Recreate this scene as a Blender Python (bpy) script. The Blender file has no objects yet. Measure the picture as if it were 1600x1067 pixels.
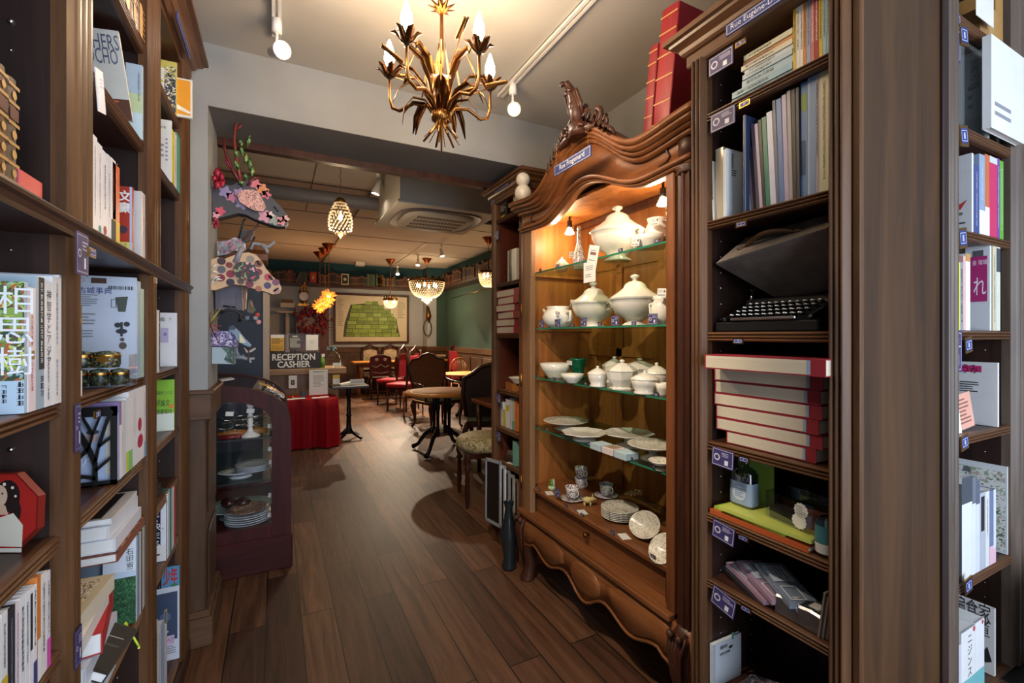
import bpy, bmesh, math, random
from mathutils import Vector, Matrix, Euler
R = math.radians; PI = math.pi
rnd = random.Random(7)
sc = bpy.context.scene
col = sc.collection

# ------------------------------------------------------------------ camera
TH = R(27.34); FP = 711.1; CT, ST = math.cos(TH), math.sin(TH); HC = 1.4; HY = 524.0
cam = bpy.data.cameras.new('camera'); camo = bpy.data.objects.new('camera', cam); col.objects.link(camo)
cam.sensor_width = 36; cam.lens = 36 * FP / 1600; cam.shift_y = -(533.5 - HY) / 1600; cam.clip_start = .02
camo.location = (0, 0, HC); camo.rotation_euler = (R(90), 0, -TH)
sc.camera = camo
sc.cycles.transparent_max_bounces = 32
sc.view_settings.view_transform = 'Standard'; sc.view_settings.look = 'None'
sc.view_settings.exposure = 0.0; sc.view_settings.gamma = 1; sc.view_settings.use_curve_mapping = False
# daylight outside the shop window behind the camera
w = bpy.data.worlds.new('World'); sc.world = w; w.use_nodes = True
bg = w.node_tree.nodes['Background']; bg.inputs[0].default_value = (.62, .78, 1, 1); bg.inputs[1].default_value = 2.4

def lamp(name, kind, loc, power, colr, size=.05, rot=None, target=None, spot=60, blend=.4, sy=None):
    l = bpy.data.lights.new(name, kind); o = bpy.data.objects.new(name, l); col.objects.link(o)
    l.energy = power; l.color = colr; o.location = loc
    if kind == 'AREA':
        l.size = size
        if sy: l.shape = 'RECTANGLE'; l.size_y = sy
    else: l.shadow_soft_size = size
    if kind == 'SPOT': l.spot_size = R(spot); l.spot_blend = blend
    if target is not None:
        o.rotation_euler = (Vector(target) - Vector(loc)).to_track_quat('-Z', 'Y').to_euler()
    elif rot: o.rotation_euler = rot
    return o
day = lamp('daylight_window', 'AREA', (1.3, -1.68, 1.5), 95, (.78, .87, 1), 3.0, rot=(R(90), 0, 0), sy=2.1)
WARM = (1, .74, .46)

# ------------------------------------------------------------------ pixel <-> place
def ray(px, py):
    c = (px - 800) / FP; v = (HY - py) / FP
    return (c * CT + ST, -c * ST + CT, v)
def P(px, py, x=None, y=None, z=None, d=None):
    r = ray(px, py)
    t = x / r[0] if x is not None else y / r[1] if y is not None else (z - HC) / r[2] if z is not None else d
    return Vector((r[0] * t, r[1] * t, HC + r[2] * t))

# ------------------------------------------------------------------ materials
def lin(h):
    h = h.lstrip('#'); v = [int(h[i:i + 2], 16) / 255 for i in (0, 2, 4)]
    return tuple(((c + .055) / 1.055) ** 2.4 if c > .04045 else c / 12.92 for c in v) + (1,)
MC = {}
def pm(h, rough=.55, metal=0, spec=.5, coat=0):
    k = (h, rough, metal, spec, coat)
    if k in MC: return MC[k]
    m = bpy.data.materials.new('paint_' + h.strip('#')); m.use_nodes = True; b = m.node_tree.nodes['Principled BSDF']
    nt = m.node_tree
    c = lin(h)
    if metal < .5:
        n = nt.nodes.new('ShaderNodeTexNoise'); n.inputs['Scale'].default_value = 14; n.inputs['Detail'].default_value = 3
        tc = nt.nodes.new('ShaderNodeTexCoord'); nt.links.new(tc.outputs['Object'], n.inputs['Vector'])
        r = nt.nodes.new('ShaderNodeValToRGB'); r.color_ramp.elements[0].position = .3; r.color_ramp.elements[1].position = .7
        r.color_ramp.elements[0].color = tuple(q * .93 for q in c[:3]) + (1,); r.color_ramp.elements[1].color = c
        nt.links.new(n.outputs['Fac'], r.inputs['Fac']); nt.links.new(r.outputs['Color'], b.inputs['Base Color'])
    else: b.inputs['Base Color'].default_value = c
    b.inputs['Roughness'].default_value = rough; b.inputs['Metallic'].default_value = metal
    b.inputs['Specular IOR Level'].default_value = spec; b.inputs['Coat Weight'].default_value = coat
    MC[k] = m; return m
def emat(name, h, s):
    m = bpy.data.materials.new(name); m.use_nodes = True; b = m.node_tree.nodes['Principled BSDF']
    b.inputs['Base Color'].default_value = (1, 1, 1, 1)
    b.inputs['Emission Color'].default_value = lin(h); b.inputs['Emission Strength'].default_value = s; return m
def ramp2(nt, fac, c0, c1, p0=.3, p1=.7, extra=()):
    r = nt.nodes.new('ShaderNodeValToRGB'); e = r.color_ramp.elements
    e[0].position = p0; e[0].color = lin(c0); e[1].position = p1; e[1].color = lin(c1)
    for p, c in extra:
        q = e.new(p); q.color = lin(c)
    nt.links.new(fac, r.inputs['Fac']); return r.outputs['Color']
def wood(name, c0, c1, axis='z', rough=.4, sc_=6, coat=.15, bump=.15):
    m = bpy.data.materials.new(name); m.use_nodes = True; nt = m.node_tree; b = nt.nodes['Principled BSDF']
    tc = nt.nodes.new('ShaderNodeTexCoord'); mp = nt.nodes.new('ShaderNodeMapping')
    s = [sc_ * 3, sc_ * 3, sc_ * 3]; s['xyz'.index(axis)] = sc_ * .25
    mp.inputs['Scale'].default_value = s; nt.links.new(tc.outputs['Object'], mp.inputs['Vector'])
    n = nt.nodes.new('ShaderNodeTexNoise'); n.inputs['Scale'].default_value = 1.2; n.inputs['Detail'].default_value = 8; n.inputs['Roughness'].default_value = .65
    n.inputs['Distortion'].default_value = .6
    nt.links.new(mp.outputs['Vector'], n.inputs['Vector'])
    nt.links.new(ramp2(nt, n.outputs['Fac'], c0, c1, .32, .68), b.inputs['Base Color'])
    bp = nt.nodes.new('ShaderNodeBump'); bp.inputs['Strength'].default_value = bump; bp.inputs['Distance'].default_value = .003
    nt.links.new(n.outputs['Fac'], bp.inputs['Height']); nt.links.new(bp.outputs['Normal'], b.inputs['Normal'])
    b.inputs['Roughness'].default_value = rough; b.inputs['Specular IOR Level'].default_value = .3; b.inputs['Coat Weight'].default_value = coat; b.inputs['Coat Roughness'].default_value = .25
    return m
def glassm(name, tint='#ffffff', gl=.12, a=.06):
    # thin clear sheet: mostly see-through with a fresnel sheen
    m = bpy.data.materials.new(name); m.use_nodes = True; nt = m.node_tree; nt.nodes.clear()
    o = nt.nodes.new('ShaderNodeOutputMaterial'); t = nt.nodes.new('ShaderNodeBsdfTransparent'); t.inputs[0].default_value = lin(tint)
    g = nt.nodes.new('ShaderNodeBsdfGlossy'); g.inputs['Roughness'].default_value = .03
    f = nt.nodes.new('ShaderNodeLayerWeight'); f.inputs[0].default_value = .5
    pw = nt.nodes.new('ShaderNodeMath'); pw.operation = 'POWER'; pw.inputs[1].default_value = 4; nt.links.new(f.outputs['Facing'], pw.inputs[0])
    ma = nt.nodes.new('ShaderNodeMath'); ma.operation = 'MULTIPLY_ADD'; ma.inputs[1].default_value = .6; ma.inputs[2].default_value = a
    nt.links.new(pw.outputs[0], ma.inputs[0]); mx = nt.nodes.new('ShaderNodeMixShader')
    nt.links.new(ma.outputs[0], mx.inputs[0]); nt.links.new(t.outputs[0], mx.inputs[1]); nt.links.new(g.outputs[0], mx.inputs[2])
    nt.links.new(mx.outputs[0], o.inputs[0]); return m
def vorm(name, cols, scale=30, rough=.6, feature='F1', metal=0):
    m = bpy.data.materials.new(name); m.use_nodes = True; nt = m.node_tree; b = nt.nodes['Principled BSDF']
    tc = nt.nodes.new('ShaderNodeTexCoord'); v = nt.nodes.new('ShaderNodeTexVoronoi'); v.inputs['Scale'].default_value = scale
    nz = nt.nodes.new('ShaderNodeTexNoise'); nz.inputs['Scale'].default_value = scale * .6
    mx = nt.nodes.new('ShaderNodeMixRGB'); mx.inputs[0].default_value = .35 / max(1, scale / 30)
    nt.links.new(tc.outputs['Object'], nz.inputs['Vector']); nt.links.new(tc.outputs['Object'], mx.inputs[1]); nt.links.new(nz.outputs['Color'], mx.inputs[2])
    nt.links.new(mx.outputs[0], v.inputs['Vector'])
    sp = nt.nodes.new('ShaderNodeSeparateColor'); nt.links.new(v.outputs['Color'], sp.inputs[0])
    r = nt.nodes.new('ShaderNodeValToRGB'); r.color_ramp.interpolation = 'CONSTANT'; e = r.color_ramp.elements
    e[0].color = lin(cols[0]); e[1].position = 1 / len(cols); e[1].color = lin(cols[1])
    for i, c in enumerate(cols[2:]): q = e.new((i + 2) / len(cols)); q.color = lin(c)
    nt.links.new(sp.outputs[0], r.inputs['Fac']); nt.links.new(r.outputs['Color'], b.inputs['Base Color'])
    b.inputs['Roughness'].default_value = rough; b.inputs['Metallic'].default_value = metal; return m
def plaster(name, c0, c1, sc_=1.4, rough=.85, bump=.3):
    m = bpy.data.materials.new(name); m.use_nodes = True; nt = m.node_tree; b = nt.nodes['Principled BSDF']
    tc = nt.nodes.new('ShaderNodeTexCoord'); n = nt.nodes.new('ShaderNodeTexNoise'); n.inputs['Scale'].default_value = sc_; n.inputs['Detail'].default_value = 9
    nt.links.new(tc.outputs['Object'], n.inputs['Vector']); nt.links.new(ramp2(nt, n.outputs['Fac'], c0, c1), b.inputs['Base Color'])
    n2 = nt.nodes.new('ShaderNodeTexNoise'); n2.inputs['Scale'].default_value = 18; n2.inputs['Detail'].default_value = 6; nt.links.new(tc.outputs['Object'], n2.inputs['Vector'])
    bp = nt.nodes.new('ShaderNodeBump'); bp.inputs['Strength'].default_value = bump; bp.inputs['Distance'].default_value = .004
    nt.links.new(n2.outputs['Fac'], bp.inputs['Height']); nt.links.new(bp.outputs['Normal'], b.inputs['Normal'])
    b.inputs['Roughness'].default_value = rough; return m
def floor_mat():
    m = bpy.data.materials.new('oak_floorboards'); m.use_nodes = True; nt = m.node_tree; b = nt.nodes['Principled BSDF']
    tc = nt.nodes.new('ShaderNodeTexCoord'); mp = nt.nodes.new('ShaderNodeMapping'); mp.inputs['Rotation'].default_value = (0, 0, R(90)); mp.inputs['Location'].default_value = (0, .0455, 0)
    nt.links.new(tc.outputs['Object'], mp.inputs['Vector'])
    br = nt.nodes.new('ShaderNodeTexBrick'); br.offset = .37; br.offset_frequency = 2; br.inputs['Scale'].default_value = 1
    br.inputs['Brick Width'].default_value = 1.25; br.inputs['Row Height'].default_value = .1535; br.inputs['Mortar Size'].default_value = .003; br.inputs['Mortar Smooth'].default_value = .1
    br.inputs['Bias'].default_value = 0
    br.inputs['Color1'].default_value = (0, 0, 0, 1); br.inputs['Color2'].default_value = (1, 1, 1, 1); br.inputs['Mortar'].default_value = (.5, .5, .5, 1)
    nt.links.new(mp.outputs['Vector'], br.inputs['Vector'])
    mp2 = nt.nodes.new('ShaderNodeMapping'); mp2.inputs['Scale'].default_value = (22, 1.6, 1); nt.links.new(tc.outputs['Object'], mp2.inputs['Vector'])
    ad = nt.nodes.new('ShaderNodeVectorMath'); ad.operation = 'MULTIPLY_ADD'; ad.inputs[1].default_value = (9, 9, 9)
    nt.links.new(br.outputs['Color'], ad.inputs[0]); nt.links.new(mp2.outputs['Vector'], ad.inputs[2])
    n = nt.nodes.new('ShaderNodeTexNoise'); n.inputs['Scale'].default_value = 1; n.inputs['Detail'].default_value = 9; n.inputs['Roughness'].default_value = .6; n.inputs['Distortion'].default_value = 1.2
    nt.links.new(ad.outputs[0], n.inputs['Vector'])
    c1 = ramp2(nt, br.outputs['Color'], '#4c2e20', '#83593c', 0, 1, ((.5, '#68442e'),))
    c2 = ramp2(nt, n.outputs['Fac'], '#87796f', '#ffffff', .28, .7)
    mx = nt.nodes.new('ShaderNodeMixRGB'); mx.blend_type = 'MULTIPLY'; mx.inputs[0].default_value = 1; nt.links.new(c1, mx.inputs[1]); nt.links.new(c2, mx.inputs[2])
    mx2 = nt.nodes.new('ShaderNodeMixRGB'); mx2.inputs[2].default_value = lin('#120b07'); nt.links.new(br.outputs['Fac'], mx2.inputs[0]); nt.links.new(mx.outputs[0], mx2.inputs[1])
    nt.links.new(mx2.outputs[0], b.inputs['Base Color'])
    bp = nt.nodes.new('ShaderNodeBump'); bp.inputs['Strength'].default_value = .25; bp.inputs['Distance'].default_value = .004
    nt.links.new(n.outputs['Fac'], bp.inputs['Height']); nt.links.new(bp.outputs['Normal'], b.inputs['Normal'])
    b.inputs['Roughness'].default_value = .5; return m

M = dict(
    walnut=wood('dark_walnut', '#1f120f', '#33201a', 'z', .5, 6, .05), walnutx=wood('dark_walnut_board', '#2c1913', '#4a2c20', 'x'),
    stile=wood('brown_stile_wood', '#432a18', '#69472b', 'z', .45, 6, .05), edge=wood('shelf_edge_wood', '#4b2f1d', '#6f4b30', 'x', .38),
    panel=wood('end_panel_wood', '#2e1c0e', '#50351d', 'z', .5, 3, .0), wains=wood('wainscot_wood', '#44302150'[:7], '#5d4431', 'z', .5), wainsx=wood('wainscot_rail', '#4c3523', '#6c4e36', 'x', .5),
    redwal=wood('redwood_shelf', '#4a2318', '#6b3524', 'z', .4),
    arm=wood('armoire_walnut', '#5c341b', '#885230', 'z', .4, 5, .15), armx=wood('armoire_walnut_horizontal', '#643a1f', '#945c34', 'x', .4, 5, .15),
    armd=wood('armoire_dark_carving', '#2d1710', '#553020', 'z', .42, 5, .1), armin=wood('armoire_inside', '#834a22', '#b57238', 'z', .5, 4, .05),
    armside=wood('armoire_inner_cheek', '#7a563a', '#94714f', 'z', .5, 4, .05),
    mahog=wood('mahogany', '#300b09', '#4c1612', 'z', .55, 5, .0), mahogx=wood('mahogany_rail', '#2c0a08', '#481410', 'x', .55, 5, .0),
    chair=wood('chair_wood', '#2d130b', '#4a2112', 'z', .3, 6, .4), chairl=wood('chair_wood_light', '#6f3d1b', '#92562b', 'z', .3, 6, .4), tablet=wood('table_top_oak', '#b8702a', '#dc9440', 'x', .65, 3, .0),
    counter=wood('counter_wood', '#7b5a38', '#a07a4e', 'x', .4, 4), counterv=wood('counter_panelling', '#6b4a2c', '#84603c', 'z', .4, 8),
    post=wood('pale_post', '#b49a80', '#cdb79c', 'z', .5, 3),
    gray=plaster('grey_plaster', '#8b8b8a', '#a3a3a0'), ceil=plaster('ceiling_paint', '#b5b0a8', '#c6c1b8', 1.2, .9, .15), ceil2=plaster('back_ceiling_paint', '#b7afa3', '#cac2b6', .8, .9, .1),
    soffit=plaster('soffit_shade_grey', '#77716d', '#868079', 2), green=plaster('green_wall_paint', '#2e463c', '#344f43', 1, .8, .1), teal=plaster('teal_wall_paint', '#1d4850', '#22515a', 1, .8, .1),
    bluegray=plaster('blue_grey_wall_paint', '#a0a6aa', '#aeb4b6', 1, .85, .1), navy=plaster('navy_paint', '#3a4452', '#424d5d', 1, .7, .1),
    floor=floor_mat(), white=pm('#e9e6df', .4), porc=pm('#ece6d8', .16, 0, .6, .6), black=pm('#131313', .35), iron=pm('#17181b', .35, .6), brass=pm('#a67c3c', .3, 1), gold=pm('#b07f3b', .33, 1), steel=pm('#c9c9cb', .25, 1), darkgold=pm('#6d4a25', .35, .9),
    glass=glassm('clear_glass'), gshelf=glassm('glass_shelf', '#dcefe6', .1, .06), gedge=pm('#2f7a5c', .1, 0, .8), acryl=glassm('clear_acrylic', '#f4f8fa', .1, .1), gclear=glassm('faint_acrylic', '#fbfdff', .1, .004), bottleg=glassm('bluish_bottle_glass', '#b4c6d6', .1, .22),
    bulb=emat('lit_candle_bulb', '#ffdcb0', 120), spotf=emat('lit_spot_face', '#fff1da', 60), beads=None)

# ------------------------------------------------------------------ mesh builder
TXT = {}
def textmesh(s):
    if s in TXT: return TXT[s]
    c = bpy.data.curves.new('t', 'FONT'); c.body = s; c.size = 1; c.align_x = 'CENTER'; c.resolution_u = 2; c.offset = .025 if s in ('RECEPTION', 'CASHIER', '少年', '文', '豪') else 0
    o = bpy.data.objects.new('t', c); col.objects.link(o)
    bpy.context.view_layer.update()
    me = bpy.data.meshes.new_from_object(o.evaluated_get(bpy.context.evaluated_depsgraph_get()))
    vs = [(v.co.x, v.co.y) for v in me.vertices]; fs = [tuple(p.vertices) for p in me.polygons]
    bpy.data.objects.remove(o); bpy.data.curves.remove(c); bpy.data.meshes.remove(me)
    if vs:
        x0 = min(v[0] for v in vs); x1 = max(v[0] for v in vs); y0 = min(v[1] for v in vs); y1 = max(v[1] for v in vs)
        cx, cy = (x0 + x1) / 2, (y0 + y1) / 2; vs = [(a - cx, b - cy) for a, b in vs]
        TXT[s] = (vs, fs, x1 - x0, y1 - y0)
    else: TXT[s] = ([], [], 1, 1)
    return TXT[s]

class B:
    def __init__(s, mat=None):
        s.b = bmesh.new(); s.m = []; s.i = 0
        if mat: s.use(mat)
    def use(s, mat):
        if isinstance(mat, str): mat = M[mat] if mat in M else pm(mat)
        if mat not in s.m: s.m.append(mat)
        s.i = s.m.index(mat); return s
    def face(s, vs, smooth=False):
        try: f = s.b.faces.new(vs)
        except ValueError: return
        f.material_index = s.i; f.smooth = smooth
    def poly(s, pts): s.face([s.b.verts.new(p) for p in pts]); return s
    def box(s, x0, x1, y0, y1, z0, z1, mtx=None):
        v = [Vector((x, y, z)) for x in (x0, x1) for y in (y0, y1) for z in (z0, z1)]
        if mtx: v = [mtx @ q for q in v]
        v = [s.b.verts.new(q) for q in v]
        for f in ((0, 1, 3, 2), (4, 6, 7, 5), (0, 4, 5, 1), (2, 3, 7, 6), (0, 2, 6, 4), (1, 5, 7, 3)): s.face([v[i] for i in f])
        return s
    def prism(s, pts, axis, a0, a1, mtx=None, smooth=False):
        # outline pts (p,q) in the two axes other than `axis`, extruded a0..a1
        ax = 'xyz'.index(axis); o = [i for i in (0, 1, 2) if i != ax]
        def mk(p, a):
            v = [0, 0, 0]; v[o[0]] = p[0]; v[o[1]] = p[1]; v[ax] = a; v = Vector(v)
            return s.b.verts.new(mtx @ v if mtx else v)
        A = [mk(p, a0) for p in pts]; C = [mk(p, a1) for p in pts]; n = len(pts)
        s.face(A); s.face(C[::-1])
        for i in range(n): s.face([A[i], C[i], C[(i + 1) % n], A[(i + 1) % n]], smooth)
        return s
    def strip(s, a, c, smooth=True, close=False):
        A = [s.b.verts.new(p) for p in a]; C = [s.b.verts.new(p) for p in c]
        for i in range(len(a) - (0 if close else 1)):
            j = (i + 1) % len(a); s.face([A[i], A[j], C[j], C[i]], smooth)
        return s
    def loft(s, rings, closed=True, caps=True, smooth=True):
        L = [[s.b.verts.new(p) for p in r] for r in rings]; n = len(rings[0])
        for k in range(len(L) - 1):
            for i in range(n if closed else n - 1):
                j = (i + 1) % n; s.face([L[k][i], L[k][j], L[k + 1][j], L[k + 1][i]], smooth)
        if caps and closed: s.face(L[0][::-1]); s.face(L[-1])
        return s
    def lathe(s, prof, c=(0, 0, 0), n=24, sx=1, sy=1, mtx=None, caps=False, smooth=True):
        rings = []
        for r, z in prof:
            ring = [Vector((c[0] + r * sx * math.cos(2 * PI * k / n), c[1] + r * sy * math.sin(2 * PI * k / n), c[2] + z)) for k in range(n)]
            if mtx: ring = [mtx @ v for v in ring]
            rings.append(ring)
        return s.loft(rings, caps=caps, smooth=smooth)
    def tube(s, pts, rad, n=8, caps=True):
        pts = [Vector(p) for p in pts]
        if not isinstance(rad, (list, tuple)): rad = [rad] * len(pts)
        rings = []; up = None
        for i, p in enumerate(pts):
            t = (pts[min(i + 1, len(pts) - 1)] - pts[max(i - 1, 0)]).normalized()
            if up is None: up = Vector((0, 0, 1)) if abs(t.z) < .9 else Vector((1, 0, 0))
            a = t.cross(up).normalized(); up = a.cross(t).normalized()
            rings.append([p + (a * math.cos(2 * PI * k / n) + up * math.sin(2 * PI * k / n)) * rad[i] for k in range(n)])
        return s.loft(rings, caps=caps)
    def sphere(s, c, r, n=12, sz=1, sx=1, sy=1):
        pr = [(max(r * math.sin(PI * k / n), 1e-5), -r * sz * math.cos(PI * k / n)) for k in range(n + 1)]
        return s.lathe(pr, c, n + 4, sx, sy)
    def blade(s, pts, width, side, thick=.0015, cup=.15):
        # leaf: centre line pts, max width, side vector
        side = Vector(side).normalized(); L = []; n = len(pts)
        for i, p in enumerate(pts):
            p = Vector(p); t = i / (n - 1); wd = width * .5 * (math.sin(PI * min(t * .93 + .05, 1)) ** .7)
            tn = (Vector(pts[min(i + 1, n - 1)]) - Vector(pts[max(i - 1, 0)])).normalized(); nn = tn.cross(side).normalized()
            L.append([p - side * wd + nn * wd * cup, p, p + side * wd + nn * wd * cup, p + nn * thick])
        return s.loft(L)
    # flat marks on a plane: O corner, ux, uy unit vectors, w x h
    def deco(s, O, ux, uy, w, h, items, off=.0004):
        O = Vector(O); ux = Vector(ux); uy = Vector(uy); nn = ux.cross(uy).normalized(); lay = 0
        for it in items:
            k = it[0]; lay += 1; base = O + nn * (off + lay * .00006)
            def pt(a, b): return base + ux * (a * w) + uy * (b * h)
            if k == 'r':
                _, a0, b0, a1, b1, c = it; s.use(c); s.poly([pt(a0, b0), pt(a1, b0), pt(a1, b1), pt(a0, b1)])
            elif k == 'p': s.use(it[2]); s.poly([pt(*q) for q in it[1]])
            elif k == 'c':
                _, a, b, r, c = it[:5]; ry = it[5] if len(it) > 5 else r; s.use(c)
                s.poly([base + ux * (a * w + r * w * math.cos(2 * PI * q / 20)) + uy * (b * h + ry * w * math.sin(2 * PI * q / 20)) for q in range(20)])
            elif k == 'o':      # rounded-outline frame
                _, a0, b0, a1, b1, c, t = it; s.use(c)
                for q in ((a0, b0, a1, b0 + t * w / h), (a0, b1 - t * w / h, a1, b1), (a0, b0, a0 + t, b1), (a1 - t, b0, a1, b1)):
                    s.poly([pt(q[0], q[1]), pt(q[2], q[1]), pt(q[2], q[3]), pt(q[0], q[3])])
            elif k in 'tT':     # ('t', text, cx, cy, height_m, colour, maxwidth_frac) ; 'T' stacks characters downwards
                _, tx, a, b, hh, c = it[:6]; mw = it[6] if len(it) > 6 else .95; s.use(c)
                if k == 't':
                    vs, fs, tw, th = textmesh(tx); sc1 = hh / .73; sx = min(sc1, mw * w / tw)
                    V = [s.b.verts.new(base + ux * (a * w + q[0] * sx) + uy * (b * h + q[1] * sc1)) for q in vs]
                    for f in fs: s.face([V[i] for i in f])
                else:
                    for j, ch in enumerate(tx):
                        vs, fs, tw, th = textmesh(ch); sc1 = hh / .9
                        if not vs: continue
                        V = [s.b.verts.new(base + ux * (a * w + q[0] * sc1) + uy * (b * h - j * hh * 1.12 + q[1] * sc1)) for q in vs]
                        for f in fs: s.face([V[i] for i in f])
            elif k == 'l':      # fine lines of print
                _, a0, b0, a1, b1, n, c = it; s.use(c)
                for j in range(n):
                    y1_ = b1 - (b1 - b0) * j / n; y0_ = y1_ - (b1 - b0) / n * .42; e = a1 - (a1 - a0) * rnd.choice((0, 0, .05, .3))
                    s.poly([pt(a0, y0_), pt(e, y0_), pt(e, y1_), pt(a0, y1_)])
            elif k == 'v':      # column of small printed characters
                _, a, b0, b1, sz, c = it; s.use(c); y = b1 * h; 
                while y - sz > b0 * h:
                    q = a * w - sz / 2
                    for r_ in ((0, .1, 1, .2), (.1, .45, .9, .56), (0, .8, 1, .92), (rnd.uniform(.1, .4), 0, rnd.uniform(.5, .6), 1), (.8, .1, .92, .8)):
                        if rnd.random() < .8:
                            s.poly([base + ux * (q + sz * i) + uy * (y - sz + sz * j) for i, j in ((r_[0], r_[1]), (r_[2], r_[1]), (r_[2], r_[3]), (r_[0], r_[3]))])
                    y -= sz * 1.2
            elif k == 'bar':    # barcode
                _, a0, b0, a1, b1, c = it; s.use(c); a = a0
                while a < a1:
                    q = (a1 - a0) * rnd.choice((.02, .03, .05)); s.poly([pt(a, b0), pt(a + q, b0), pt(a + q, b1), pt(a, b1)]); a += q + (a1 - a0) * rnd.choice((.02, .04))
        return s
    def build(s, name, parent=None, loc=None, rot=None, bevel=0, seg=1, recalc=True):
        if recalc: bmesh.ops.recalc_face_normals(s.b, faces=s.b.faces)
        me = bpy.data.meshes.new(name); s.b.to_mesh(me); s.b.free()
        for m in s.m: me.materials.append(m)
        o = bpy.data.objects.new(name, me); col.objects.link(o)
        if parent: o.parent = parent
        if loc is not None: o.location = loc
        if rot is not None: o.rotation_euler = rot
        if bevel:
            md = o.modifiers.new('bevel', 'BEVEL'); md.width = bevel; md.segments = seg; md.limit_method = 'ANGLE'; md.angle_limit = R(40)
        return o
def tag(o, label=None, cat=None, group=None, kind=None):
    if label: o['label'] = label
    if cat: o['category'] = cat
    if group: o['group'] = group
    if kind: o['kind'] = kind
    return o
def thing(name, label, cat, loc=(0, 0, 0), rz=0, group=None, rot=None):
    o = bpy.data.objects.new(name, None); col.objects.link(o); o.empty_display_size = .05
    o.location = loc; o.rotation_euler = rot if rot is not None else (0, 0, rz)
    return tag(o, label, cat, group)
def struct(o): o['kind'] = 'structure'; return o

class Frame:      # a furniture front: u left->right as seen, w into the furniture, z up
    def __init__(s, kind, at): s.k = kind; s.at = at; s.rz = {'L': R(90), 'R': -R(90), 'F': 0}[kind]
    def W(s, u, w, z=0):
        return Vector((s.at - w, u, z)) if s.k == 'L' else Vector((s.at + w, -u, z)) if s.k == 'R' else Vector((u, s.at + w, z))
    def hit(s, px, py, w=0):
        return P(px, py, x=s.at - w) if s.k == 'L' else P(px, py, x=s.at + w) if s.k == 'R' else P(px, py, y=s.at + w)
    def u(s, px, w=0):
        p = s.hit(px, 500, w); return p.y if s.k == 'L' else -p.y if s.k == 'R' else p.x
    def z(s, px, py, w=0): return s.hit(px, py, w).z
    def mat(s, u, w, z): return Matrix.Translation(s.W(u, w, z)) @ Matrix.Rotation(s.rz, 4, 'Z')
L = Frame('L', -.344); RB = Frame('R', 1.2); AR = Frame('R', 1.27); SB = Frame('R', 1.33); FR = Frame('F', .584)
def setm(o, m): o.location = m.to_translation(); o.rotation_euler = m.to_euler(); return o

# ------------------------------------------------------------------ the room
YB = 11.6; ZF = 2.724; ZB = 3.12
struct(B('floor').box(-3, 4.2, -1.8, YB, -.05, 0).build('floor'))
struct(B('ceil').box(-.95, 3.4, -1.8, 2.463, ZF, ZF + .05).build('ceiling'))
b = B('ceil2').box(-3, 4.2, 2.84, YB, ZB, ZB + .05); struct(b.build('ceiling_back'))
b = B('gray').box(-.75, -.7, -1.8, 2.463, 0, ZF); struct(b.build('wall_left'))
b = B('gray').box(1.75, 1.8, .95, 2.463, 0, ZF); struct(b.build('wall_right'))
b = B('gray').box(2.5, 2.55, -1.8, .95, 0, ZF); b.box(1.8, 2.5, .95, 1.0, 0, ZF); struct(b.build('wall_right_front'))
b = B('gray').box(-.95, 3.4, 2.463, 2.84, 2.443, ZB); b.use('soffit').box(-.277, 3.4, 2.4632, 2.84, 2.440, 2.443)  # thin darker grey sheet paints in the shade of the unlit underside
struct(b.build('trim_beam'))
struct(B('armd').box(-.277, 3.4, 2.82, 2.87, 2.40, 2.44).build('trim_beam_edge'))
b = B('gray').box(-.95, -.277, 2.463, 2.84, 1.15, 2.443); struct(b.build('wall_pier'))
b = B('gray').box(-3, -.95, 2.79, 2.84, 0, ZB); struct(b.build('wall_back_room_near'))
b = B('gray').box(1.84, 4.2, 2.79, 2.84, 0, ZB); struct(b.build('wall_back_room_near_right'))
# wainscot on the pier
b = B('wains').box(-.95, -.285, 2.47, 2.835, 0, 1.15)
for (z0, z1) in ((.2, .5), (.58, 1.0)):
    b.box(-.285, -.277, 2.52, 2.79, z0, z1)
b.use('wainsx').box(-.96, -.262, 2.448, 2.85, 1.02, 1.15); b.box(-.96, -.25, 2.436, 2.86, 1.135, 1.155); b.box(-.96, -.258, 2.45, 2.85, 0, .13)
b.box(-.96, -.268, 2.455, 2.845, .13, .16)
struct(b.build('trim_pier_wainscot', bevel=.004))
# shop front behind the camera with its window
b = B('gray').box(-.95, 3.4, -1.8, -1.75, 0, .35); b.box(-.95, 3.4, -1.8, -1.75, 2.6, ZF); b.box(-.95, -.3, -1.8, -1.75, .35, 2.6); b.box(2.9, 3.4, -1.8, -1.75, .35, 2.6)
struct(b.build('wall_front'))
wf = B('walnut')
for x in (-.3, 1.27, 2.84): wf.box(x, x + .06, -1.8, -1.74, .35, 2.6)
wf.box(-.3, 2.9, -1.8, -1.74, .35, .41); wf.box(-.3, 2.9, -1.8, -1.74, 2.54, 2.6)
struct(wf.build('window_1'))
# back room walls
b = B('bluegray').box(-3, 4.2, YB, YB + .05, 1.1, 2.6); b.use('teal').box(-3, 4.2, YB, YB + .05, 2.6, ZB); struct(b.build('wall_back'))
XR = 3.86
b = B('green').box(XR, XR + .05, 2.84, YB, 1.1, 2.6); b.use('teal').box(XR, XR + .05, 2.84, YB, 2.6, ZB); struct(b.build('wall_back_room_right'))
struct(B('navy').box(-3, -2.95, 2.84, YB, 0, ZB).build('wall_back_room_left'))
b = B('bluegray').box(3.38, XR, 11.2, YB, 1.1, 2.6); b.use('green').box(3.62, XR + .0, 11.19, 11.2, 1.1, 2.6); b.use('teal').box(3.38, XR, 11.2, YB, 2.6, ZB); struct(b.build('wall_corner_pier'))
b = B('wains').box(-3, XR, YB - .03, YB, 0, 1.1); b.use('wainsx').box(-3, XR, YB - .05, YB, 1.0, 1.12); b.box(-3, XR, YB - .05, YB, 0, .12)
x = -.2
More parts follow.
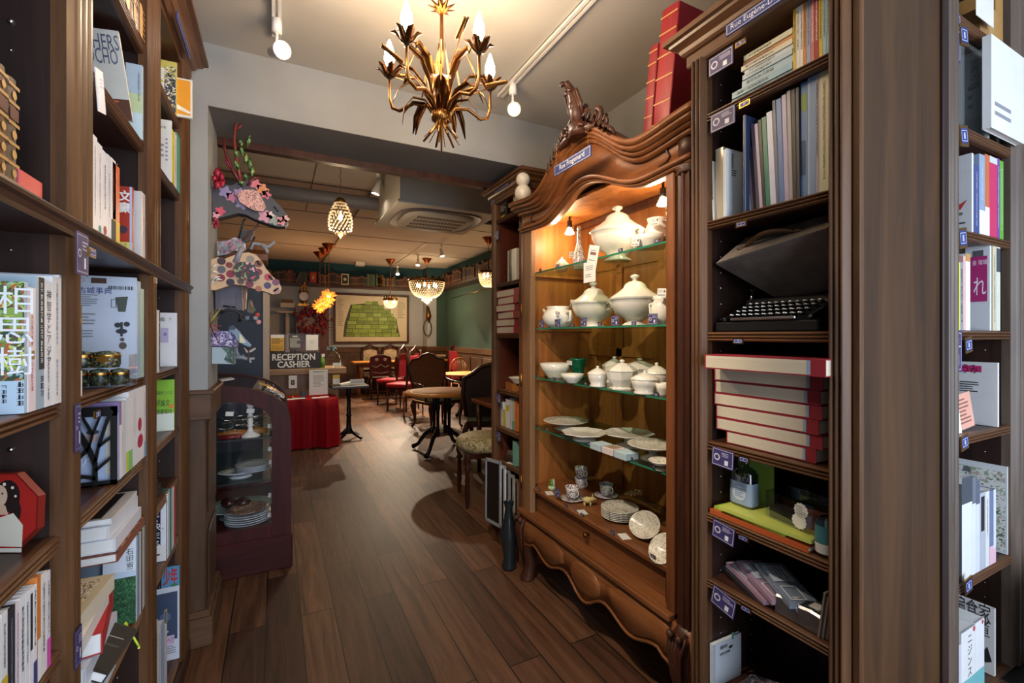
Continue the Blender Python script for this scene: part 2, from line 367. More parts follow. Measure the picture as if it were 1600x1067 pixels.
while x < 3.4:
    b.use('wains').box(x, x + .52, YB - .045, YB - .03, .2, .92); b.use('wainsx').box(x + .05, x + .47, YB - .052, YB - .045, .26, .86); x += .62
struct(b.build('trim_back_wainscot', bevel=.004))
b = B('wains').box(XR - .03, XR, 2.84, YB, 0, 1.1); b.use('wainsx').box(XR - .05, XR, 2.84, YB, 1.0, 1.12)
y = 3.2
while y < 11:
    b.use('wains').box(XR - .045, XR - .03, y, y + .52, .2, .92); y += .62
b.use('wains').box(3.36, XR, 11.17, YB, 0, 1.1).use('wainsx').box(3.35, XR, 11.15, YB, 1.0, 1.12)
struct(b.build('trim_right_wainscot', bevel=.004))
# ceiling board seams of the back room
b = B(pm('#6d655a', .9))
for y in (4.3, 5.6, 6.9, 8.2, 9.5): b.box(-3, XR, y, y + .012, ZB - .006, ZB)
for x in (-.6, .35, 2.4): b.box(x, x + .012, 2.9, 6.9, ZB - .004, ZB)
struct(b.build('trim_ceiling_seams'))

# ------------------------------------------------------------------ bookcases
def stile_prof(w, d=.03):
    g = w / 7
    return [(0, 0), (0, .5 * d), (0, d)] + [] and None
def fluted(bb, x0, x1, z0, z1, d=.028):
    # upright with three shallow flutes, front towards -y
    w = x1 - x0; pts = [(x0, .02), (x0, -.002), (x0 + .08 * w, -d * .4)]
    n = 3
    for k in range(n):
        a = x0 + w * (.12 + .76 * k / n); c = x0 + w * (.12 + .76 * (k + 1) / n); 
        pts += [(a, -d * .55)]
        for q in range(1, 6): pts.append((a + (c - a) * q / 6, -d * .55 - d * .4 * math.sin(PI * q / 6)))
    pts += [(x0 + .88 * w, -d * .55), (x1 - .08 * w, -d * .4), (x1, -.002), (x1, .02)]
    bb.prism(pts, 'z', z0, z1)
def beads(bb, x0, x1, z1, y=0, h=.028, n=3, d=.008):
    pts = [(y + .012, z1), (y, z1)]
    for k in range(n):
        for q in range(1, 5): pts.append((y - d * math.sin(PI * q / 5), z1 - h * (k + q / 5) / n))
        pts.append((y, z1 - h * (k + 1) / n))
    pts.append((y + .012, z1 - h)); bb.prism(pts, 'x', x0, x1)
def crown(bb, x0, x1, z0, out=.06, ends=(1, 1), depth=.3, hs=.55):
    # stepped crown moulding as mitred rings round front and sides
    prof = [(0, 0), (.008, .0), (.012, .012), (.012, .07), (.02, .075), (.026, .09), (.03, .11), (.05, .135), (.052, .15), (out, .155), (out, .185), (out - .01, .2)]
    rings = []
    for o, z in prof:
        z *= hs
        rings.append([(x0 - o * ends[0], depth, z0 + z), (x0 - o * ends[0], -o, z0 + z), (x1 + o * ends[1], -o, z0 + z), (x1 + o * ends[1], depth, z0 + z)])
    bb.loft(rings, closed=True, smooth=False)
def shelf(root, x0, x1, z, dep=.28, mat='walnutx', th=.024, y=0):
    bb = B(mat).box(x0, x1, y + .012, dep, z - th, z); bb.use('edge'); beads(bb, x0, x1, z, y, th + .004)
    return bb.build('shelf', root)
def pins(root, x, zs, dep):
    bb = B('steel')
    for z in zs:
        for y in (.06, dep - .06): bb.sphere((x, y, z), .0035, 5)
    return bb.build('shelf_pins', root)

# left wall of shelves
lb = thing('bookcase', 'tall dark wooden wall bookcase with fluted uprights filling left side', 'bookcase', L.W(0, 0, 0), L.rz)
U0 = .25; DEP = .33
bb = B('walnut').box(U0, 2.40, DEP, DEP + .02, 0, 2.56); bb.build('back_panel', lb)
for (a0, a1) in ((U0, .42), (1.115, 1.228), (1.70, 1.84), (2.25, 2.40)):
    bb = B('stile'); fluted(bb, a0, a1, 1.61, 2.53, .016); bb.build('upright', lb)
for (a0, a1) in ((U0, .42), (1.112, 1.164), (1.71, 1.79), (2.25, 2.40)):
    bb = B('stile'); fluted(bb, a0, a1, .05, 1.585, .012); bb.build('lower_upright', lb)
    B('walnut').box(a0 + .001, a1 - .001, .0201, DEP, 0, 2.53).build('divider', lb)
    bb = B('steel')
    for k in range(46):
        z = .2 + k * .05
        for y in (.07, .25): bb.sphere((a0 + .0005, y, z), .0025 if k % 5 else .005, 5)
    tag(bb.build('shelf_pins', lb), kind='stuff')
for z, bays in ((2.26, 'ABC'), (1.97, 'BC'), (1.278, 'ABC'), (1.037, 'ABC'), (.832, 'AC'), (.60, 'BC'), (.10, 'ABC'), (.36, 'A')):
    for q in bays:
        a0, a1 = dict(A=(.42, 1.112), B=(1.164, 1.71), C=(1.79, 2.25))[q]
        shelf(lb, a0, a1, z, DEP, y=.012)
bb = B('walnutx'); prof = [(DEP, 1.582), (-.012, 1.582), (-.014, 1.588), (-.010, 1.592), (-.014, 1.600), (-.020, 1.604), (-.022, 1.609), (-.020, 1.613), (DEP, 1.613)]
bb.prism(prof, 'x', U0, 2.41); bb.build('cornice', lb)
bb = B('edge').box(U0, 2.41, 0, DEP + .02, 2.50, 2.53); crown(bb, U0, 2.41, 2.525, .07, (0, 1), DEP); bb.build('crown', lb)
bb = B('walnutx').box(U0, 2.40, -.012, DEP, 0, .08); bb.build('plinth', lb, bevel=.004)

# right bookcase
def bookcase(F, name, label, o0, o1, s0, s1, zs, ztop, dep, stm='stile', inner='walnut', cr=.065, crends=(1, 1), pinz=True):
    t = thing(name, label, 'bookcase', F.W(0, 0, 0), F.rz)
    bb = B(stm); fluted(bb, s0, o0, 0, ztop, .02); bb.build('upright', t)
    bb = B(stm); fluted(bb, o1, s1, 0, ztop, .02); bb.build('upright', t)
    B(inner).box(s0, o0, .0201, dep, 0, ztop).build('side_panel', t)
    B(inner).box(o1, s1, .0201, dep, 0, ztop).build('side_panel', t)
    B(inner).box(s0, s1, dep, dep + .02, 0, ztop).build('back_panel', t)
    for z in zs: shelf(t, o0, o1, z, dep, y=.004)
    if cr:
        bb = B('edge'); crown(bb, s0, s1, ztop - .01, cr, crends, dep); bb.build('crown', t)
    bb = B(stm).box(o0, o1, -.004, .02, 0, .1); bb.build('plinth', t)
    bb = B('steel')
    for k in range(40):
        z = .25 + k * .05
        if z < ztop - .05:
            for y in (.06, dep - .08): bb.sphere((o0, y, z), .0022, 5); bb.sphere((o1, y, z), .0022, 5)
    tag(bb.build('shelf_pins', t), kind='stuff')
    return t
rbc = bookcase(RB, 'bookcase', 'tall brown bookcase with typewriter and red volumes right of armoire', -.985, -.633, -1.045, -.584, (2.094, 1.758, 1.41, 1.07, .845, .64, .3, .1), 2.275, .29, crends=(1, 0))
bb = B('panel').box(1.215, 1.64, .569, .583, 0, ZF - .01); bb.use('stile').box(1.2, 1.216, .564, .583, 0, ZF - .01)
bb.use(M['walnut']).box(1.612, 1.645, .560, .583, 0, ZF - .01)
tag(bb.build('end_panel', bevel=.003), 'broad plain brown wooden panel between the two right-hand bookcases', 'panel')
frc = bookcase(FR, 'bookcase', 'narrow bookcase in cool daylight at the far right edge', 1.743, 2.165, 1.648, 2.28, (2.341, 2.02, 1.714, 1.414, 1.101, .668, .3, .1), ZF - .02, .29, stm=wood('grey_brown_stile', '#4a3d34', '#6c5d52', 'z', .4), cr=0)  # uprights here in a greyer brown than the other bookcases
# slim bookcase beyond the armoire
sbc = bookcase(SB, 'bookcase', 'slim tall wooden bookcase left of the glass-fronted armoire', -2.80, -2.455, -2.855, -2.40, (2.185, 1.75, 1.41, 1.04, .785, .565, .12), 2.30, .30, inner='redwal', crends=(1, 1))

# ------------------------------------------------------------------ armoire
A0 = -2.334; AW = 1.235
ar = thing('display_armoire', 'ornate carved walnut armoire with open front showing white porcelain', 'armoire', AR.W(A0, 0, 0), AR.rz)
def arch(t, zend, zdip, zhump):   # t 0..1 across
    s = abs(t - .5) * 2       # 0 centre 1 end
    if s < .62: return zdip + (zhump - zdip) * (.5 + .5 * math.cos(PI * s / .62))
    return zdip + (zend - zdip) * (.5 - .5 * math.cos(PI * (s - .62) / .38))
N = 48
def archband(bb, za, zb, y0, y1, x0=0, x1=AW):
    # za,zb: functions of t giving bottom/top heights
    ringf = []
    for k in range(N + 1):
        t = k / N; x = x0 + (x1 - x0) * t
        ringf.append([(x, y0, za(t)), (x, y0, zb(t)), (x, y1, zb(t)), (x, y1, za(t))])
    bb.loft(ringf)
lo = lambda t: arch(t, 2.0, 1.99, 2.105); hi = lambda t: arch(t, 2.15, 2.13, 2.335)
bb = B('armx'); archband(bb, lo, hi, .0, .05); bb.build('frieze', ar)
bb = B('armx')
for (o, a, c) in ((-.012, .0, .016), (-.022, .014, .03)): archband(bb, lambda t, a=a: lo(t) + a - .006, lambda t, c=c: lo(t) + c - .006, o, .03, -.004, AW + .004)
for (o, a, c) in ((-.018, -.055, -.035), (-.034, -.035, -.02), (-.052, -.02, .0), (-.062, 0, .022)): archband(bb, lambda t, a=a: hi(t) + a, lambda t, c=c: hi(t) + c, o, .06, o * .8, AW - o * .8)
bb.build('cornice_moulding', ar)
bb = B('armd').box(0, AW, .06, .48, 2.09, 2.12); bb.build('top_board', ar)
# corners of the frieze: carved keyhole line
for q in (0, 1):
    X = lambda v: AW - v if q else v
    bb = B('armd').tube([(X(.16), -.003, 2.03), (X(.12), -.004, 2.035), (X(.105), -.004, 2.05), (X(.12), -.004, 2.075), (X(.112), -.004, 2.10), (X(.13), -.004, 2.115), (X(.15), -.003, 2.11)], .004, 6); bb.build('carved_line', ar)
bb = B('armside').box(.0, .105, .0, .035, .36, 2.0); bb.use('arm').box(-.002, .03, -.004, .034, .36, 2.0); bb.build('left_post', ar, bevel=.006)
bb = B('armin').box(.02, .045, .035, .47, .36, 2.09); bb.use('armin').box(.045, .06, .02, .46, 1.74, 1.76).box(.045, .06, .02, .46, 1.425, 1.44).box(.045, .06, .02, .46, 1.14, 1.155).box(.045, .06, .02, .46, .865, .88); bb.build('side_wall', ar)
bb = B('arm').box(AW - .03, AW, .05, .47, .2, 2.12); bb.build('side_wall', ar)
bb = B('armin').box(.04, AW - .03, .46, .47, .3, 2.12)
for x in (.3, .62, .94): bb.box(x, x + .05, .45, .46, .54, 2.1)
bb.box(.04, AW - .03, .45, .46, 1.28, 1.33).box(.04, AW - .03, .45, .46, 1.78, 1.84); bb.build('back_panel', ar, bevel=.002)
bb = B('armin').box(.04, AW - .03, .05, .46, 2.07, 2.085); bb.build('ceiling_board', ar)
bb = B('armd').box(.06, AW - .1, .33, .36, 2.03, 2.06); bb.build('light_batten', ar)
# right fluted corner column
bb = B('arm').box(AW - .125, AW - .085, -.004, .035, .34, 2.0); bb.build('door_post', ar, bevel=.004)
bb = B('armd'); pts = []
cx, cy, rr = AW - .04, .035, .045
for k in range(60):
    a = PI + PI * k / 59 if False else PI * (1.0 + k / 59.0)
    r_ = rr + .004 * math.cos(12 * a); pts.append((cx + r_ * math.cos(a), cy + r_ * math.sin(a)))
pts += [(AW + .004, .06), (AW - .085, .06)]; bb.prism(pts, 'z', .36, 1.97)
bb.lathe([(.047, 0), (.055, .008), (.05, .016), (.058, .026), (.05, .036)], (cx, cy, 1.965), 24, caps=True)
bb.lathe([(.05, 0), (.056, .01), (.05, .02)], (cx, cy, .35), 24, caps=True); bb.lathe([(.046, 2.0), (.046, 2.13)], (cx, cy, 0), 20, caps=True)
bb.build('fluted_column', ar)
# glass shelves
for i, z in enumerate((1.757, 1.442, 1.163, .88)):
    bb = B('gshelf').box(.06, AW - .09, .035, .45, z - .008, z); bb.use('gedge').box(.06, AW - .09, .034, .0352, z - .008, z)
    bb.build('glass_shelf', ar)
bb = B('armx').box(.045, AW - .09, .02, .46, .515, .537); bb.build('bottom_shelf', ar, bevel=.003)
bb = B('armx').box(.05, AW - .1, .05, .07, .40, .515); 
bb.build('drawer_front', ar, bevel=.003)
kn = B('darkgold').lathe([(.006, 0), (.006, .012), (.013, .02), (.014, .028), (.006, .034), (.0001, .035)], (0, 0, 0), 14, mtx=Matrix.Translation((.58, .05, .455)) @ Matrix.Rotation(R(90), 4, 'X')); kn.build('knob', ar)
bb = B('armx').box(-.01, AW - .085, -.03, .06, .375, .40).box(.04, AW - .09, .05, .1, .33, .40); bb.build('sill', ar, bevel=.004)
bb = B('armx'); bot = []
for k in range(N + 1):
    t = k / N; s = abs(t - .5) * 2
    z = .205 - .035 * math.cos(PI * min(1, s / .25)) if s < .25 else .24 - .0 + .022 * math.cos(PI * (s - .25) / .25) * 1 - .022
    if s > .75: z = .225 - .06 * ((s - .75) / .25) ** 2
    bot.append(z)
rg = [[(AW * k / N, -.012, bot[k]), (AW * k / N, -.012, .376), (AW * k / N, .03, .376), (AW * k / N, .03, bot[k])] for k in range(N + 1)]
bb.loft(rg); bb.build('apron', ar)
bb = B('armx')
bb.tube([(AW * k / N, -.014, bot[k] + .004) for k in range(N + 1)], .007, 6); bb.build('apron_bead', ar)
def raised(x0, x1, zf0, ztop):
    n = 16; r = []
    for k in range(n + 1):
        x = x0 + (x1 - x0) * k / n; t = x / AW; kb = bot[min(N, int(t * N))]; e = min(1, 6 * min(k, n - k) / n) 
        r.append([(x, -.013, ztop - .012 - (ztop - kb - .05) * .35 * (1 - e)), (x, -.022, ztop - .02 - .02 * (1 - e)), (x, -.022, kb + .03 + .01 * (1 - e)), (x, -.013, kb + .02 + .02 * (1 - e))])
    return r
B('armx').loft(raised(.03, .46, 0, .37)).build('apron_panel', ar); bb = B('armx').loft(raised(.80, 1.19, 0, .37)); bb.build('apron_panel', ar)
bb = B('armx').lathe([(.0001, -.024), (.07, -.024), (.085, -.02), (.09, -.012)], (0, 0, 0), 28, 1.25, .75, mtx=Matrix.Translation((.63, 0, .28)) @ Matrix.Rotation(R(-90), 4, 'X')); bb.build('apron_medallion', ar)
# feet
def foot(x, nm='foot'):
    bb = B('armd'); r = []
    for (z, o, s) in ((.38, 0, .05), (.34, -.012, .052), (.26, -.02, .048), (.18, -.012, .04), (.10, 0, .034), (.04, -.012, .036), (.01, -.022, .04), (0, -.024, .04)):
        r.append([(x + s * math.cos(2 * PI * k / 20) * (1 + .07 * math.cos(10 * PI * k / 10)), .035 + o + s * math.sin(2 * PI * k / 20), z) for k in range(20)])
    bb.loft(r)
    for k in range(5):
        a = x - .035 + k * .0175; bb.tube([(a, -.03, .36), (a * .7 + x * .3, -.045, .3), (a * .5 + x * .5, -.035, .2), (x, -.02, .13)], [.004, .009, .007, .003], 6)
    bb.sphere((x - .02, -.045, .355), .014, 8); bb.sphere((x + .02, -.045, .355), .014, 8); bb.build(nm, ar)
foot(.045); foot(AW - .045)
B('arm').box(.03, .07, .40, .46, 0, .4).build('foot', ar); B('arm').box(AW - .07, AW - .03, .40, .46, 0, .4).build('foot', ar)
for z in (1.55, 1.14, .55): bb = B('brass').box(.006, .018, -.008, .0, z - .035, z + .035); bb.tube([(.012, -.009, z - .035), (.012, -.009, z + .035)], .004, 8); bb.build('hinge', ar)
B(pm('#3c3a36', .4, .8)).box(AW - .128, AW - .123, .0, .02, .42, .52).build('bolt', ar)
# carved crest : scrolls, leaves and a leaning shell
bb = B('armd'); cxx = .63
def scroll(cx_, cz, r, dirn, turns=1.4, rad=.012, y=-.04):
    pts = []; rs = []
    for k in range(26):
        t = k / 25; a = dirn * (2 * PI * turns * t) + PI / 2; rr_ = r * (1 - .8 * t)
        pts.append((cx_ + rr_ * math.cos(a), y - .012 * t, cz + rr_ * math.sin(a))); rs.append(rad * (1 - .45 * t))
    bb.tube(pts, rs, 8)
for q in (-1, 1):
    scroll(cxx + q * .05, 2.385, .042, q); scroll(cxx + q * .125, 2.345, .036, -q); scroll(cxx + q * .19, 2.30, .026, q, 1.2, .009)
    bb.tube([(cxx + q * .02, -.04, 2.36), (cxx + q * .09, -.055, 2.31), (cxx + q * .16, -.05, 2.30), (cxx + q * .225, -.045, 2.25), (cxx + q * .25, -.045, 2.22)], [.02, .02, .016, .012, .006], 8)
    for k in range(7):
        a = .3 + k * .33; x0 = cxx + q * (.05 + .028 * k); z0 = 2.35 - .018 * k
        bb.blade([(x0, -.05, z0), (x0 + q * .02, -.07, z0 + .02 - .006 * k), (x0 + q * .045 * math.cos(a * .5), -.065, z0 + .045 * math.sin(a + .4))], .032, (0, .3, 1), .004, .3)
for k in range(7):   # tall leaning centre acanthus
    q = (k - 3) / 3
    bb.blade([(cxx + q * .03, -.045, 2.35), (cxx + q * .045, -.075, 2.43), (cxx + q * .035 - .01, -.09, 2.50), (cxx + q * .015 - .02, -.105, 2.545 - abs(q) * .05)], .035, (1, 0, 0), .008, .4)
bb.tube([(cxx, -.04, 2.33), (cxx + .005, -.06, 2.42), (cxx - .005, -.075, 2.50), (cxx - .025, -.095, 2.55), (cxx - .04, -.115, 2.54)], [.035, .032, .022, .014, .009], 10)
bb.sphere((cxx, -.075, 2.44), .022, 8, 1.3); bb.sphere((cxx - .035, -.112, 2.545), .013, 8)
for k in range(9): bb.sphere((cxx + (k - 4) * .016, -.072, 2.33 + .008 * (k % 2)), .009, 6)
bb.tube([(cxx, -.03, 2.30), (cxx, -.03, 2.36)], .06, 10)
bb.build('carved_crest', ar)
# ================================================================== books
ORD = 'first second third fourth fifth sixth seventh eighth ninth tenth eleventh twelfth thirteenth fourteenth fifteenth sixteenth seventeenth eighteenth nineteenth twentieth'.split()
PAGE = '#d9d2c2'; PAGEW = '#e6e4e0'
def bookmesh(root, th, h, dep, cov, page=PAGEW, sp=None, fr=None, bk_=None, rnd_=0, board=.0022, tip=.003, cvn='cover', rough=.4):
    h = max(h, .02); th = max(th, .003); bo = min(board, th * .25)
    c = B(pm(cov, rough)); t2 = th / 2
    if rnd_:      # rounded spine
        n = 8; out = [(-t2, dep)] + [(-t2, .006)] + [(t2 * math.sin(-PI / 2 + PI * k / n), .006 - .006 * math.cos(-PI / 2 + PI * k / n)) for k in range(n + 1)] + [(t2, dep), (t2 - bo, dep), (t2 - bo, .009), (-t2 + bo, .009), (-t2 + bo, dep)]
    else: out = [(-t2, 0), (t2, 0), (t2, dep), (t2 - bo, dep), (t2 - bo, bo * 1.2), (-t2 + bo, bo * 1.2), (-t2 + bo, dep)]
    c.prism(out, 'z', 0, h)
    if sp: c.deco((-t2, 0, 0), (1, 0, 0), (0, 0, 1), th, h, sp)
    if fr: c.deco((t2, 0, 0), (0, 1, 0), (0, 0, 1), dep, h, fr)
    if bk_: c.deco((-t2, dep, 0), (0, -1, 0), (0, 0, 1), dep, h, bk_)
    c.build(cvn, root, recalc=not (sp or fr or bk_))
    p = B(pm(page, .8)).box(-t2 + bo, t2 - bo, bo * 1.3 if not rnd_ else .009, dep - tip, tip * .7, h - tip * .7)
    p.build('pages', root)
BAYS = {'L': ((.42, 1.110), (1.166, 1.708), (1.792, 2.248))}
def clampu(F, a, c):
    bays = BAYS['L'] if F is L else ((-.983, -.635),) if F is RB else ((1.745, 2.163),) if F is FR else ((-2.798, -2.457),) if F is SB else ((-9, 9),)
    m_ = (a + c) / 2; q = min(bays, key=lambda b_: max(b_[0] - m_, m_ - b_[1], 0))
    return (min(max(a, q[0]), q[1] - .004), max(min(c, q[1]), q[0] + .004))
def standing(F, px0, px1, py, z0, cov, label, group=None, w=.02, dep=.14, sp=None, lean=0, page=PAGEW, rnd_=0, cat='book', nm='book', h=None, rough=.4, yaw=0, u=None, thk=None):
    if F.k != 'R': w = .003
    a, c = clampu(F, F.u(px0, w), F.u(px1, w)) if u is None else (u - thk / 2, u + thk / 2); th = max(.003, c - a - .0008); u = (a + c) / 2
    if h is None: h = F.z((px0 + px1) / 2, py, w) - z0
    m = F.mat(u, w, z0 + .0008 + th / 2 * abs(math.sin(lean))) @ Matrix.Rotation(lean, 4, 'Y') @ Matrix.Rotation(yaw, 4, 'Z')
    t = setm(thing(nm, label, cat, group=group), m); bookmesh(t, th, h, dep, cov, page, sp, rnd_=rnd_, rough=rough)
    return t
def row(F, px0, z0, specs, where, group, w=.02, dep=.14, rnd_=0, start=0, kind='book', lean=0):
    if F.k != 'R': w = .003
    for i, s in enumerate(specs):
        px1, py, cov, desc = s[:4]; sp = s[4] if len(s) > 4 else None; ww = s[5] if len(s) > 5 else w
        lb_ = f"{desc}, {ORD[i + start]} from left {where}"
        standing(F, px0, px1, py, z0, cov, lb_, group, ww, dep, sp, rnd_=rnd_, lean=lean)
        px0 = px1
def faceout(F, px0, px1, py, z0, cov, label, fr=None, w=.06, th=.015, group=None, tilt=.06, page=PAGEW, h=None, cat='book', nm='book', par=0, ip=0, wf=.004):
    if par:
        a, c = F.u(px0, w), F.u(px1, w); wd = c - a
        if h is None: h = F.z((px0 + px1) / 2, py, w) - z0
        m = F.mat(a, w + th / 2, z0 + .001) @ Matrix.Rotation(-tilt, 4, 'X') @ Matrix.Rotation(-PI / 2, 4, 'Z')
        t = setm(thing(nm, label, cat, group=group), m); bookmesh(t, th, h, wd, cov, page, None, fr); return t
    # shelved spine-out with its cover towards the camera side
    pf, pd = (px0, px1) if F.k == 'R' else (px1, px0)
    th = min(th, .012); mid = (px0 + px1) / 2; u = F.u(pf, wf)
    u = clampu(F, u, u + th)[1] if F.k == 'R' else clampu(F, u - th, u)[0]
    dlim = .31 if F is L else .26
    if F.k == 'F': q = P(pd, 500, x=u); dep = q.y - F.at - wf; zt = P(mid, py, x=u).z
    else:
        q = P(pd, 500, y=abs(u)); dep = (F.at - wf - q.x) if F.k == 'L' else (q.x - F.at - wf); zt = P(mid, py, y=abs(u)).z
    dep = min(max(dep, .03), dlim)
    if h is None: h = zt - z0
    sg = -1 if F.k == 'R' else 1
    m = F.mat(u + sg * th / 2, wf, z0 + .001 + dep * abs(math.sin(ip)) * (ip > 0)) @ Matrix.Rotation(-ip, 4, 'X')
    t = setm(thing(nm, label, cat, group=group), m)
    bookmesh(t, th, h, dep, cov, page, None, fr if F.k == 'R' else None, None if F.k == 'R' else fr); return t
def flat(F, u0, u1, w, z, th, dep, cov, label, sp=None, fr=None, fore=False, page=PAGEW, rz=0, group=None, rnd_=0, tilt=0, cat='book', nm='book', pitch=0, rough=.4):
    # lying flat; spine (or fore edge) towards the viewer; u0 left end
    if w > -.03:
        e_ = abs(math.sin(rz)) * dep * .75 + .001; lo_, hi_ = clampu(F, -99 if F.k == 'R' and False else u0 - e_, u1 + e_)
        u0 = lo_ + e_ if lo_ > u0 - e_ else u0; u1 = hi_ - e_ if hi_ < u1 + e_ else u1
    h = u1 - u0
    m = F.mat((u0 + u1) / 2, w, z + th / 2 + .0006) @ Matrix.Rotation(rz, 4, 'Z') @ Matrix.Rotation(pitch, 4, 'X')
    if fore: m = m @ Matrix.Translation((0, dep, 0)) @ Matrix.Rotation(PI, 4, 'Z')
    m = m @ Matrix.Rotation(tilt, 4, 'Y') @ Matrix.Translation((h / 2, 0, 0)) @ Matrix.Rotation(-PI / 2, 4, 'Y')
    t = setm(thing(nm, label, cat, group=group), m); bookmesh(t, th, h, dep, cov, page, sp, fr, rnd_=rnd_, rough=rough, tip=.004); return t
def V(c, b0=.1, b1=.9, s=.007, a=.5): return ('v', a, b0, b1, s, c)
K = '#2a2a2e'; GR = '#8b8d96'; RD = '#b23a3a'
LBC = 'of left bookcase'
# --- left bookcase, upper near bay
LE = ('r', 0, .06, 1, .09, '#b98c4a'), ('r', 0, .22, 1, .25, '#b98c4a'), ('r', 0, .40, 1, .43, '#b98c4a'), ('r', 0, .58, 1, .61, '#b98c4a'), ('r', 0, .76, 1, .79, '#b98c4a'), ('r', 0, .92, 1, .95, '#b98c4a'), ('r', .1, .63, .9, .74, '#5c2416'), ('c', .5, .325, .22, '#c79a55'), ('c', .5, .155, .2, '#c79a55'), ('c', .5, .5, .22, '#c79a55'), ('c', .5, .85, .2, '#c79a55')
LE = list(LE)
row(L, -22, 1.6135, [(-4, 88, '#5b3a22', 'gilt tooled old leather volume', LE), (13, 103, '#6b4627', 'thick leather volume with gold panels', LE), (30, 124, '#67513c', 'worn leather volume with grey split spine', LE)], 'on cornice of nearest left bay', 'antique leather volumes', w=.03, dep=.16, rnd_=1)
faceout(L, 27, 66, 275, 1.6135, '#d9534f', 'bright coral red slipcase beside antique volumes on the left cornice', [('r', 0, 0, .06, 1, '#b04f8a')], w=.01, th=.03, tilt=0, par=1)
# --- bay B upper shelves
row(L, 192, 2.26, [(206, -32, '#6e4428', 'brown cloth antique volume', LE), (214, -8, '#7c5230', 'tan ribbed antique volume', LE), (226, 8, '#72482b', 'ribbed brown antique volume', LE)], 'on top shelf middle left bay', 'ribbed antique volumes', w=.03, dep=.16, rnd_=1)
faceout(L, 131, 209, 52, 1.97, '#d8d5cb', 'large cream art book with thin outlined capitals, brown lower band', [('r', 0, 0, 1, .23, '#5d3826'), ('t', 'OTHERS', .52, .86, .042, '#5a5f7a', .9), ('t', 'GOCHO', .5, .70, .042, '#5a5f7a', .8), ('l', .3, .17, .8, .21, 1, '#d85a35')], th=.014, ip=.13)
faceout(L, 196, 224, 100, 1.97, '#b9cbd8', 'pale blue and green book behind the outlined-capitals art book', [('r', 0, .0, 1, .35, '#c9dfe6'), ('r', 0, .35, 1, .6, '#c6d6a2'), V(GR, .5, .9, .006, .8)], th=.012)
sp1 = [V(K, .1, .8, .006)]; spr = [V(K, .35, .85, .006), ('c', .5, .12, .3, RD)]
row(L, 136, 1.6135, [(145, 194, '#dcdde4', 'tall white paperback with black title', [V(K, .1, .75, .008)]), (152, 213, '#e3e3e8', 'slim white paperback with grey title', [V(GR, .2, .9, .006)]), (160, 226, '#dfe0e8', 'white paperback with violet title', [V('#8c83a8', .2, .9, .006), ('c', .5, .1, .25, '#4f9a8a')]), (168, 238, '#d9dbe4', 'white paperback with red seal', spr), (174, 244, '#cfd3df', 'pale blue-grey paperback', [V(GR, .3, .8, .005)]), (181, 250, '#e2e1e2', 'white paperback with black lower block', [V(RD, .4, .9, .005), ('r', 0, 0, 1, .3, '#2b2b33')])],
    'on left cornice middle bay', 'paperbacks along the left cornice', w=.02, dep=.13)
standing(L, 176, 187, 258, 1.6135, '#d5673c', 'orange book with yellow wrapper band on the left cornice', None, .012, .13, [('r', 0, 0, 1, .32, '#e3c24c'), V('#f3e2b0', .4, .9, .005)])
faceout(L, 187, 209, 292, 1.6135, '#b8402f', 'red book lettered 文豪 standing face-out on the left cornice', [('T', '文豪', .45, .86, .028, '#f4efe8'), ('c', .35, .38, .3, '#3b2f44', .35), ('r', 0, 0, 1, .2, '#d9d36a'), V(K, .02, .18, .004, .5), ('r', .8, 0, .97, 1, '#c2c6dd')], w=.03, th=.014, tilt=.03)
faceout(L, 210, 223, 302, 1.6135, '#c9d2d8', 'pale book with dark teal panel on the left cornice', [('r', .2, .3, .8, .95, '#27484f'), V(GR, .1, .25, .004, .5)], w=.03, th=.012, tilt=.02)
standing(L, 221, 228, 303, 1.6135, '#ddd6d2', 'white book with red title at right end of left cornice books', None, .015, .13, [V(RD, .3, .95, .006)])
# --- shelf 1.278
faceout(L, -60, 97, 427, 1.278, '#b9bfcd', 'wide grey-white book standing behind the foliage-cover novel', [('r', .94, 0, 1, 1, '#dfe0e6')], w=.09, th=.02, tilt=.02)
F1 = [('r', 0, .25, 1, 1, vorm('foliage_painting', ['#6f8f3a', '#8aa84a', '#4d6a33', '#c3cf6a', '#b5603f', '#5a5148', '#93b0b8', '#39472f'], 60)), ('r', 0, 0, 1, .25, '#b9cfe2'), ('T', '相思樹', .80, .86, .042, '#f2f4f6'), V(K, .06, .22, .006, .2), V(K, .06, .22, .006, .4), V(K, .06, .22, .006, .58), V(K, .03, .24, .008, .92), ('t', '説', .3, .06, .02, K, .3)]
faceout(L, -38, 44, 440, 1.278, '#a9bfce', 'novel lettered 相思樹 with painted foliage cover, left edge', F1, w=.03, th=.016, tilt=.02)
row(L, 44, 1.278, [(56, 450, '#e8d8da', 'pale pink paperback', [V('#d98a98', .5, .95, .007), ('r', .3, .42, .8, .49, '#a67c3c'), V('#d98a98', .15, .4, .008)]), (69, 434, '#9fb3c2', 'black-topped light blue book', [('r', .35, .3, 1, 1, '#24262e'), V('#e6e6ea', .32, .96, .008, .68), V(K, .08, .25, .01, .7)]), (82, 440, '#e6e7ec', 'white book titled 神智学とアジア', [('T', '神智学とアジア', .55, .89, .017, '#23242a'), V(GR, .05, .45, .006)]), (96, 434, '#eceaea', 'thick ivory-white book', [V(GR, .45, .95, .007), V(GR, .05, .35, .006)])],
    'beside the foliage-cover novel', 'books beside the foliage novel', w=.02, dep=.15)
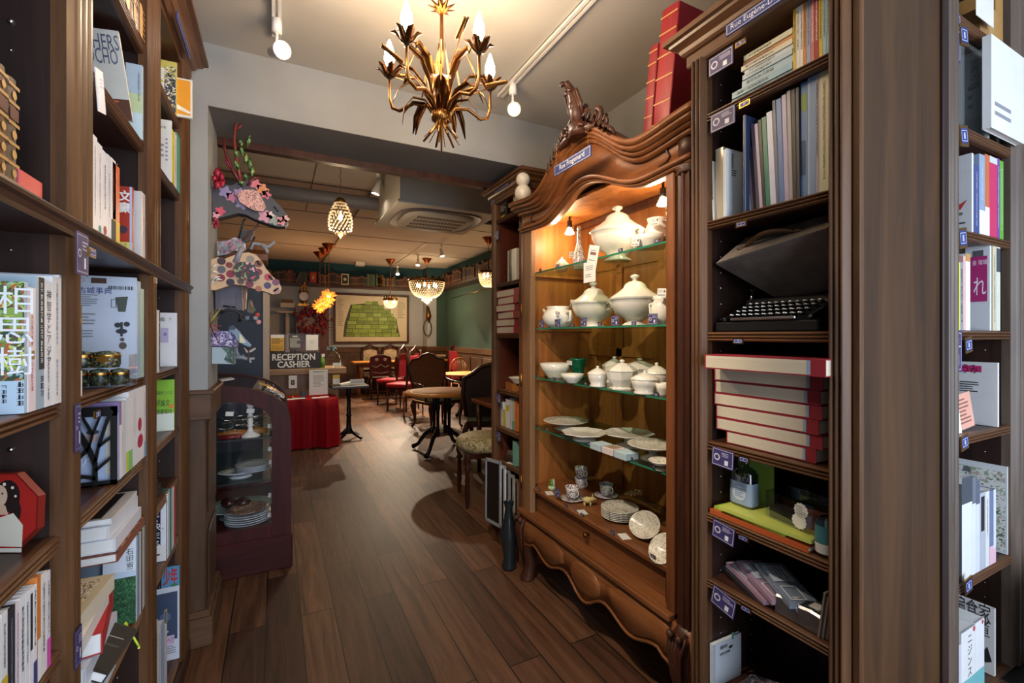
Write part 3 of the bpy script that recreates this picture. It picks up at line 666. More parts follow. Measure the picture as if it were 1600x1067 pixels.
F2 = [('t', '古城事典', .38, .86, .014, '#3f4a8a', .5), ('o', 0, 0, 1, 1, '#c9cdd8', .012), ('c', .18, .955, .035, K), ('c', .18, .955, .027, '#dfe3ee'), ('r', .32, .93, .55, .98, '#54392a'), ('bar', .58, .875, .96, .91, K), ('l', .06, .70, .42, .82, 6, GR), ('l', .06, .52, .38, .64, 4, GR), ('l', .06, .40, .35, .48, 3, GR), ('p', [(.68, .80), (.88, .81), (.84, .66), (.73, .66)], '#4b5247'), ('o', .62, .70, .70, .78, '#4b5247', .01), ('c', .78, .47, .09, '#2f3238', .05), ('c', .72, .53, .05, '#2f3238'), ('c', .86, .54, .05, '#2f3238'), ('r', .76, .42, .80, .56, '#2f3238'), ('c', .8, .33, .06, '#5d5346', .07), ('c', .79, .39, .035, '#5d5346')]
faceout(L, 108, 214, 432, 1.278, '#ccd4e4', 'white castle dictionary cover titled 古城事典 with small object pictures', F2, w=.11, th=.02, tilt=.02)
standing(L, 214, 220, 440, 1.278, '#9fc0d6', 'light blue book right of the castle dictionary', None, .05, .14, [V('#5c86a0', .1, .9, .005)])
standing(L, 220, 225, 452, 1.278, '#a9c8bf', 'pale green thin book right end of castle dictionary shelf', None, .05, .14)
standing(L, 117, 128, 476, 1.278, '#3c2a20', 'dark brown book with white wrapper before castle dictionary', None, .004, .12, [('r', 0, 0, 1, .28, '#dcdde0'), ('r', 0, .8, 1, .85, '#a9854a')])
# acrylic tray with patterned paperweight boxes
TM = Matrix.Translation((-.435, 1.375, 1.279))
t = setm(thing('acrylic_tray', 'clear acrylic tray holding decorated round boxes before the castle dictionary', 'tray'), TM)
bb = B('acryl').box(0, .125, 0, .07, 0, .003).box(0, .125, 0, .002, .003, .03).box(.123, .125, .002, .07, .003, .075).box(0, .002, .002, .07, .003, .03); bb.build('tray', t)
dk = vorm('enamel_floral', ['#1e2420', '#2c352e', '#3c4a3a', '#8a7a4a', '#1b1b1b', '#55604c'], 110, .3)
g_ = 'decorated trinket boxes in an acrylic tray'
for i, (u, wv, z, r, star) in enumerate(((.024, .03, .003, .0185, 0), (.062, .03, .003, .0185, 0), (.10, .03, .003, .0185, 0), (.028, .034, .045, .022, 0), (.075, .03, .045, .027, 1))):
    o = setm(thing('trinket_box', ('gold star trinket box on top' if star else 'small dark floral oval trinket box') + ('' if star else ' in upper row' if i == 3 else ' in lower row, ' + ORD[i] + ' from left') + ' of the acrylic tray', 'box', group=g_), TM @ Matrix.Translation((u, wv, z)))
    bb = B(dk).lathe([(.0001, 0), (r * .9, 0), (r, .008), (r, .03), (r * .95, .036), (.0001, .04)], (0, 0, 0), 20, 1, .9); bb.build('body', o)
    bb = B('gold'); bb.lathe([(r * 1.01, .024), (r * 1.03, .027), (r * 1.01, .03)], (0, 0, 0), 20, 1, .9)
    if star:
        bb.poly([Vector((math.cos(PI / 2 + PI * k / 6) * (r * .7 if k % 2 == 0 else r * .38), -r * .96, .021 + math.sin(PI / 2 + PI * k / 6) * (r * .5 if k % 2 == 0 else r * .27))) for k in range(12)])
    bb.build('gold_trim', o)
# --- bay B 1.037 : tree bookend and magazines
W_, H_ = .092, .19
t = setm(thing('tree_bookend', 'black metal bookend cut as tree branches on the left bookcase', 'bookend'), L.mat(L.u(183, .002), W_ + .002, 1.0375) @ Matrix.Rotation(-PI / 2, 4, 'Z'))
bb = B('black')
for (x0, z0, x1, z1, t_) in ((0, 0, 1, .06, 0), (0, .88, 1, 1, 0), (.86, 0, 1, 1, 0), (-.02, 0, .05, 1, 0)): bb.box(x0 * W_, x1 * W_, 0, .003, z0 * H_, z1 * H_)
def br_(pts, w_): 
    for (a, c) in zip(pts[:-1], pts[1:]):
        a, c = Vector(a), Vector(c); dd = (c - a).normalized(); nn = Vector((-dd.y, dd.x)) * w_ / 2
        q = [a + nn, a - nn, c - nn * .85, c + nn * .85]; bb.prism([(v.x * W_, v.y * H_) for v in q], 'y', -.0005, .0035)
br_([(.55, 0), (.55, .3), (.42, .48), (.2, .72), (.02, .9)], .11); br_([(.55, .3), (.62, .5), (.78, .8), (.9, .95)], .07); br_([(.42, .48), (.1, .3), (0, .22)], .06); br_([(.42, .48), (.5, .66), (.3, .88)], .055); br_([(.62, .5), (.9, .62)], .05); br_([(.56, .2), (.88, .35)], .05); br_([(.5, .66), (.66, .9)], .05); br_([(.56, .1), (.3, .14), (.0, .05)], .05); br_([(.2, .72), (.05, .56)], .05)
bb.build('tree_plate', t); B('black').box(0, W_, 0, .12, 0, .003).build('foot_plate', t)
faceout(L, 100, 187, 648, 1.041, '#a9b8d6', 'pale blue book with portrait behind the black tree bookend', [('c', .5, .66, .12, '#b79a94'), ('c', .52, .74, .12, '#3a3340', .06), ('t', 'リア', .3, .34, .025, '#f0f2f6', .4), ('r', .76, .1, 1, .9, '#c7c3b4')], th=.014)
faceout(L, 140, 214, 612, 1.0385, '#aab454', 'olive green topped white magazine behind the tree bookend', [('r', 0, 0, 1, .86, '#e3e4ea'), ('r', .35, .90, .75, .94, '#c9cfe0'), ('r', .75, .0, .97, .27, '#7fc878'), ('c', .5, .78, .03, K), ('c', .62, .79, .03, K)], th=.004)
row(L, 186, 1.0412, [(190, 628, '#8f7aa8', 'thin violet booklet', [('r', 0, 0, 1, .7, '#e8e6ea')]), (193, 628, '#e7e2e4', 'thin white booklet with orange print', [V('#c7683c', .2, .9, .003)]), (197, 627, '#cfd6df', 'thin grey booklet', []), (201, 622, '#e2e6e8', 'thin white booklet', [('r', 0, 0, 1, .28, '#c8d13d')]), (207, 612, '#e9eaec', 'white booklet with green foot', [('r', 0, 0, 1, .25, '#7fc878')]), (214, 609, '#e6e6ec', 'white glossy booklet', [V(GR, .4, .9, .004)]), (231, 604, '#ecebf0', 'wide white magazine with red drawing', [('c', .3, .5, .2, '#b5284a'), ('c', .35, .27, .3, '#b5284a', .2), V('#c94a5c', .1, .9, .005, .85), ('r', .8, 0, 1, .22, '#8fb4cf')])],
    'behind the black tree bookend', 'magazines behind the tree bookend', w=.025, dep=.12)
bkq = flat(L, 1.10, 1.25, .035, 1.038, .018, .12, '#c9b64a', 'yellow-edged black book lying before the tree bookend', fr=[('r', 0, 0, 1, .75, '#2c2b2c'), ('t', 'AOW', .5, .5, .02, '#d9d6cc', .6)], rz=-.5)
# --- bay B pile (0.60)
def pile():
    z = .60
    for th, c_, a, d_, lab, fr, rz in ((.05, '#d5d7de', 1.20, 1.42, 'white art book at the bottom of the near left pile', None, .02), (.04, '#dfe1e8', 1.19, 1.42, 'white art book, second from bottom of the near left pile', None, -.03), (.035, '#ced3de', 1.21, 1.43, 'pale grey art book under the red book, near left pile', None, .02),
            (.045, '#b3242a', 1.25, 1.465, 'thick red cover book with white oval in the near left pile', [('r', 0, 0, 1, 1, '#b81f27'), ('c', .75, .72, .12, '#e7cfd0'), ('v', .2, .1, .8, .012, '#f1dcdc'), ('v', .42, .1, .9, .014, '#f1dcdc'), ('v', .6, .1, .7, .008, '#f1dcdc')], .16),
            (.03, '#e3e1da', 1.18, 1.38, 'thick white book just above the red book', None, .05), (.035, '#d6cdb8', 1.18, 1.38, 'cream engraved-pattern book topmost of the near left pile', [('r', 0, 0, 1, 1, '#c9b892'), ('r', .1, .1, .9, .9, vorm('engraved_letters', ['#d8ccb0', '#5f4636', '#d8ccb0', '#c9a878'], 90)), ('r', 0, .93, 1, 1, '#b3242a')], -.05)):
        flat(L, a, d_, .0, z, th, .16, c_, lab, fr=fr, rz=rz); z += th + .001
    z = .842
    flat(L, 1.44, 1.70, .004, z, .022, .25, '#8a4a34', 'wide rust and brown landscape art book under the white ones', sp=[('r', 0, 0, 1, 1, '#8e5640')], fr=[('r', 0, 0, 1, 1, vorm('rust_painting', ['#6a3a2a', '#8e5640', '#3c2a26', '#b17a5a'], 40))]); z += .023
    for k in range(2): flat(L, 1.45, 1.69, .01 + .01 * k, z, .032, .24, '#dfe2ea', f'thick white art book, {("lower", "upper")[k]} of two under the dark-cover book', rz=-.02 * k); z += .033
    flat(L, 1.46, 1.69, .02, z, .014, .23, '#e1dfe0', 'dark-photo cover art book topmost of the far left pile', fr=[('r', .1, .05, .95, .95, '#2a2220'), ('p', [(.2, .2), (.6, .3), (.7, .75), (.35, .6)], '#6d7088'), ('r', .3, 0, .8, .14, '#cfc4bd'), ('l', .4, .03, .7, .12, 3, K)])
    for k in range(5):
        standing(L, 0, 0, 0, .601, ('#8a8f96', '#c9c4b8', '#5a4a44', '#dfe1e6', '#7a8a9a')[k], f'upright book, {ORD[k]} from right behind the forest photo book', None, h=.235, u=1.695 - .016 * k, thk=.015)
pile()
faceout(L, 160, 214, 852, .601, '#dfe5ef', 'white book with green forest photo cover, lower left bookcase', [('r', 0, 0, 1, .55, vorm('forest_photo', ['#1f4a2c', '#2c6238', '#173a24', '#4a8050', '#2a5436'], 120)), ('T', '石田省三郎', .82, .84, .016, K), ('r', 0, .55, 1, .62, '#c2d2e2')], th=.012, h=.238)
t = flat(L, 1.25, 1.41, -.03, .66, .022, .15, '#1c1c1e', 'black glossy book leaning out before the left pile', fr=[('r', .02, .02, .98, .98, '#17181b'), ('l', .1, .4, .8, .5, 1, '#3d4046'), ('r', .55, .6, .9, .98, '#b6b2be'), ('l', .1, .28, .5, .31, 1, '#c4c8cc')], pitch=.55, rz=-.1)
cl = B(pm('#bcd83a', .3)); cl.tube([(-.012, 0, -.036), (-.004, 0, -.034), (-.004, 0, -.02), (-.008, 0, .02), (-.008, .0, .034), (.0, .0, .036), (.004, .0, .028)], .0024, 8)
o = cl.build('book_clip'); setm(o, L.mat(1.42, -.03, .665) @ Matrix.Rotation(.5, 4, 'Y') @ Matrix.Rotation(-.5, 4, 'X')); tag(o, 'bright lime green wire clip hooked beside the black glossy book', 'clip')
flat(L, 1.20, 1.33, .02, .601, .03, .13, '#26262a', 'black and grey book at the foot of the left pile', rz=.3)
# --- bay A lower : octagonal picture box, books
t = setm(thing('picture_box', 'octagonal red box with portrait of a dark-haired woman in white', 'box'), Matrix.Translation(Vector((P(-4, 868, d=.76).x, P(-4, 868, d=.76).y, 1.0385))) @ Matrix.Rotation(-TH, 4, 'Z') @ Matrix.Rotation(-.04, 4, 'X'))
r8 = .070; oct_ = [(r8 * math.cos(PI / 8 + k * PI / 4), .065 + r8 * math.sin(PI / 8 + k * PI / 4)) for k in range(8)]
bb = B(pm('#7a2018', .4)).prism(oct_, 'y', 0, .012); bb.build('box_body', t)
bb = B(pm('#b32a24', .4)); bb.poly([(x * .97, -.0006, .065 + (z - .065) * .97) for x, z in oct_])
bb.deco((-r8, -.0007, 0), (1, 0, 0), (0, 0, 1), 2 * r8, 2 * r8, [('c', .60, .66, .15, '#2a1a16', .19), ('c', .70, .48, .07, '#2a1a16', .14), ('c', .50, .66, .10, '#e2bfa2', .13), ('p', [(.45, .55), (.58, .55), (.62, .44), (.42, .44)], '#dcb698'), ('p', [(.18, .08), (.8, .06), (.80, .32), (.68, .46), (.5, .40), (.34, .46), (.24, .34)], '#e6dcc9'), ('c', .47, .69, .012, '#4a2a20'), ('c', .54, .69, .012, '#4a2a20'), ('c', .50, .60, .02, '#b0564a', .008), ('c', .56, .80, .02, '#f1e6d2'), ('c', .66, .76, .018, '#f1e6d2'), ('c', .70, .66, .015, '#f1e6d2'), ('r', .2, .0, .8, .05, '#e8e2d2')])
bb.build('picture', t)
row(L, -30, .832, [(-12, 988, '#d7d7dd', 'white paperback', [V(GR)]), (2, 972, '#e4e5e6', 'white paperback with violet tip', [('r', 0, .0, 1, .4, '#c3ab2e')]), (12, 957, '#e0e0e2', 'white paperback with yellow foot', [('r', 0, .0, 1, .45, '#c3ab2e'), V(K, .5, .9, .005)]), (24, 950, '#262a36', 'dark navy paperback', [V('#8c93aa', .3, .9, .005), ('r', 0, 0, 1, .1, '#b08ac0')]), (31, 942, '#e1d8da', 'slim white paperback with pink title', [V('#b58a9a', .2, .9, .004)]), (40, 932, '#e3e4ea', 'white paperback with bold black title', [V(K, .3, .9, .007), ('r', .2, 0, .8, .1, '#7a4a9a')]), (46, 925, '#e6e6ea', 'white paperback', [V(K, .3, .9, .004)]), (52, 920, '#e8e8ec', 'white paperback with black panel title', [('r', .2, .4, .8, .95, '#20222a')]), (58, 915, '#eceaea', 'white paperback with navy foot', [('r', 0, 0, 1, .25, '#3f3f7e'), V(K, .4, .95, .005)])],
    'on low shelf of nearest left bay', 'paperbacks on the low left shelf', w=.02, dep=.10)
standing(L, 58, 64, 900, .832, '#d07a34', 'orange and white paperback on low shelf of nearest left bay', 'paperbacks on the low left shelf', .02, .10, [('r', 0, 0, 1, .4, '#e6e4e2')])
standing(L, 64, 73, 896, .832, '#e4dfda', 'cream paperback with orange top, low nearest left shelf', 'paperbacks on the low left shelf', .02, .10, [V(K, .2, .9, .006)])
standing(L, 73, 79, 893, .832, '#dcdde4', 'white paperback with magenta foot, last on low left shelf', 'paperbacks on the low left shelf', .02, .10, [('r', 0, 0, 1, .3, '#d64fb0'), V(K, .35, .9, .005)])
# --- bay C
def at_(F, px0, px1, w=.02): return F.u(px0, w), F.u(px1, w)
faceout(L, 246, 277, 95, 2.26, '#cfc46a', 'yellow and navy patterned book on top shelf, left far bay', [('r', .35, .02, .95, .9, vorm('navy_pattern', ['#2c3550', '#c8bf5a', '#2c3550', '#dcd8c8', '#39425f'], 70)), ('r', 0, .3, .35, .85, '#e4e6e2'), ('c', .2, .6, .1, '#c5c23a')], w=.04, th=.02, tilt=.02)
faceout(L, 262, 301, 122, 2.262, '#e9e3d6', 'white book with orange cover standing out past upright', [('r', .05, .06, .93, .96, '#e39a24'), ('p', [(.05, .5), (.3, .2), (.9, .1), (.93, .16), (.4, .3), (.15, .6), (.1, .96), (.05, .96)], '#efe9dc'), ('t', '学', .3, .35, .012, K, .3)], wf=-.045, th=.02)
faceout(L, 244, 269, 187, 1.97, '#dfe0df', 'white book lettered words face-out on upper left far bay', [('t', 'words', .4, .88, .012, K, .5), ('l', .6, .3, .75, .7, 6, GR), ('l', .3, .35, .5, .6, 3, GR)], w=.04, th=.012, tilt=.02)
row(L, 269, 1.97, [(272.5, 205, '#d8c83c', 'yellow spined book'), (276, 210, '#e2e2e0', 'white spined book', [V(K)]), (282, 213, '#4fa596', 'teal spined book')], 'upper left far bay', None, w=.03, dep=.14)
row(L, 238, 1.278, [(241, 480, '#c9c2c0', 'narrow grey paperback'), (245, 482, '#e0e2e8', 'narrow white paperback', [V('#b05a5a', .2, .9, .003)]), (249, 485, '#dfe3e8', 'narrow pale paperback', [V(GR, .2, .9, .003)])], 'middle left far bay', None, w=.02, dep=.13)
faceout(L, 250, 277, 489, 1.278, '#e4e4e8', 'white journal numbered 7 with violet picture, middle left far bay', [('t', '侖', .15, .88, .014, K, .3), ('t', '7', .6, .88, .01, K, .3), ('r', .05, .45, .5, .72, '#b9aed0'), ('c', .3, .6, .12, '#8a7bb8')], w=.05, th=.01, tilt=.02)
o = B('black').box(0, .055, 0, .002, 0, .085).box(0, .055, 0, .07, 0, .002).build('steel_bookend'); setm(o, L.mat(1.90, .03, 1.279)); tag(o, 'small plain black bookend before the white journal', 'bookend')
faceout(L, 240, 273, 594, 1.042 - .005, '#8fc43c', 'bright green book titled 評論文 with orange dot', [('r', 0, 0, 1, .35, '#dfe6d8'), ('t', '評論文', .45, .55, .02, '#2c3a2a', .7), ('t', '読書案内', .5, .38, .016, '#2c3a2a', .75), ('t', '未来をつくる', .5, .75, .012, '#2c3a2a', .8), ('c', .86, .48, .12, '#e07a34')], w=.04, th=.012, tilt=.03)
for k in range(4): flat(L, 1.86, 2.06 - .01 * k, .03, .8335 + k * .0176, .017, .13, ['#1b1b1e', '#26262a', '#151518', '#1e1e22'][k], f'black book, {ORD[3 - k]} from top of dark stack, left far bay', rz=-.05 + .05 * k, group='dark stacked books')
o = B(pm('#c9b98a', .6)).box(0, .11, 0, .002, 0, .08).build('print_card'); setm(o, L.mat(2.05, .12, .834) @ Matrix.Rotation(-.1, 4, 'X')); tag(o, 'yellowish printed card standing behind the dark stacked books', 'card')
faceout(L, 236, 261, 786, .6005, '#20243a', 'navy and white book titled すぐ決まる, low left far bay', [('r', .62, 0, 1, 1, '#e3e4ea'), ('r', 0, 0, 1, .28, '#dfdcd8'), ('T', 'すぐ決まる', .32, .90, .028, '#f0f0f2'), ('c', .75, .55, .05, '#4a9a52'), ('c', .45, .12, .15, '#6a4a3c', .08)], w=.05, th=.014, tilt=.03)
row(L, 262, .60, [(265, 770, '#e3e5ea', 'thin white paperback'), (268, 765, '#3c8a82', 'thin teal paperback'), (272, 762, '#dfe1e6', 'slim white paperback with grey print', [V(GR, .2, .9, .004)]), (275, 760, '#b53a3a', 'thin red paperback')], 'low left far bay', None, w=.03, dep=.12)
faceout(L, 252, 292, 885, .10, '#5a93b8', 'light blue magazine lettered 少年 behind the moon picture', [('t', '少年', .5, .90, .05, '#c02a34', .8), ('c', .7, .8, .2, '#3f7a4a', .1)], w=.09, th=.008, tilt=.02)
faceout(L, 240, 288, 918, .10, '#d3d6e0', 'framed-style cover with night-blue figure on a glowing ladder', [('r', .06, .28, .92, .93, '#3d4a66'), ('c', .45, .6, .22, '#5a6c8c'), ('p', [(.38, .5), (.52, .52), (.52, .72), (.40, .70)], '#b9a05a'), ('p', [(.41, .53), (.49, .54), (.49, .69), (.42, .68)], '#4f5e7c'), ('c', .46, .40, .12, '#c8cfd0', .06), ('r', .5, .22, .8, .34, '#d8b8d2'), ('t', 'へり', .65, .28, .02, K, .25), ('l', .5, .08, .85, .2, 4, GR)], w=.04, th=.01, tilt=.02)
row(L, 236, .10, [(243, 990, '#3c3c44', 'dark paperback'), (247, 972, '#d9d6cf', 'cream paperback', [V('#8a6a4a')]), (251, 975, '#e2e4ea', 'white paperback with blue print', [V('#4a5a9a')]), (257, 975, '#9fb7cf', 'light blue paperback', [V('#e8e8ee')]), (261, 980, '#e4e4e8', 'white paperback', [V('#c98a3c')])], 'at foot of left bookcase', 'small paperbacks at the foot', w=.012, dep=.1)

# ================================================================== right bookcase contents
def pu(px, w=.02): return RB.u(px, w)
z = 2.0945; cs = ['#cfd5c0', '#6f93a0', '#8fb0bd', '#a3bdc6', '#b3c2c6', '#c7d0d2', '#d4cdb5', '#c98d53', '#d6cfae']
hs = [.008, .007, .018, .02, .014, .012, .014, .011, .015]
for k, (c_, h_) in enumerate(zip(cs, hs)):
    lft = 1140 if k < 3 else 1158
    flat(RB, pu(lft + (k % 3) * 2), pu(1238), .02 + .004 * (k % 2), z, h_, .15, c_, f'{["pale green thin", "slate blue thin", "pale blue", "light blue", "grey-blue", "pale grey", "cream", "orange", "ivory"][k]} book, {ORD[8 - k]} from top of flat stack, top right shelf', [V('#6a6a6a', .35, .9, h_ * .5, .5)], group='pale books lying in a flat stack'); z += h_ + .0008
tr = [(1234, 14, '#c9a72a', 'mustard yellow paperback'), (1241, 9, '#d9d6cc', 'ivory paperback'), (1247, 5, '#e0dccf', 'cream paperback'), (1253, 0, '#cf7f36', 'orange paperback'), (1261, -3, '#8fa0bd', 'grey-blue paperback'), (1268, -8, '#c96f72', 'dusty pink paperback'), (1276, -12, '#9a2f2c', 'deep red paperback'), (1283, -14, '#d8b52e', 'bright yellow paperback'), (1290, -16, '#9cc0ca', 'pale aqua paperback'), (1296, -16, '#8fb3c4', 'light blue paperback')]
row(RB, 1239, 2.0945, [(1239 + (q[0] - 1228) * .84, q[1], q[2], q[3], [V('#f0efe8' if i in (5, 6) else '#5a5650', .3, .9, .004)]) for i, q in enumerate(tr)], 'on top right shelf', 'upright paperbacks on the top right shelf', w=.02, dep=.11)
# shelf 1.758
faceout(RB, 1112, 1136, 218, 1.7585, '#c6cdd6', 'grey-blue printed leaflet behind white books, second right shelf', [('l', .1, .1, .9, .9, 10, GR)], w=.10, th=.003, tilt=.02, par=1)
standing(RB, 1107, 1117, 241, 1.7585, '#dfe1e6', 'white leaning book at left end, second right shelf', None, .02, .15, [V(K, .3, .9, .004)], lean=-.05)
standing(RB, 1118, 1130, 232, 1.7585, '#c9c2ae', 'clear-wrapped book with silvery glare, second right shelf', None, .03, .15, None, rough=.12)
faceout(RB, 1130, 1160, 235, 1.7585, '#cfd8e0', 'thick pale blue-white book with barcode, second right shelf', [('bar', .3, .72, .42, .95, K), ('l', .3, .6, .6, .7, 3, K), ('r', 0, 0, .1, 1, '#dfe5ea')], w=.02, th=.05, tilt=0)
faceout(RB, 1161, 1186, 183, 1.7585, '#2f3c5a', 'dark blue card-covered folder, second right shelf', [('r', 0, 0, .05, 1, '#8a93a8')], w=.06, th=.006, tilt=.02)
mags = [(1174, 218, '#bcc3cc', 'pale'), (1178, 220, '#7a6a66', 'brown'), (1182, 228, '#30282a', 'black'), (1187, 190, '#5d4c60', 'plum'), (1192, 190, '#cbb9c2', 'pinkish'), (1197, 184, '#2a2a30', 'charcoal'), (1204, 180, '#2f7d68', 'emerald green'), (1213, 172, '#d4d8e4', 'white'), (1218, 154, '#6c6f7c', 'grey'), (1226, 152, '#5f7fae', 'blue'), (1233, 146, '#b3a9bf', 'lilac'), (1239, 140, '#a89e98', 'taupe'), (1245, 138, '#33323a', 'black'), (1250, 136, '#3b3f45', 'slate')]
px_ = 1170; 
for i, (p1, py, c_, nm_) in enumerate(mags):
    standing(RB, px_, p1, py, 1.7585, c_, f'thin {nm_} leaning magazine, {ORD[i]} from left after dark blue folder', 'thin magazines leaning on the right shelf', .025, .2, None, lean=-.09 + i * .006, page='#c9c9cc', h=RB.z((px_ + p1) / 2, py, .025) - 1.7585 - .0); px_ = p1
row(RB, 1251, 1.7585, [(1262, 129, '#5f86b4', 'tall blue picture folder', [('r', .1, .75, .9, .9, '#7f9a4a'), ('r', 0, .2, .7, .5, '#3a5478')]), (1274, 113, '#7f9fca', 'tall light blue folder', [('r', 0, 0, .3, 1, '#a9c0e0')]), (1280, 109, '#a3a0b2', 'tall lilac-grey volume', [V(K, .3, .9, .004)]), (1296, 106, '#c9c9ac', 'tall cream volume with plastic jacket', [V('#7a7a6a', .1, .9, .006)])], 'right end second right shelf', None, w=.03, dep=.22)
# typewriter
t = setm(thing('typewriter', 'black portable typewriter with round keys on base board', 'typewriter'), RB.mat(-.81, .02, 1.4105))
bb = B('black').box(-.165, .14, 0, .24, 0, .03); bb.build('base_board', t, bevel=.004)
bb = B(pm('#0f0f10', .25, 0, .6)).prism([(-.0, .031), (.0, .042), (.11, .085), (.14, .098), (.235, .098), (.235, .031)], 'x', -.14, -.128); bb.prism([(-.0, .031), (.0, .042), (.11, .085), (.14, .098), (.235, .098), (.235, .031)], 'x', .115, .127)
bb.box(-.128, .115, .12, .235, .031, .098); bb.prism([(.105, .08), (.118, .104), (.15, .108), (.235, .10), (.235, .09)], 'x', -.14, .127)
bb.build('body', t, bevel=.003)
bb = B('gold').deco((-.06, .1116, .0865), (1, 0, 0), (0, .25, .24), .10, .02, [('t', 'Remette', .5, .6, .012, 'gold', .8)]); bb.build('gold_lettering', t, recalc=False)
bb = B('steel').box(-.11, .085, -.004, .008, .034, .042); bb.build('space_bar', t, bevel=.002)
n = 0
for r_ in range(4):
    for k in range(11):
        x = -.118 + k * .0205 + r_ * .004; y = .018 + r_ * .024; zz = .05 + r_ * .012
        bb = B('steel').lathe([(.0078, 0), (.0078, .0025), (.0072, .0033)], (0, 0, 0), 12); bb.use(pm('#0b0b0b', .15)).lathe([(.0001, .0032), (.0072, .0032), (.0075, .0028)], (0, 0, 0), 12).box(-.001, .001, -.001, .02, -.006, 0)
        k_ = bb.build('key', t, loc=(x, y, zz))
bb = B('black').tube([(-.15, .17, .125), (.137, .17, .125)], .016, 16); bb.use('steel').tube([(-.16, .17, .112), (-.15, .17, .112)], .012, 12).tube([(.137, .17, .112), (.15, .17, .112)], .012, 12); bb.build('platen', t)
t = setm(thing('typewriter_case', 'dark leather typewriter case lid with brown handle, propped behind typewriter', 'case'), RB.mat(-.81, .06, 1.43))
cm_ = plaster('worn_leatherette', '#5c554f', '#6e655d', 30, .55, .3)
case = [(-.155, .0, .16), (-.145, .0, .19), (.14, .0, .26), (.168, .0, .255)]
bb = B(cm_)
fa = [(-.155, -.045, .19), (.165, -.045, .232), (.165, .05, .292), (-.12, .05, .272)]
bb.loft([fa, [(a, c - .004 + .0, z_ + .004) for a, c, z_ in fa]], smooth=False)
bb.poly([(-.155, -.045, .19), (.165, -.045, .232), (.13, .12, .10), (-.06, .12, .08)]); bb.poly([(-.155, -.045, .19), (-.06, .12, .08), (-.06, .20, .08), (-.12, .2, .258), (-.12, .05, .258)]); bb.poly([(.165, -.045, .232), (.165, .05, .292), (.165, .2, .292), (.13, .2, .1), (.13, .12, .1)])
bb.poly([(-.12, .05, .258), (-.12, .2, .258), (.165, .2, .292), (.165, .05, .292)]); bb.build('lid', t)
bb = B(pm('#4a2d1a', .4)); pts = []
for k in range(13):
    s_ = k / 12; pts.append((-.09 + .15 * s_, .0 - .02 * math.sin(PI * s_), .236 + .019 * s_ + .018 * math.sin(PI * s_)))
bb.tube(pts, [.004] + [.007] * 11 + [.004], 8)
for x, zz in ((-.10, .233), (.07, .254)): bb.sphere((x, .0, zz), .015, 8, .5)
bb.build('handle', t)
# seven red folio volumes
reds = []; z = 1.071
hh = [.036, .036, .038, .036, .037, .040, .042]; offs = [(.03, 0, .05), (.02, -.01, .03), (.02, 0, .0), (.02, .01, 0), (.018, 0, 0), (.018, 0, 0), (-.03, .0, 0)]
lx = [1135, 1120, 1118, 1116, 1116, 1116, 1101]; rx = [1275, 1284, 1280, 1284, 1282, 1285, 1290]
for k in range(7):
    w_ = .025 if k < 6 else -.045
    a, c = pu(lx[k], w_), pu(rx[k], w_)
    flat(RB, a, c, w_, z, hh[k], .2 if k < 6 else .22, '#8e1f2c', f'large red cloth folio, {ORD[6 - k]} from top of the heavy stack', fore=False, page='#c9bda5', rz=(0, .02, -.015, .01, -.01, .015, 0)[k], group='heavy stack of red folios', rough=.6, sp=[('r', .08, .10, .92, .985, '#cbbfa8')] + [('r', .2 + .12 * j, .10, .215 + .12 * j, .985, '#b3a68e') for j in range(5)] + [('r', .08, .10, .92, .125, '#8aa0b8')])
    z += hh[k] + .001
# shelf .845 : bottle, clear box, flat books on green paper
o = B(pm('#a3c658', .7)).box(0, .12, 0, .003, 0, .19).build('backing_sheet'); setm(o, RB.mat(-.982, .14, .846)); tag(o, 'lime green backing sheet behind the glass bottle', 'sheet')
flat(RB, pu(1102, -.02), pu(1255, -.02), -.0, .8455, .014, .2, '#b5552a', 'long burnt orange book lowest of flat pair below bottle', rz=.0)
flat(RB, pu(1118), pu(1230), .01, .8605, .008, .18, '#9fc243', 'thin lime green booklet in the middle under the bottle', rz=-.03)
flat(RB, pu(1120, -.01), pu(1262, -.01), .0, .8695, .010, .19, '#bcc35a', 'pale yellow-green book on top under the clear box', rz=.02)
t = setm(thing('glass_bottle', 'square glass bottle with pale blue label on lime books', 'bottle'), RB.mat(pu(1156, .05), .07, .8805))
def rsq(r, z_, n=20): return [(max(-r, min(r, 1.25 * r * math.cos(2 * PI * k / n))), max(-r * .6, min(r * .6, 1.25 * r * .6 * math.sin(2 * PI * k / n))), z_) for k in range(n)]
bb = B('bottleg').loft([rsq(.034, 0), rsq(.036, .004), rsq(.036, .10), rsq(.03, .113), rsq(.013, .122), rsq(.012, .145), rsq(.015, .147), rsq(.015, .152)]); bb.build('glass', t)
bb = B(pm('#93a4bc', .6)).loft([rsq(.0365, .008), rsq(.0365, .075)], caps=False); bb.deco((-.0365, -.0225, .008), (1, 0, 0), (0, 0, 1), .073, .08, [('c', .5, .4, .3, '#b9c4d4'), ('l', .3, .25, .7, .6, 5, '#6a7a9a')]); bb.build('label_wrap', t)
t = setm(thing('clear_gift_box', 'long clear plastic gift box with white scalloped tag', 'box'), RB.mat(pu(1240, .06), .04, .8805) @ Matrix.Rotation(-.12, 4, 'Z'))
bb = B('acryl'); 
for q in ((-.075, .07, 0, .001, 0, .075), (-.075, .07, .1, .101, 0, .075), (-.075, -.074, 0, .1, 0, .075), (.069, .07, 0, .1, 0, .075), (-.075, .07, 0, .1, .074, .075)): bb.box(*q)
bb.build('clear_shell', t)
B(pm('#2a2422', .6)).box(-.07, .02, .01, .09, .001, .03).build('dark_contents', t)
B(pm('#8a4a3a', .6)).box(.025, .065, .01, .09, .001, .05).build('red_contents', t)
bb = B('white'); 
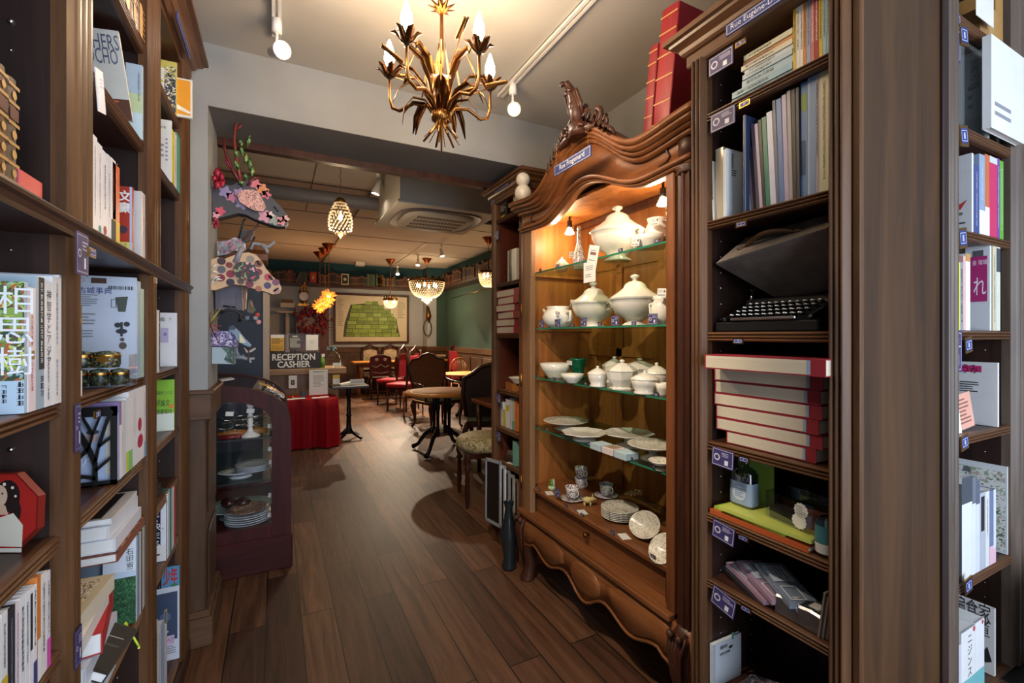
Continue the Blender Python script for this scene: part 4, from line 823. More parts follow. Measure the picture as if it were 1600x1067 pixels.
for (cx_, cz_, r_) in ((.035, .055, .019), (.03, .025, .02)):
    pts = []
    for k in range(48): rr_ = r_ * (1 + .07 * math.cos(12 * 2 * PI * k / 48)); pts.append((cx_ + rr_ * math.cos(2 * PI * k / 48), cz_ + rr_ * math.sin(2 * PI * k / 48)))
    bb.prism(pts, 'y', -.002, -.0008)
bb.deco((.015, -.0022, .04), (1, 0, 0), (0, 0, 1), .04, .03, [('l', .15, .1, .85, .9, 5, '#8a8a8a')]); bb.build('scalloped_tag', t)
t = setm(thing('glass_jar', 'small glass jar with teal label at the right end of shelf', 'jar'), RB.mat(-.655, .03, .846))
B('acryl').lathe([(.0001, 0), (.022, 0), (.024, .004), (.024, .085), (.018, .093), (.018, .10)], n=20).build('glass', t)
B(pm('#3f7f86', .5)).lathe([(.0245, .035), (.0245, .078)], n=20).use(pm('#d8d8d4')).lathe([(.0246, .01), (.0246, .034)], n=20).build('label_wrap', t)
for i, (px_, lab) in enumerate(((1205, 'left'), (1262, 'right'))):
    o = setm(thing('tall_glass', f'dim tall drinking glass, {lab} of two behind the clear gift box', 'glass'), RB.mat(pu(px_, .2), .2, .846)); B('acryl').lathe([(.0001, 0), (.024, 0), (.028, .14), (.027, .14), (.023, .004), (.0001, .004)], n=20).build('glass', o)
# shelf .64 : stationery packets, silver cartons, envelopes
g_ = 'cellophane stationery packets'
for k, (px_, c_, c2, lab, z_, rz) in enumerate(((1175, '#c8a0b4', '#b98aa2', 'pink striped packet on top', .672, .42), (1160, '#c9a3b8', '#d6b8c8', 'pink packet in the middle', .656, .35), (1150, '#2a2a30', '#3c3a42', 'black packet underneath', .642, .3), (1205, '#9aa4b4', '#c2cad6', 'blue-grey packet behind', .69, .5))):
    o = setm(thing('stationery_packet', f'{lab} in cellophane, low right shelf', 'packet', group=g_), RB.mat(pu(px_ + 20, .08), .07, z_) @ Matrix.Rotation(-rz, 4, 'Z') @ Matrix.Rotation(.12, 4, 'Y'))
    B(pm(c_, .25)).box(-.09, .09, -.03, .05, 0, .012).build('card', o)
    bb = B('acryl').box(-.094, .094, -.034, .054, -.001, .014); bb.build('cellophane', o)
    bb = B(pm(c2, .3)); bb.deco((-.09, -.03, .0145), (1, 0, 0), (0, 1, 0), .18, .08, [('r', .1, .1, .5, .85, '#b9c0cc'), ('l', .12, .2, .45, .7, 4, '#6a6a78'), ('o', .6, .15, .92, .7, '#d9d9de', .02)]); bb.build('printed_front', o, recalc=False)
foil = pm('#a9a9ac', .28, .9)
for k, px_ in enumerate((1228, 1264)):
    w_ = .015; o = setm(thing('silver_carton', f'small crumpled silver foil carton, {("left", "right")[k]} of two on low right shelf', 'carton', group='silver foil cartons'), RB.mat(pu(px_, w_), w_ + .0, .641))
    bb = B(foil); r = []
    for (y_, s_) in ((0, .9), (.005, 1), (.04, 1.04), (.085, .98), (.09, .85)):
        hw, hz = .033 * s_, .05 * s_; r.append([(-hw, y_, .002), (hw, y_, .002), (hw * 1.05, y_, .025), (hw * .9, y_, hz), (0, y_ + .003, hz * 1.04), (-hw * .9, y_, hz), (-hw * 1.04, y_, .025)])
    bb.loft(r, smooth=False); bb.build('foil_body', o); B('white').box(-.012, .014, .02, .05, .0525, .054).build('paper_tag', o)
for k in range(3):
    o = B(pm(('#8f8578', '#a89e90', '#9a9086')[k], .7)).box(0, .004, 0, .12, 0, .12 - .01 * k).build('kraft_envelope'); setm(o, RB.mat(-.665 + .007 * k, .01 + .005 * k, .641) @ Matrix.Rotation(.12, 4, 'Y')); tag(o, f'leaning grey kraft envelope, {ORD[k]} from left at right end', 'envelope', 'kraft envelopes')
o = B(pm('#3c3a3c', .35)).tube([(-.05, 0, .0), (.05, 0, .012)], .012, 10).build('dark_pouch'); setm(o, RB.mat(-.71, .14, .653)); tag(o, 'dark rolled pouch behind the silver foil cartons', 'pouch')
# lowest shelf
faceout(RB, 1109, 1158, 1000, .30, '#cfd5dc', 'white book with barcodes standing on lowest right shelf', [('bar', .25, .82, .5, .9, K), ('bar', .25, .68, .6, .74, K), ('r', .55, .76, .68, .82, K), ('r', 0, 0, .08, 1, '#aeb6c0')], w=.02, th=.02, tilt=.04)
bb = B(pm('#2f7a6a', .5)).box(0, .006, 0, .001, 0, .02); o = bb.build('page_marker'); setm(o, RB.mat(pu(1140), .03, RB.z(1140, 995, .03))); tag(o, 'green page marker on the barcode book, left one', 'marker')
flat(RB, pu(1135, -.01), pu(1200, -.01), .0, .301, .05, .14, '#5a4a50', 'dark patterned cover book leaning on lowest right shelf', fr=[('r', 0, 0, 1, 1, vorm('dark_red_pattern', ['#2a2a30', '#6a2a3a', '#3c3c44', '#8a8a90'], 60))], tilt=-.3, rz=.1)
flat(RB, pu(1185), pu(1250), .02, .301, .07, .15, '#c3c6cc', 'white thick book lying at lowest right shelf', fr=[('r', .3, 0, .5, 1, '#8f94a0')], rz=-.2)

# ================================================================== far right bookcase contents
def fu(px, w=.02): return FR.u(px, w)
row(FR, 1535, 2.3415, [(1549, 15, '#a17a4a', 'tan old leather book'), (1559, 16, '#b08a52', 'pale gilt old book'), (1570, -20, '#a87c42', 'tall gilt old book')], 'top far right shelf', 'old books on the top far right shelf', w=.03, dep=.15, rnd_=1)
faceout(FR, 1490, 1540, 28, 2.3415, '#7a5a3c', 'brown leather album lying dark behind old books, top far right shelf', th=.02)
o = B('white').box(0, .13, 0, .001, 0, .2).build('hanging_paper'); setm(o, FR.mat(1.86, -.012, 2.36)); tag(o, 'white sheet of paper hanging at top of far right bookcase', 'paper')
t = setm(thing('acrylic_book_stand', 'bright clear acrylic stand jutting out with a grey book', 'stand'), FR.mat(1.81, .03, 2.022))
bb = B('acryl')
for q in ((-.05, .33, -.02, -.018, .0, .27), (-.05, .33, .12, .122, 0, .27), (-.05, .33, -.02, .12, 0, .003)): bb.box(*q)
bb.build('clear_case', t)
faceout(FR, 1492, 1546, 76, 2.0255, '#c9cbce', 'grey book lettered 世界の謎 inside the acrylic stand', [('r', .35, .25, .85, .92, '#e6e6e6'), ('T', '世界の謎', .62, .84, .022, '#2a2a2a'), ('l', .4, .3, .55, .6, 3, GR), ('r', .4, .56, .8, .565, K)], w=.03, th=.035, tilt=.04)
faceout(FR, 1549, 1600, 72, 2.0255, '#e9eaea', 'white printed sheet standing in for bright glare on acrylic stand', [('l', .1, .1, .6, .3, 2, GR)], w=-.03, th=.02, tilt=.0, par=1)  # white sheet paints in the glare on the clear acrylic
faceout(FR, 1486, 1521, 243, 1.7145, '#e2e3e6', 'white picture book with red and grey bird drawing', [('p', [(.1, .35), (.5, .38), (.8, .42), (.45, .3)], '#c23a3a'), ('c', .45, .25, .14, '#6f7a74', .1), ('c', .3, .5, .12, '#7a7f82', .06), ('r', .1, .12, .7, .14, '#4a4a4a')], w=.02, th=.018, tilt=.02)
row(FR, 1522, 1.7145, [(1530, 258, '#3f4a86', 'deep blue book', [V('#c9cce0')]), (1539, 242, '#8ea3bd', 'tall grey-blue book', [('r', 0, 0, 1, .3, '#e6e8ea'), V('#f0f2f4', .4, .9)]), (1546, 242, '#c96a3c', 'orange-brown book', [('r', 0, 0, 1, .35, '#e6e8ea')]), (1558, 246, '#c92f62', 'crimson pink book', [('r', 0, .92, 1, 1, '#c9ced8')]), (1562, 248, '#7a3f9a', 'purple thin book', [V('#e8e8ee')]), (1568, 252, '#5faa3a', 'green book', [V('#e8f0e0')])], 'third far right shelf', 'colourful books third far right shelf', w=.03, dep=.15)
row(FR, 1488, 1.4145, [(1497, 411, '#e4dfe4', 'white paperback', [V(GR)]), (1500.5, 410, '#d9d84a', 'thin yellow-edged booklet'), (1505, 410, '#8a90a0', 'grey figured paperback', [V('#3a3a44')]), (1509, 400, '#e0b0a8', 'pale pink paperback'), (1516, 397, '#e7e6ea', 'white paperback topped tan', [('r', 0, .9, 1, 1, '#b98a4a')])], 'fourth far right shelf', 'small paperbacks fourth far right shelf', w=.02, dep=.12)
faceout(FR, 1508, 1549, 384, 1.4145, '#dfe2e8', 'white book with magenta cover panel and curling white line', [('r', .1, .34, .9, .87, '#b02a72'), ('t', '金 瑠璃', .6, .8, .013, '#f0e0ea', .6), ('t', 'れ', .6, .52, .05, '#f4f0f4', .5), ('r', .35, .87, .75, .94, '#5a5a62')], w=.06, th=.02, tilt=.03)
standing(FR, 1551, 1557, 384, 1.4145, '#cfc3a6', 'cream patterned book right of the magenta cover', None, .05, .14, [V('#8a7a5a')])
standing(FR, 1557, 1563, 386, 1.4145, '#d7d6cc', 'white-grey book at right end, fourth far right shelf', None, .05, .14, [('r', 0, .7, 1, .98, '#3c4450')])
faceout(FR, 1484, 1561, 566, 1.1015, '#e6e5e6', 'white magazine with magenta title band ずうみ', [('r', 0, .84, .68, .94, '#c02a6c'), ('t', 'ずうみ', .35, .89, .026, '#2a1a24', .5), ('r', .07, .5, .2, .66, '#5a5f68'), ('l', .22, .5, .62, .68, 5, K), ('r', .06, .72, .16, .82, '#c02a6c')], w=.08, th=.016, tilt=.04)
o = B(pm('#e0a592', .7)).deco((0, 0, 0), (1, 0, 0), (0, 0, 1), .13, .11, [('r', 0, 0, 1, 1, '#e0a592'), ('l', .15, .1, .85, .85, 7, '#8a5a4a')]).box(0, .13, .0005, .002, 0, .11).build('salmon_card', recalc=False); setm(o, FR.mat(1.86, .03, 1.102) @ Matrix.Rotation(-.1, 4, 'X') @ Matrix.Rotation(-.08, 4, 'Y')); tag(o, 'salmon handwritten card leaning on magenta-title magazine', 'card')
o = B(pm('#ecebe6', .7)).deco((0, 0, 0), (1, 0, 0), (0, 0, 1), .13, .13, [('r', 0, 0, 1, 1, '#ecebe6'), ('l', .15, .1, .85, .75, 7, '#9aa0a8')]).box(0, .13, .0005, .002, 0, .13).build('white_card', recalc=False); setm(o, FR.mat(1.73, .02, 1.102) @ Matrix.Rotation(-.1, 4, 'X')); tag(o, 'white handwritten card left of the salmon card', 'card')
faceout(FR, 1484, 1576, 722, .669, '#dfe3e4', 'tall floral green sprig patterned book on far right shelf', [('r', .03, .03, .97, .93, vorm('sprig_pattern', ['#dfe0da', '#e4e4de', '#8fa58a', '#dcdcd6', '#b9a89c', '#e0e0da', '#dfe0da', '#5f7a5c'], 55)), ('r', .25, .86, .38, .92, '#6a6a6a')], w=.12, th=.03, tilt=.04)
row(FR, 1488, .669, [(1503, 760, '#23262c', 'black book', [V('#c9ccd2', .5, .9, .008)]), (1519, 745, '#e2e4e6', 'white book with charcoal top', [('r', 0, .74, 1, 1, '#454a55')]), (1525, 748, '#dfe1e6', 'slim white book with grey top', [('r', 0, .74, 1, 1, '#6a6f7c')]), (1531, 750, '#d6dae2', 'slim pale book with slate top', [('r', 0, .74, 1, 1, '#596072')]), (1540, 770, '#b4b8c4', 'grey book with black title panel', [('r', .2, .5, .8, .95, '#1d1f26')]), (1546, 768, '#dcdcd8', 'ivory book', [V('#5a5a5a', .4, .9, .006)]), (1556, 766, '#6f7aa0', 'blue-grey book with pink foot', [('r', 0, 0, 1, .25, '#e0b4c4'), ('r', .6, .2, 1, 1, '#cfd6e2')])], 'fifth far right shelf', 'upright books fifth far right shelf', w=.03, dep=.14)
o = B('white').box(0, .08, 0, .002, 0, .16).box(0, .13, 0, .1, 0, .002).build('white_bookend'); setm(o, FR.mat(1.745, .012, .67)); tag(o, 'white metal bookend at left of the black book', 'bookend')
faceout(FR, 1486, 1556, 940, .301, '#d8d5d2', 'pale book lettered 偏食家 on lowest far right shelf', [('t', '偏食家', .5, .88, .05, '#2a2a2e', .85), ('t', 'ン', .75, .75, .04, '#2a2a2e', .3), ('t', '卓', .75, .62, .04, '#3a3a3e', .3), ('p', [(.7, .25), (.85, .4), (.95, .2), (.8, .15)], '#1d1d20')], w=.1, th=.014, tilt=.06)
row(FR, 1486, .301, [(1502, 1012, '#c6cbd8', 'grey spined book', [V('#5a6a9a', .1, .9, .006)]), (1524, 984, '#e3e3e4', 'white book titled ニジンスキー', [('T', 'ニジンスキー', .6, .86, .03, '#3a3a3e'), ('r', 0, 0, 1, .3, '#6fb0b4'), ('c', .9, .96, .08, '#c23a4a')]), (1538, 970, '#e6e6e8', 'white book with red corner', [('r', 0, 0, 1, .3, '#6fb0b4'), ('c', .8, .96, .1, '#c23a4a')])], 'lowest far right shelf', None, w=.02, dep=.14)
t = setm(thing('magazine_file', 'black perforated metal magazine file at lower right corner', 'file'), FR.mat(2.08, -.13, .301))
bb = B('black').prism([(-.02, 0), (.2, 0), (.2, .42), (-.02, .33)], 'y', 0, .003).box(-.02, .2, .003, .12, 0, .003); bb.build('metal_panel', t)
bb = B(pm('#3a3f4a', .3, .5))
for k in range(10): bb.box(.12, .15, -.0012, 0, .03 + k * .035, .045 + k * .035)
bb.build('punched_slots', t)
struct_ = 0
# ================================================================== slim bookcase contents
def su(px, w=.02): return SB.u(px, w)
t = setm(thing('figure_in_frame', 'small black framed lettering sign on the top slim shelf', 'sign'), SB.mat(su(778), .03, 2.186)); bb = B('black').box(0, .12, 0, .01, 0, .14)
bb.deco((0, -.0, 0), (1, 0, 0), (0, 0, 1), .12, .14, [('l', .2, .35, .85, .95, 6, '#d8d8d2'), ('r', .05, .03, .7, .2, '#c9a92e'), ('r', .05, .03, .5, .1, '#d8d4c8')]); bb.build('board', t, recalc=False)
o = setm(thing('stacked_globes', 'white snowman-like pair of stacked china globes', 'ornament'), SB.mat(su(816, -.05) , -.045, 2.186)); bb = B('porc').sphere((0, 0, .05), .05, 14); bb.build('lower_globe', o); B('porc').sphere((0, 0, .128), .042, 14).build('upper_globe', o)
standing(SB, 802, 806, 293, 2.186, '#d9d6cc', 'cream book beside the stacked china globes', None, .03, .13)
row(SB, 793, 1.7505, [(796, 392, '#ddd8ca', 'cream book'), (800, 390, '#2c2a28', 'black book'), (804, 389, '#cfd0d2', 'grey-white book'), (807, 388, '#e0dfda', 'white book')], 'second slim shelf', None, w=.05, dep=.14)
z = 1.411
for k in range(6):
    a, c = SB.u((772, 770, 769, 768, 768, 768)[k], .0), SB.u(806, .0)
    flat(SB, a, c + .04, .0, z, .047, .2, '#9a2230', f'red volume with pale page edges, {ORD[5 - k]} from top, slim bookcase stack', page='#d2c7b4', group='red volumes stacked in the slim bookcase', rz=(0, .04, -.03, .05, -.03, .02)[k], sp=[('r', .1, .22, .9, .985, '#cfc4b0')], rough=.5); z += .048
t = setm(thing('small_bowl', 'white china bowl on wooden box, slim bookcase', 'bowl'), SB.mat(su(803), .06, 1.092)); B('porc').lathe([(.0001, .0), (.04, .0), (.042, .006), (.07, .035), (.074, .04), (.068, .038), (.04, .01), (.0001, .008)], n=24).build('bowl_body', t)
o = B('armin').box(0, .13, 0, .12, 0, .05).build('wooden_box'); setm(o, SB.mat(su(790), .02, 1.041)); tag(o, 'small pale wooden box under the white china bowl', 'box')
row(SB, 772, .786, [(778, 628, '#3f8a72', 'green edged white book', [('r', .3, 0, 1, 1, '#dfe3e8')]), (786, 628, '#d6dde6', 'pale blue-white book', [V(K)]), (790, 640, '#d9c432', 'yellow book'), (796, 624, '#e2e2e2', 'white book', [('r', .1, .6, .9, .8, '#d9b52e')]), (800, 622, '#dcdcde', 'white book', [V(K)]), (804, 625, '#c9c6b8', 'cream book with green foot', [('r', 0, 0, 1, .3, '#6fb09a')]), (808, 625, '#d07a3c', 'orange book')], 'slim bookcase', 'books on the fifth slim shelf', w=.03, dep=.12)
for k in range(3):
    o = B(pm(('#3a2c22', '#4a3a2c', '#6a665c')[k], .5)).box(0, .16, 0, .13, 0, .022).build('dark_tray'); setm(o, SB.mat(-2.74 + .02 * k, .03, .566 + .0235 * k) @ Matrix.Rotation(.05 * k, 4, 'Z')); tag(o, f'dark flat box, {ORD[2 - k]} from top, low slim shelf', 'box')
standing(SB, 801, 806, 690, .566, '#7fb8a8', 'pale teal thin book on low slim shelf', None, .02, .12)
o = B('white').box(0, .09, 0, .05, 0, .0015).build('name_card'); setm(o, SB.mat(-2.66, .002, .5665) @ Matrix.Rotation(.3, 4, 'Z')); tag(o, 'white card lying on the low slim shelf edge', 'card')
for k in range(5):
    a = su(762 + k * 6, -.03 + .01 * k); wd = .24
    t = setm(thing('leaning_artwork', f'{("pale blue-grey", "white", "grey", "silver", "taupe")[k]} picture frame, {ORD[k]} of five leaning by slim bookcase', 'frame', group='picture frames leaning in the slim bookcase'), SB.mat(a, -.05 + .012 * k, .125) @ Matrix.Rotation(-.06 * 1, 4, 'X') @ Matrix.Rotation(-.12, 4, 'Y') @ Matrix.Rotation(-.0, 4, 'Z'))
    bb = B(pm(('#a9b2c0', '#d9d9da', '#8f8f92', '#b6b2ae', '#8c7a6a')[k], .4)); hh_ = .42 - .02 * k
    for q in ((0, wd, 0, .02), (0, wd, hh_ - .02, hh_), (0, .02, 0, hh_), (wd - .02, wd, 0, hh_)): bb.box(q[0], q[1], 0, .01, q[2], q[3])
    bb.build('moulding', t)
    bb = B(pm('#1d1b1a', .3)).box(.02, wd - .02, .003, .008, .02, hh_ - .02)
    if k == 4:
        bb.use(pm('#b9b0a4', .5))
        for j in range(10): bb.sphere((.12 + .035 * math.cos(j * 2.4) * (j / 10 + .3), .003, .15 + .05 * math.sin(j * 2.4) * (j / 10 + .4)), .012, 6, 1, 1, .15)
    bb.build('picture', t)
t = setm(thing('dark_vase', 'dark glazed vase standing on the floor by the slim bookcase', 'vase'), Matrix.Translation((1.24, 2.44, 0)))
B(pm('#23282a', .2)).lathe([(.0001, 0), (.04, 0), (.045, .02), (.03, .06), (.05, .16), (.055, .22), (.03, .3), (.022, .36), (.032, .4)], n=20).build('vase_body', t)
# red folios on top of the armoire
for k, (u0, th, c_, ht) in enumerate(((-1.36, .045, '#8c1a24', .36), (-1.29, .085, '#961c26', .46))):
    t = setm(thing('red_folio', ('slim tall red folio leaning' if k == 0 else 'thick tall red folio leaning') + ' on top of the armoire', 'book', group=None), AR.mat(u0, .03 + 0 * k, 2.17) @ Matrix.Rotation(.12, 4, 'Y'))
    bookmesh(t, th, ht, .26, c_, '#6a2a2a', [('r', 0, q, 1, q + .012, '#c99a5a') for q in (.08, .25, .45, .62, .8, .93)], rnd_=1, rough=.45)
# ================================================================== porcelain in the armoire
porc = M['porc']
def pot(name, label, cat, loc, parts, rz=-R(90), group=None):
    t = thing(name, label, cat, loc, rz, group)
    for nm, f in parts: f(B(porc)).build(nm, t)
    return t
def tureen(loc, s, label, oct_=0, hl=1, knob=1.0, n=36, foot=1):
    t = thing('soup_tureen', label, 'tureen', loc, -R(90), 'lidded white china')
    n = 8 if oct_ else 32; sm = not oct_
    B(porc).lathe([(.0001, 0), (.055 * s, 0), (.058 * s, .006 * s), (.035 * s, .02 * s * foot), (.05 * s, .035 * s), (.09 * s, .06 * s), (.108 * s, .10 * s), (.11 * s, .118 * s), (.118 * s, .122 * s), (.116 * s, .127 * s)], n=n, smooth=sm).build('bowl_body', t)
    B(porc).lathe([(.118 * s, .127 * s), (.112 * s, .132 * s), (.085 * s, .15 * s * hl), (.055 * s, .172 * s * hl), (.046 * s, .19 * s * hl), (.03 * s, .202 * s * hl), (.012 * s, .206 * s * hl), (.009 * s, .215 * s * hl), (.02 * s, .222 * s * hl * knob), (.021 * s, .230 * s * hl * knob), (.0001, .238 * s * hl * knob)], n=n, smooth=sm).build('lid', t)
    for q in (-1, 1):
        B(porc).tube([(q * .105 * s, 0, .085 * s), (q * .135 * s, 0, .088 * s), (q * .145 * s, 0, .105 * s), (q * .13 * s, 0, .12 * s), (q * .108 * s, 0, .112 * s)], .008 * s, 8).build('handle', t)
    return t
def onA(px, z, w=.2): return AR.W(AR.u(px, w), w, z)
tureen(onA(965, 1.7575, .2), 1.15, 'largest domed white tureen on the top glass shelf of armoire')
tureen(onA(927, 1.4425, .2), 1.02, 'round white tureen with barcode tag, left of two on second glass shelf', hl=.98)
tureen(onA(992, 1.4425, .16), .98, 'white tureen with tall pointed knob, second glass shelf', hl=1.0)
# oval casserole
t = thing('casserole_dish', 'white oval dish right of the largest tureen on top shelf', 'dish', onA(1010, 1.7575, .09), -R(90))
B(porc).lathe([(.0001, 0), (.05, 0), (.052, .006), (.075, .03), (.082, .052), (.078, .053), (.05, .01), (.0001, .008)], n=28, sx=1, sy=.7).build('dish_body', t)
t = thing('metal_pitcher', 'grey and white pitcher at right end of the top glass shelf', 'pitcher', onA(1026, 1.7575, .14), -R(90)); B(porc).lathe([(.0001, 0), (.03, 0), (.05, .05), (.045, .09), (.035, .11), (.04, .13), (.037, .13)], n=20).build('pitcher_body', t)
B(M['steel']).tube([(.04, 0, .03), (.07, 0, .06), (.06, 0, .11), (.036, 0, .11)], .005, 6).build('handle', t)
fl = vorm('painted_flowers_on_china', ['#e9e4d8', '#ece7dc', '#e9e4d8', '#9a7a9a', '#e6e0d2', '#b7a8c0', '#e9e4d8', '#7a8a5a'], 70, .2)
t = thing('flowered_bottle', 'tall white flowered bottle with stopper on top glass shelf', 'bottle', onA(905, 1.7575, .2), -R(90)); B(fl).lathe([(.0001, 0), (.03, 0), (.035, .006), (.035, .05), (.028, .09), (.012, .15), (.010, .2), (.013, .205), (.010, .215)], n=20).build('bottle_body', t); B(porc).sphere((0, 0, .228), .012, 8).build('stopper', t)
t = thing('sugar_pot', 'small round lidded pot with floral body, left on top glass shelf', 'pot', onA(878, 1.7575, .15), -R(90)); B(vorm('speckled_brown_on_white', ['#e4ddcc', '#d9cdb6', '#c9b596', '#e6e0d2'], 90, .3)).lathe([(.0001, 0), (.025, 0), (.04, .02), (.04, .04), (.025, .055)], n=20).build('pot_body', t); B(porc).lathe([(.027, .055), (.015, .066), (.004, .07), (.008, .078), (.0001, .083)], n=16).build('lid', t)
# spouted pot without lid
t = thing('white_teapot', 'white lidless teapot with long spout at left on second shelf', 'teapot', onA(872, 1.4425, .10), -R(90)); B(porc).lathe([(.0001, 0), (.04, 0), (.06, .02), (.068, .045), (.055, .07), (.045, .078), (.052, .088), (.048, .088), (.04, .078), (.05, .06)], n=28).build('pot_body', t)
B(porc).tube([(-.055, 0, .03), (-.085, 0, .04), (-.10, 0, .065), (-.12, 0, .082)], [.014, .011, .008, .006], 10).build('spout', t)
B(porc).tube([(.06, 0, .06), (.09, 0, .065), (.09, 0, .03), (.062, 0, .02)], .006, 8).build('handle', t)
t.scale = (1.3, 1.3, 1.3)
t = thing('china_pitcher', 'white china jug cut off by the door post, second shelf', 'pitcher', onA(1034, 1.4425, .1), -R(90)); B(porc).lathe([(.0001, 0), (.03, 0), (.045, .04), (.04, .08), (.03, .1), (.036, .115), (.033, .115)], n=20).build('jug_body', t); B(porc).tube([(-.035, 0, .09), (-.065, 0, .085), (-.06, 0, .04), (-.042, 0, .03)], .006, 8).build('handle', t)
def onS(px, py, z): p = P(px, py, z=z); return Vector((min(p.x, 1.70), p.y, z))
Z3 = 1.1635
def bowl(px, w, r, h, label, z=Z3, mt=porc, sx=1, sy=1, nm='bowl', cat='bowl', n=28):
    t = thing(nm, label, cat, onA(px, z, w), -R(90)); B(mt).lathe([(.0001, 0), (r * .5, 0), (r * .52, .006), (r * .85, h * .5), (r, h), (r * .96, h), (r * .8, h * .5), (r * .45, .008), (.0001, .007)], n=n, sx=sx, sy=sy).build('bowl_body', t); return t
bowl(868, .12, .09, .08, 'round white bowl with dark rim, left on third glass shelf')
bowl(894, .04, .06, .045, 'small scalloped white dish before the green vase', n=12)
t = thing('green_vase', 'glossy dark green textured beaker vase with price sticker', 'vase', onA(903, Z3, .2), -R(90)); B(vorm('green_glaze', ['#0f4a35', '#14593f', '#0c3f2e', '#1a6648'], 60, .12)).lathe([(.0001, 0), (.045, 0), (.047, .01), (.03, .018), (.035, .05), (.05, .105), (.052, .11), (.048, .11), (.033, .055)], n=28).build('vase_body', t); B('white').box(-.035, .012, -.049, -.047, .075, .098).build('price_sticker', t)
def lidded(px, w, r, h, label, n=32, z=Z3, sq=0):
    t = thing('lidded_pot', label, 'pot', onA(px, z, w), -R(90), 'lidded white china')
    sm = n > 10
    B(porc).lathe([(.0001, 0), (r * .8, 0), (r * .82, .006), (r * .7, .012), (r * .92, h * .35), (r, h * .6), (r * .97, h * .62)], n=n, smooth=sm).build('pot_body', t)
    B(porc).lathe([(r * 1.04, h * .62), (r * 1.02, h * .66), (r * .7, h * .78), (r * .3, h * .88), (r * .1, h * .9), (r * .17, h * .95), (r * .12, h), (.0001, h * 1.01)], n=n, smooth=sm).build('lid', t); return t
lidded(934, .05, .046, .095, 'small ribbed white sugar pot beside the green vase')
lidded(960, .25, .06, .13, 'square lidded white pot at back left of third shelf', 8)
lidded(972, .08, .068, .13, 'large octagonal white canister at front of third shelf', 8)
lidded(999, .25, .08, .13, 'wide octagonal lidded dish at back of third shelf', 8)
lidded(1008, .06, .056, .095, 'squat white pot with dark wire handle, third shelf')
lidded(1026, .17, .05, .12, 'white pot with steep pointed lid at right of third shelf')
bowl(1036, .08, .03, .05, 'small white cup by the right door post, third shelf', nm='cup', cat='cup')
Z4 = .8805
def plate(name, label, loc, r, mt=porc, foot=0, n=36, sx=1, sy=1, rot=None, group=None, cat='plate', h=.012):
    t = thing(name, label, cat, loc, -R(90), group, rot=rot)
    b_ = B(mt)
    f = foot
    if foot: b_.lathe([(.0001, 0), (r * .5, 0), (r * .5, .005), (r * .18, .015), (r * .15, f - .01), (r * .3, f)], n=24, sx=1, sy=sy)
    b_.lathe([(.0001, f), (r * .55, f), (r * .7, f + .003), (r, f + h + .004), (r * .99, f + h + .007), (r * .7, f + .007), (r * .55, f + .004), (.0001, f + .004)], n=n, sx=sx, sy=sy, smooth=n > 10)
    b_.build('plate_body', t); return t
pr = vorm('grey_transfer_print', ['#e6dfd0', '#e6dfd0', '#e2dac8', '#8f8a80', '#e6dfd0', '#e6dfd0', '#a8a092', '#e2dccc'], 130, .25)
plate('footed_plate', 'footed plate with grey printed rim at left, fourth shelf', onA(884, Z4, .16), .125, pr, .03)
plate('octagonal_platter', 'deep octagonal white platter in the middle of fourth shelf', onA(913, Z4, .09), .115, porc, .022, 8, 1.05)
plate('cake_stand', 'white octagonal footed cake stand on the fourth glass shelf', onA(982, Z4, .2), .12, porc, .045, 8)
plate('cake_stand', 'printed footed cake stand at right of fourth glass shelf', onA(1020, Z4, .14), .105, pr, .045)
plate('saucer_plate', 'small printed plate by the right door post, fourth shelf', onA(1034, Z4, .05), .05, pr, .02)
for k, (px, c_, lab) in enumerate(((935, '#b9cdd4', 'left pale blue'), (954, '#e6d6d2', 'middle pinkish white open'), (974, '#b9cdd4', 'right pale blue'))):
    o = setm(thing('card_box', f'{lab} card box of three at fourth shelf front', 'box'), AR.mat(AR.u(px, .03), .01, Z4))
    B(pm(c_, .6)).box(-.037, .037, 0, .07, 0, .028).build('lid' if k != 1 else 'tray', o, bevel=.001)
    if k == 1: B(pm('#9a8468', .7)).box(-.03, .03, .01, .06, .0275, .0285).build('hollow', o)
Z5 = .5375
fl2 = vorm('floral_cup_print', ['#e6dfd6', '#e6dfd6', '#8a3a52', '#e2dad0', '#5a5a7a', '#e6dfd6', '#4f6a4a', '#e6dfd6'], 75, .18)
fl3 = vorm('blue_floral_cup_print', ['#e2ddd8', '#6a6f9a', '#e2ddd8', '#e2ddd8', '#8a8aa8', '#b7a8b8', '#e2ddd8'], 75, .18)
def cup(loc, label, mt, saucer=1, up=0):
    t = thing('teacup', label, 'cup', loc, -R(90), 'floral teacups')
    f = .012 if saucer else 0
    if saucer: B(mt).lathe([(.0001, 0), (.03, 0), (.062, .010), (.062, .012), (.03, .004), (.0001, .004)], n=28).build('saucer', t)
    B(mt).lathe([(.0001, f), (.02, f), (.024, f + .004), (.03, f + .02), (.034, f + .045), (.038, f + .058), (.036, f + .058), (.031, f + .04), (.02, f + .008), (.0001, f + .007)], n=28).build('cup_bowl', t)
    B('porc').tube([(.033, 0, f + .048), (.052, 0, f + .048), (.056, 0, f + .032), (.045, 0, f + .018), (.03, 0, f + .018)], .003, 8).build('handle', t)
    return t
cup(onS(894, 781, Z5), 'floral teacup on saucer at left, bottom shelf of armoire', fl2)
cup(onS(908, 762, Z5), 'lower floral teacup of the stacked pair on bottom shelf', fl3, 0)
cup(onS(908, 762, Z5) + Vector((0, 0, .058)), 'upper magenta floral teacup of the stacked pair', fl2, 0)
cup(onS(947, 776, Z5), 'violet floral teacup on saucer right of the stacked pair', fl3)
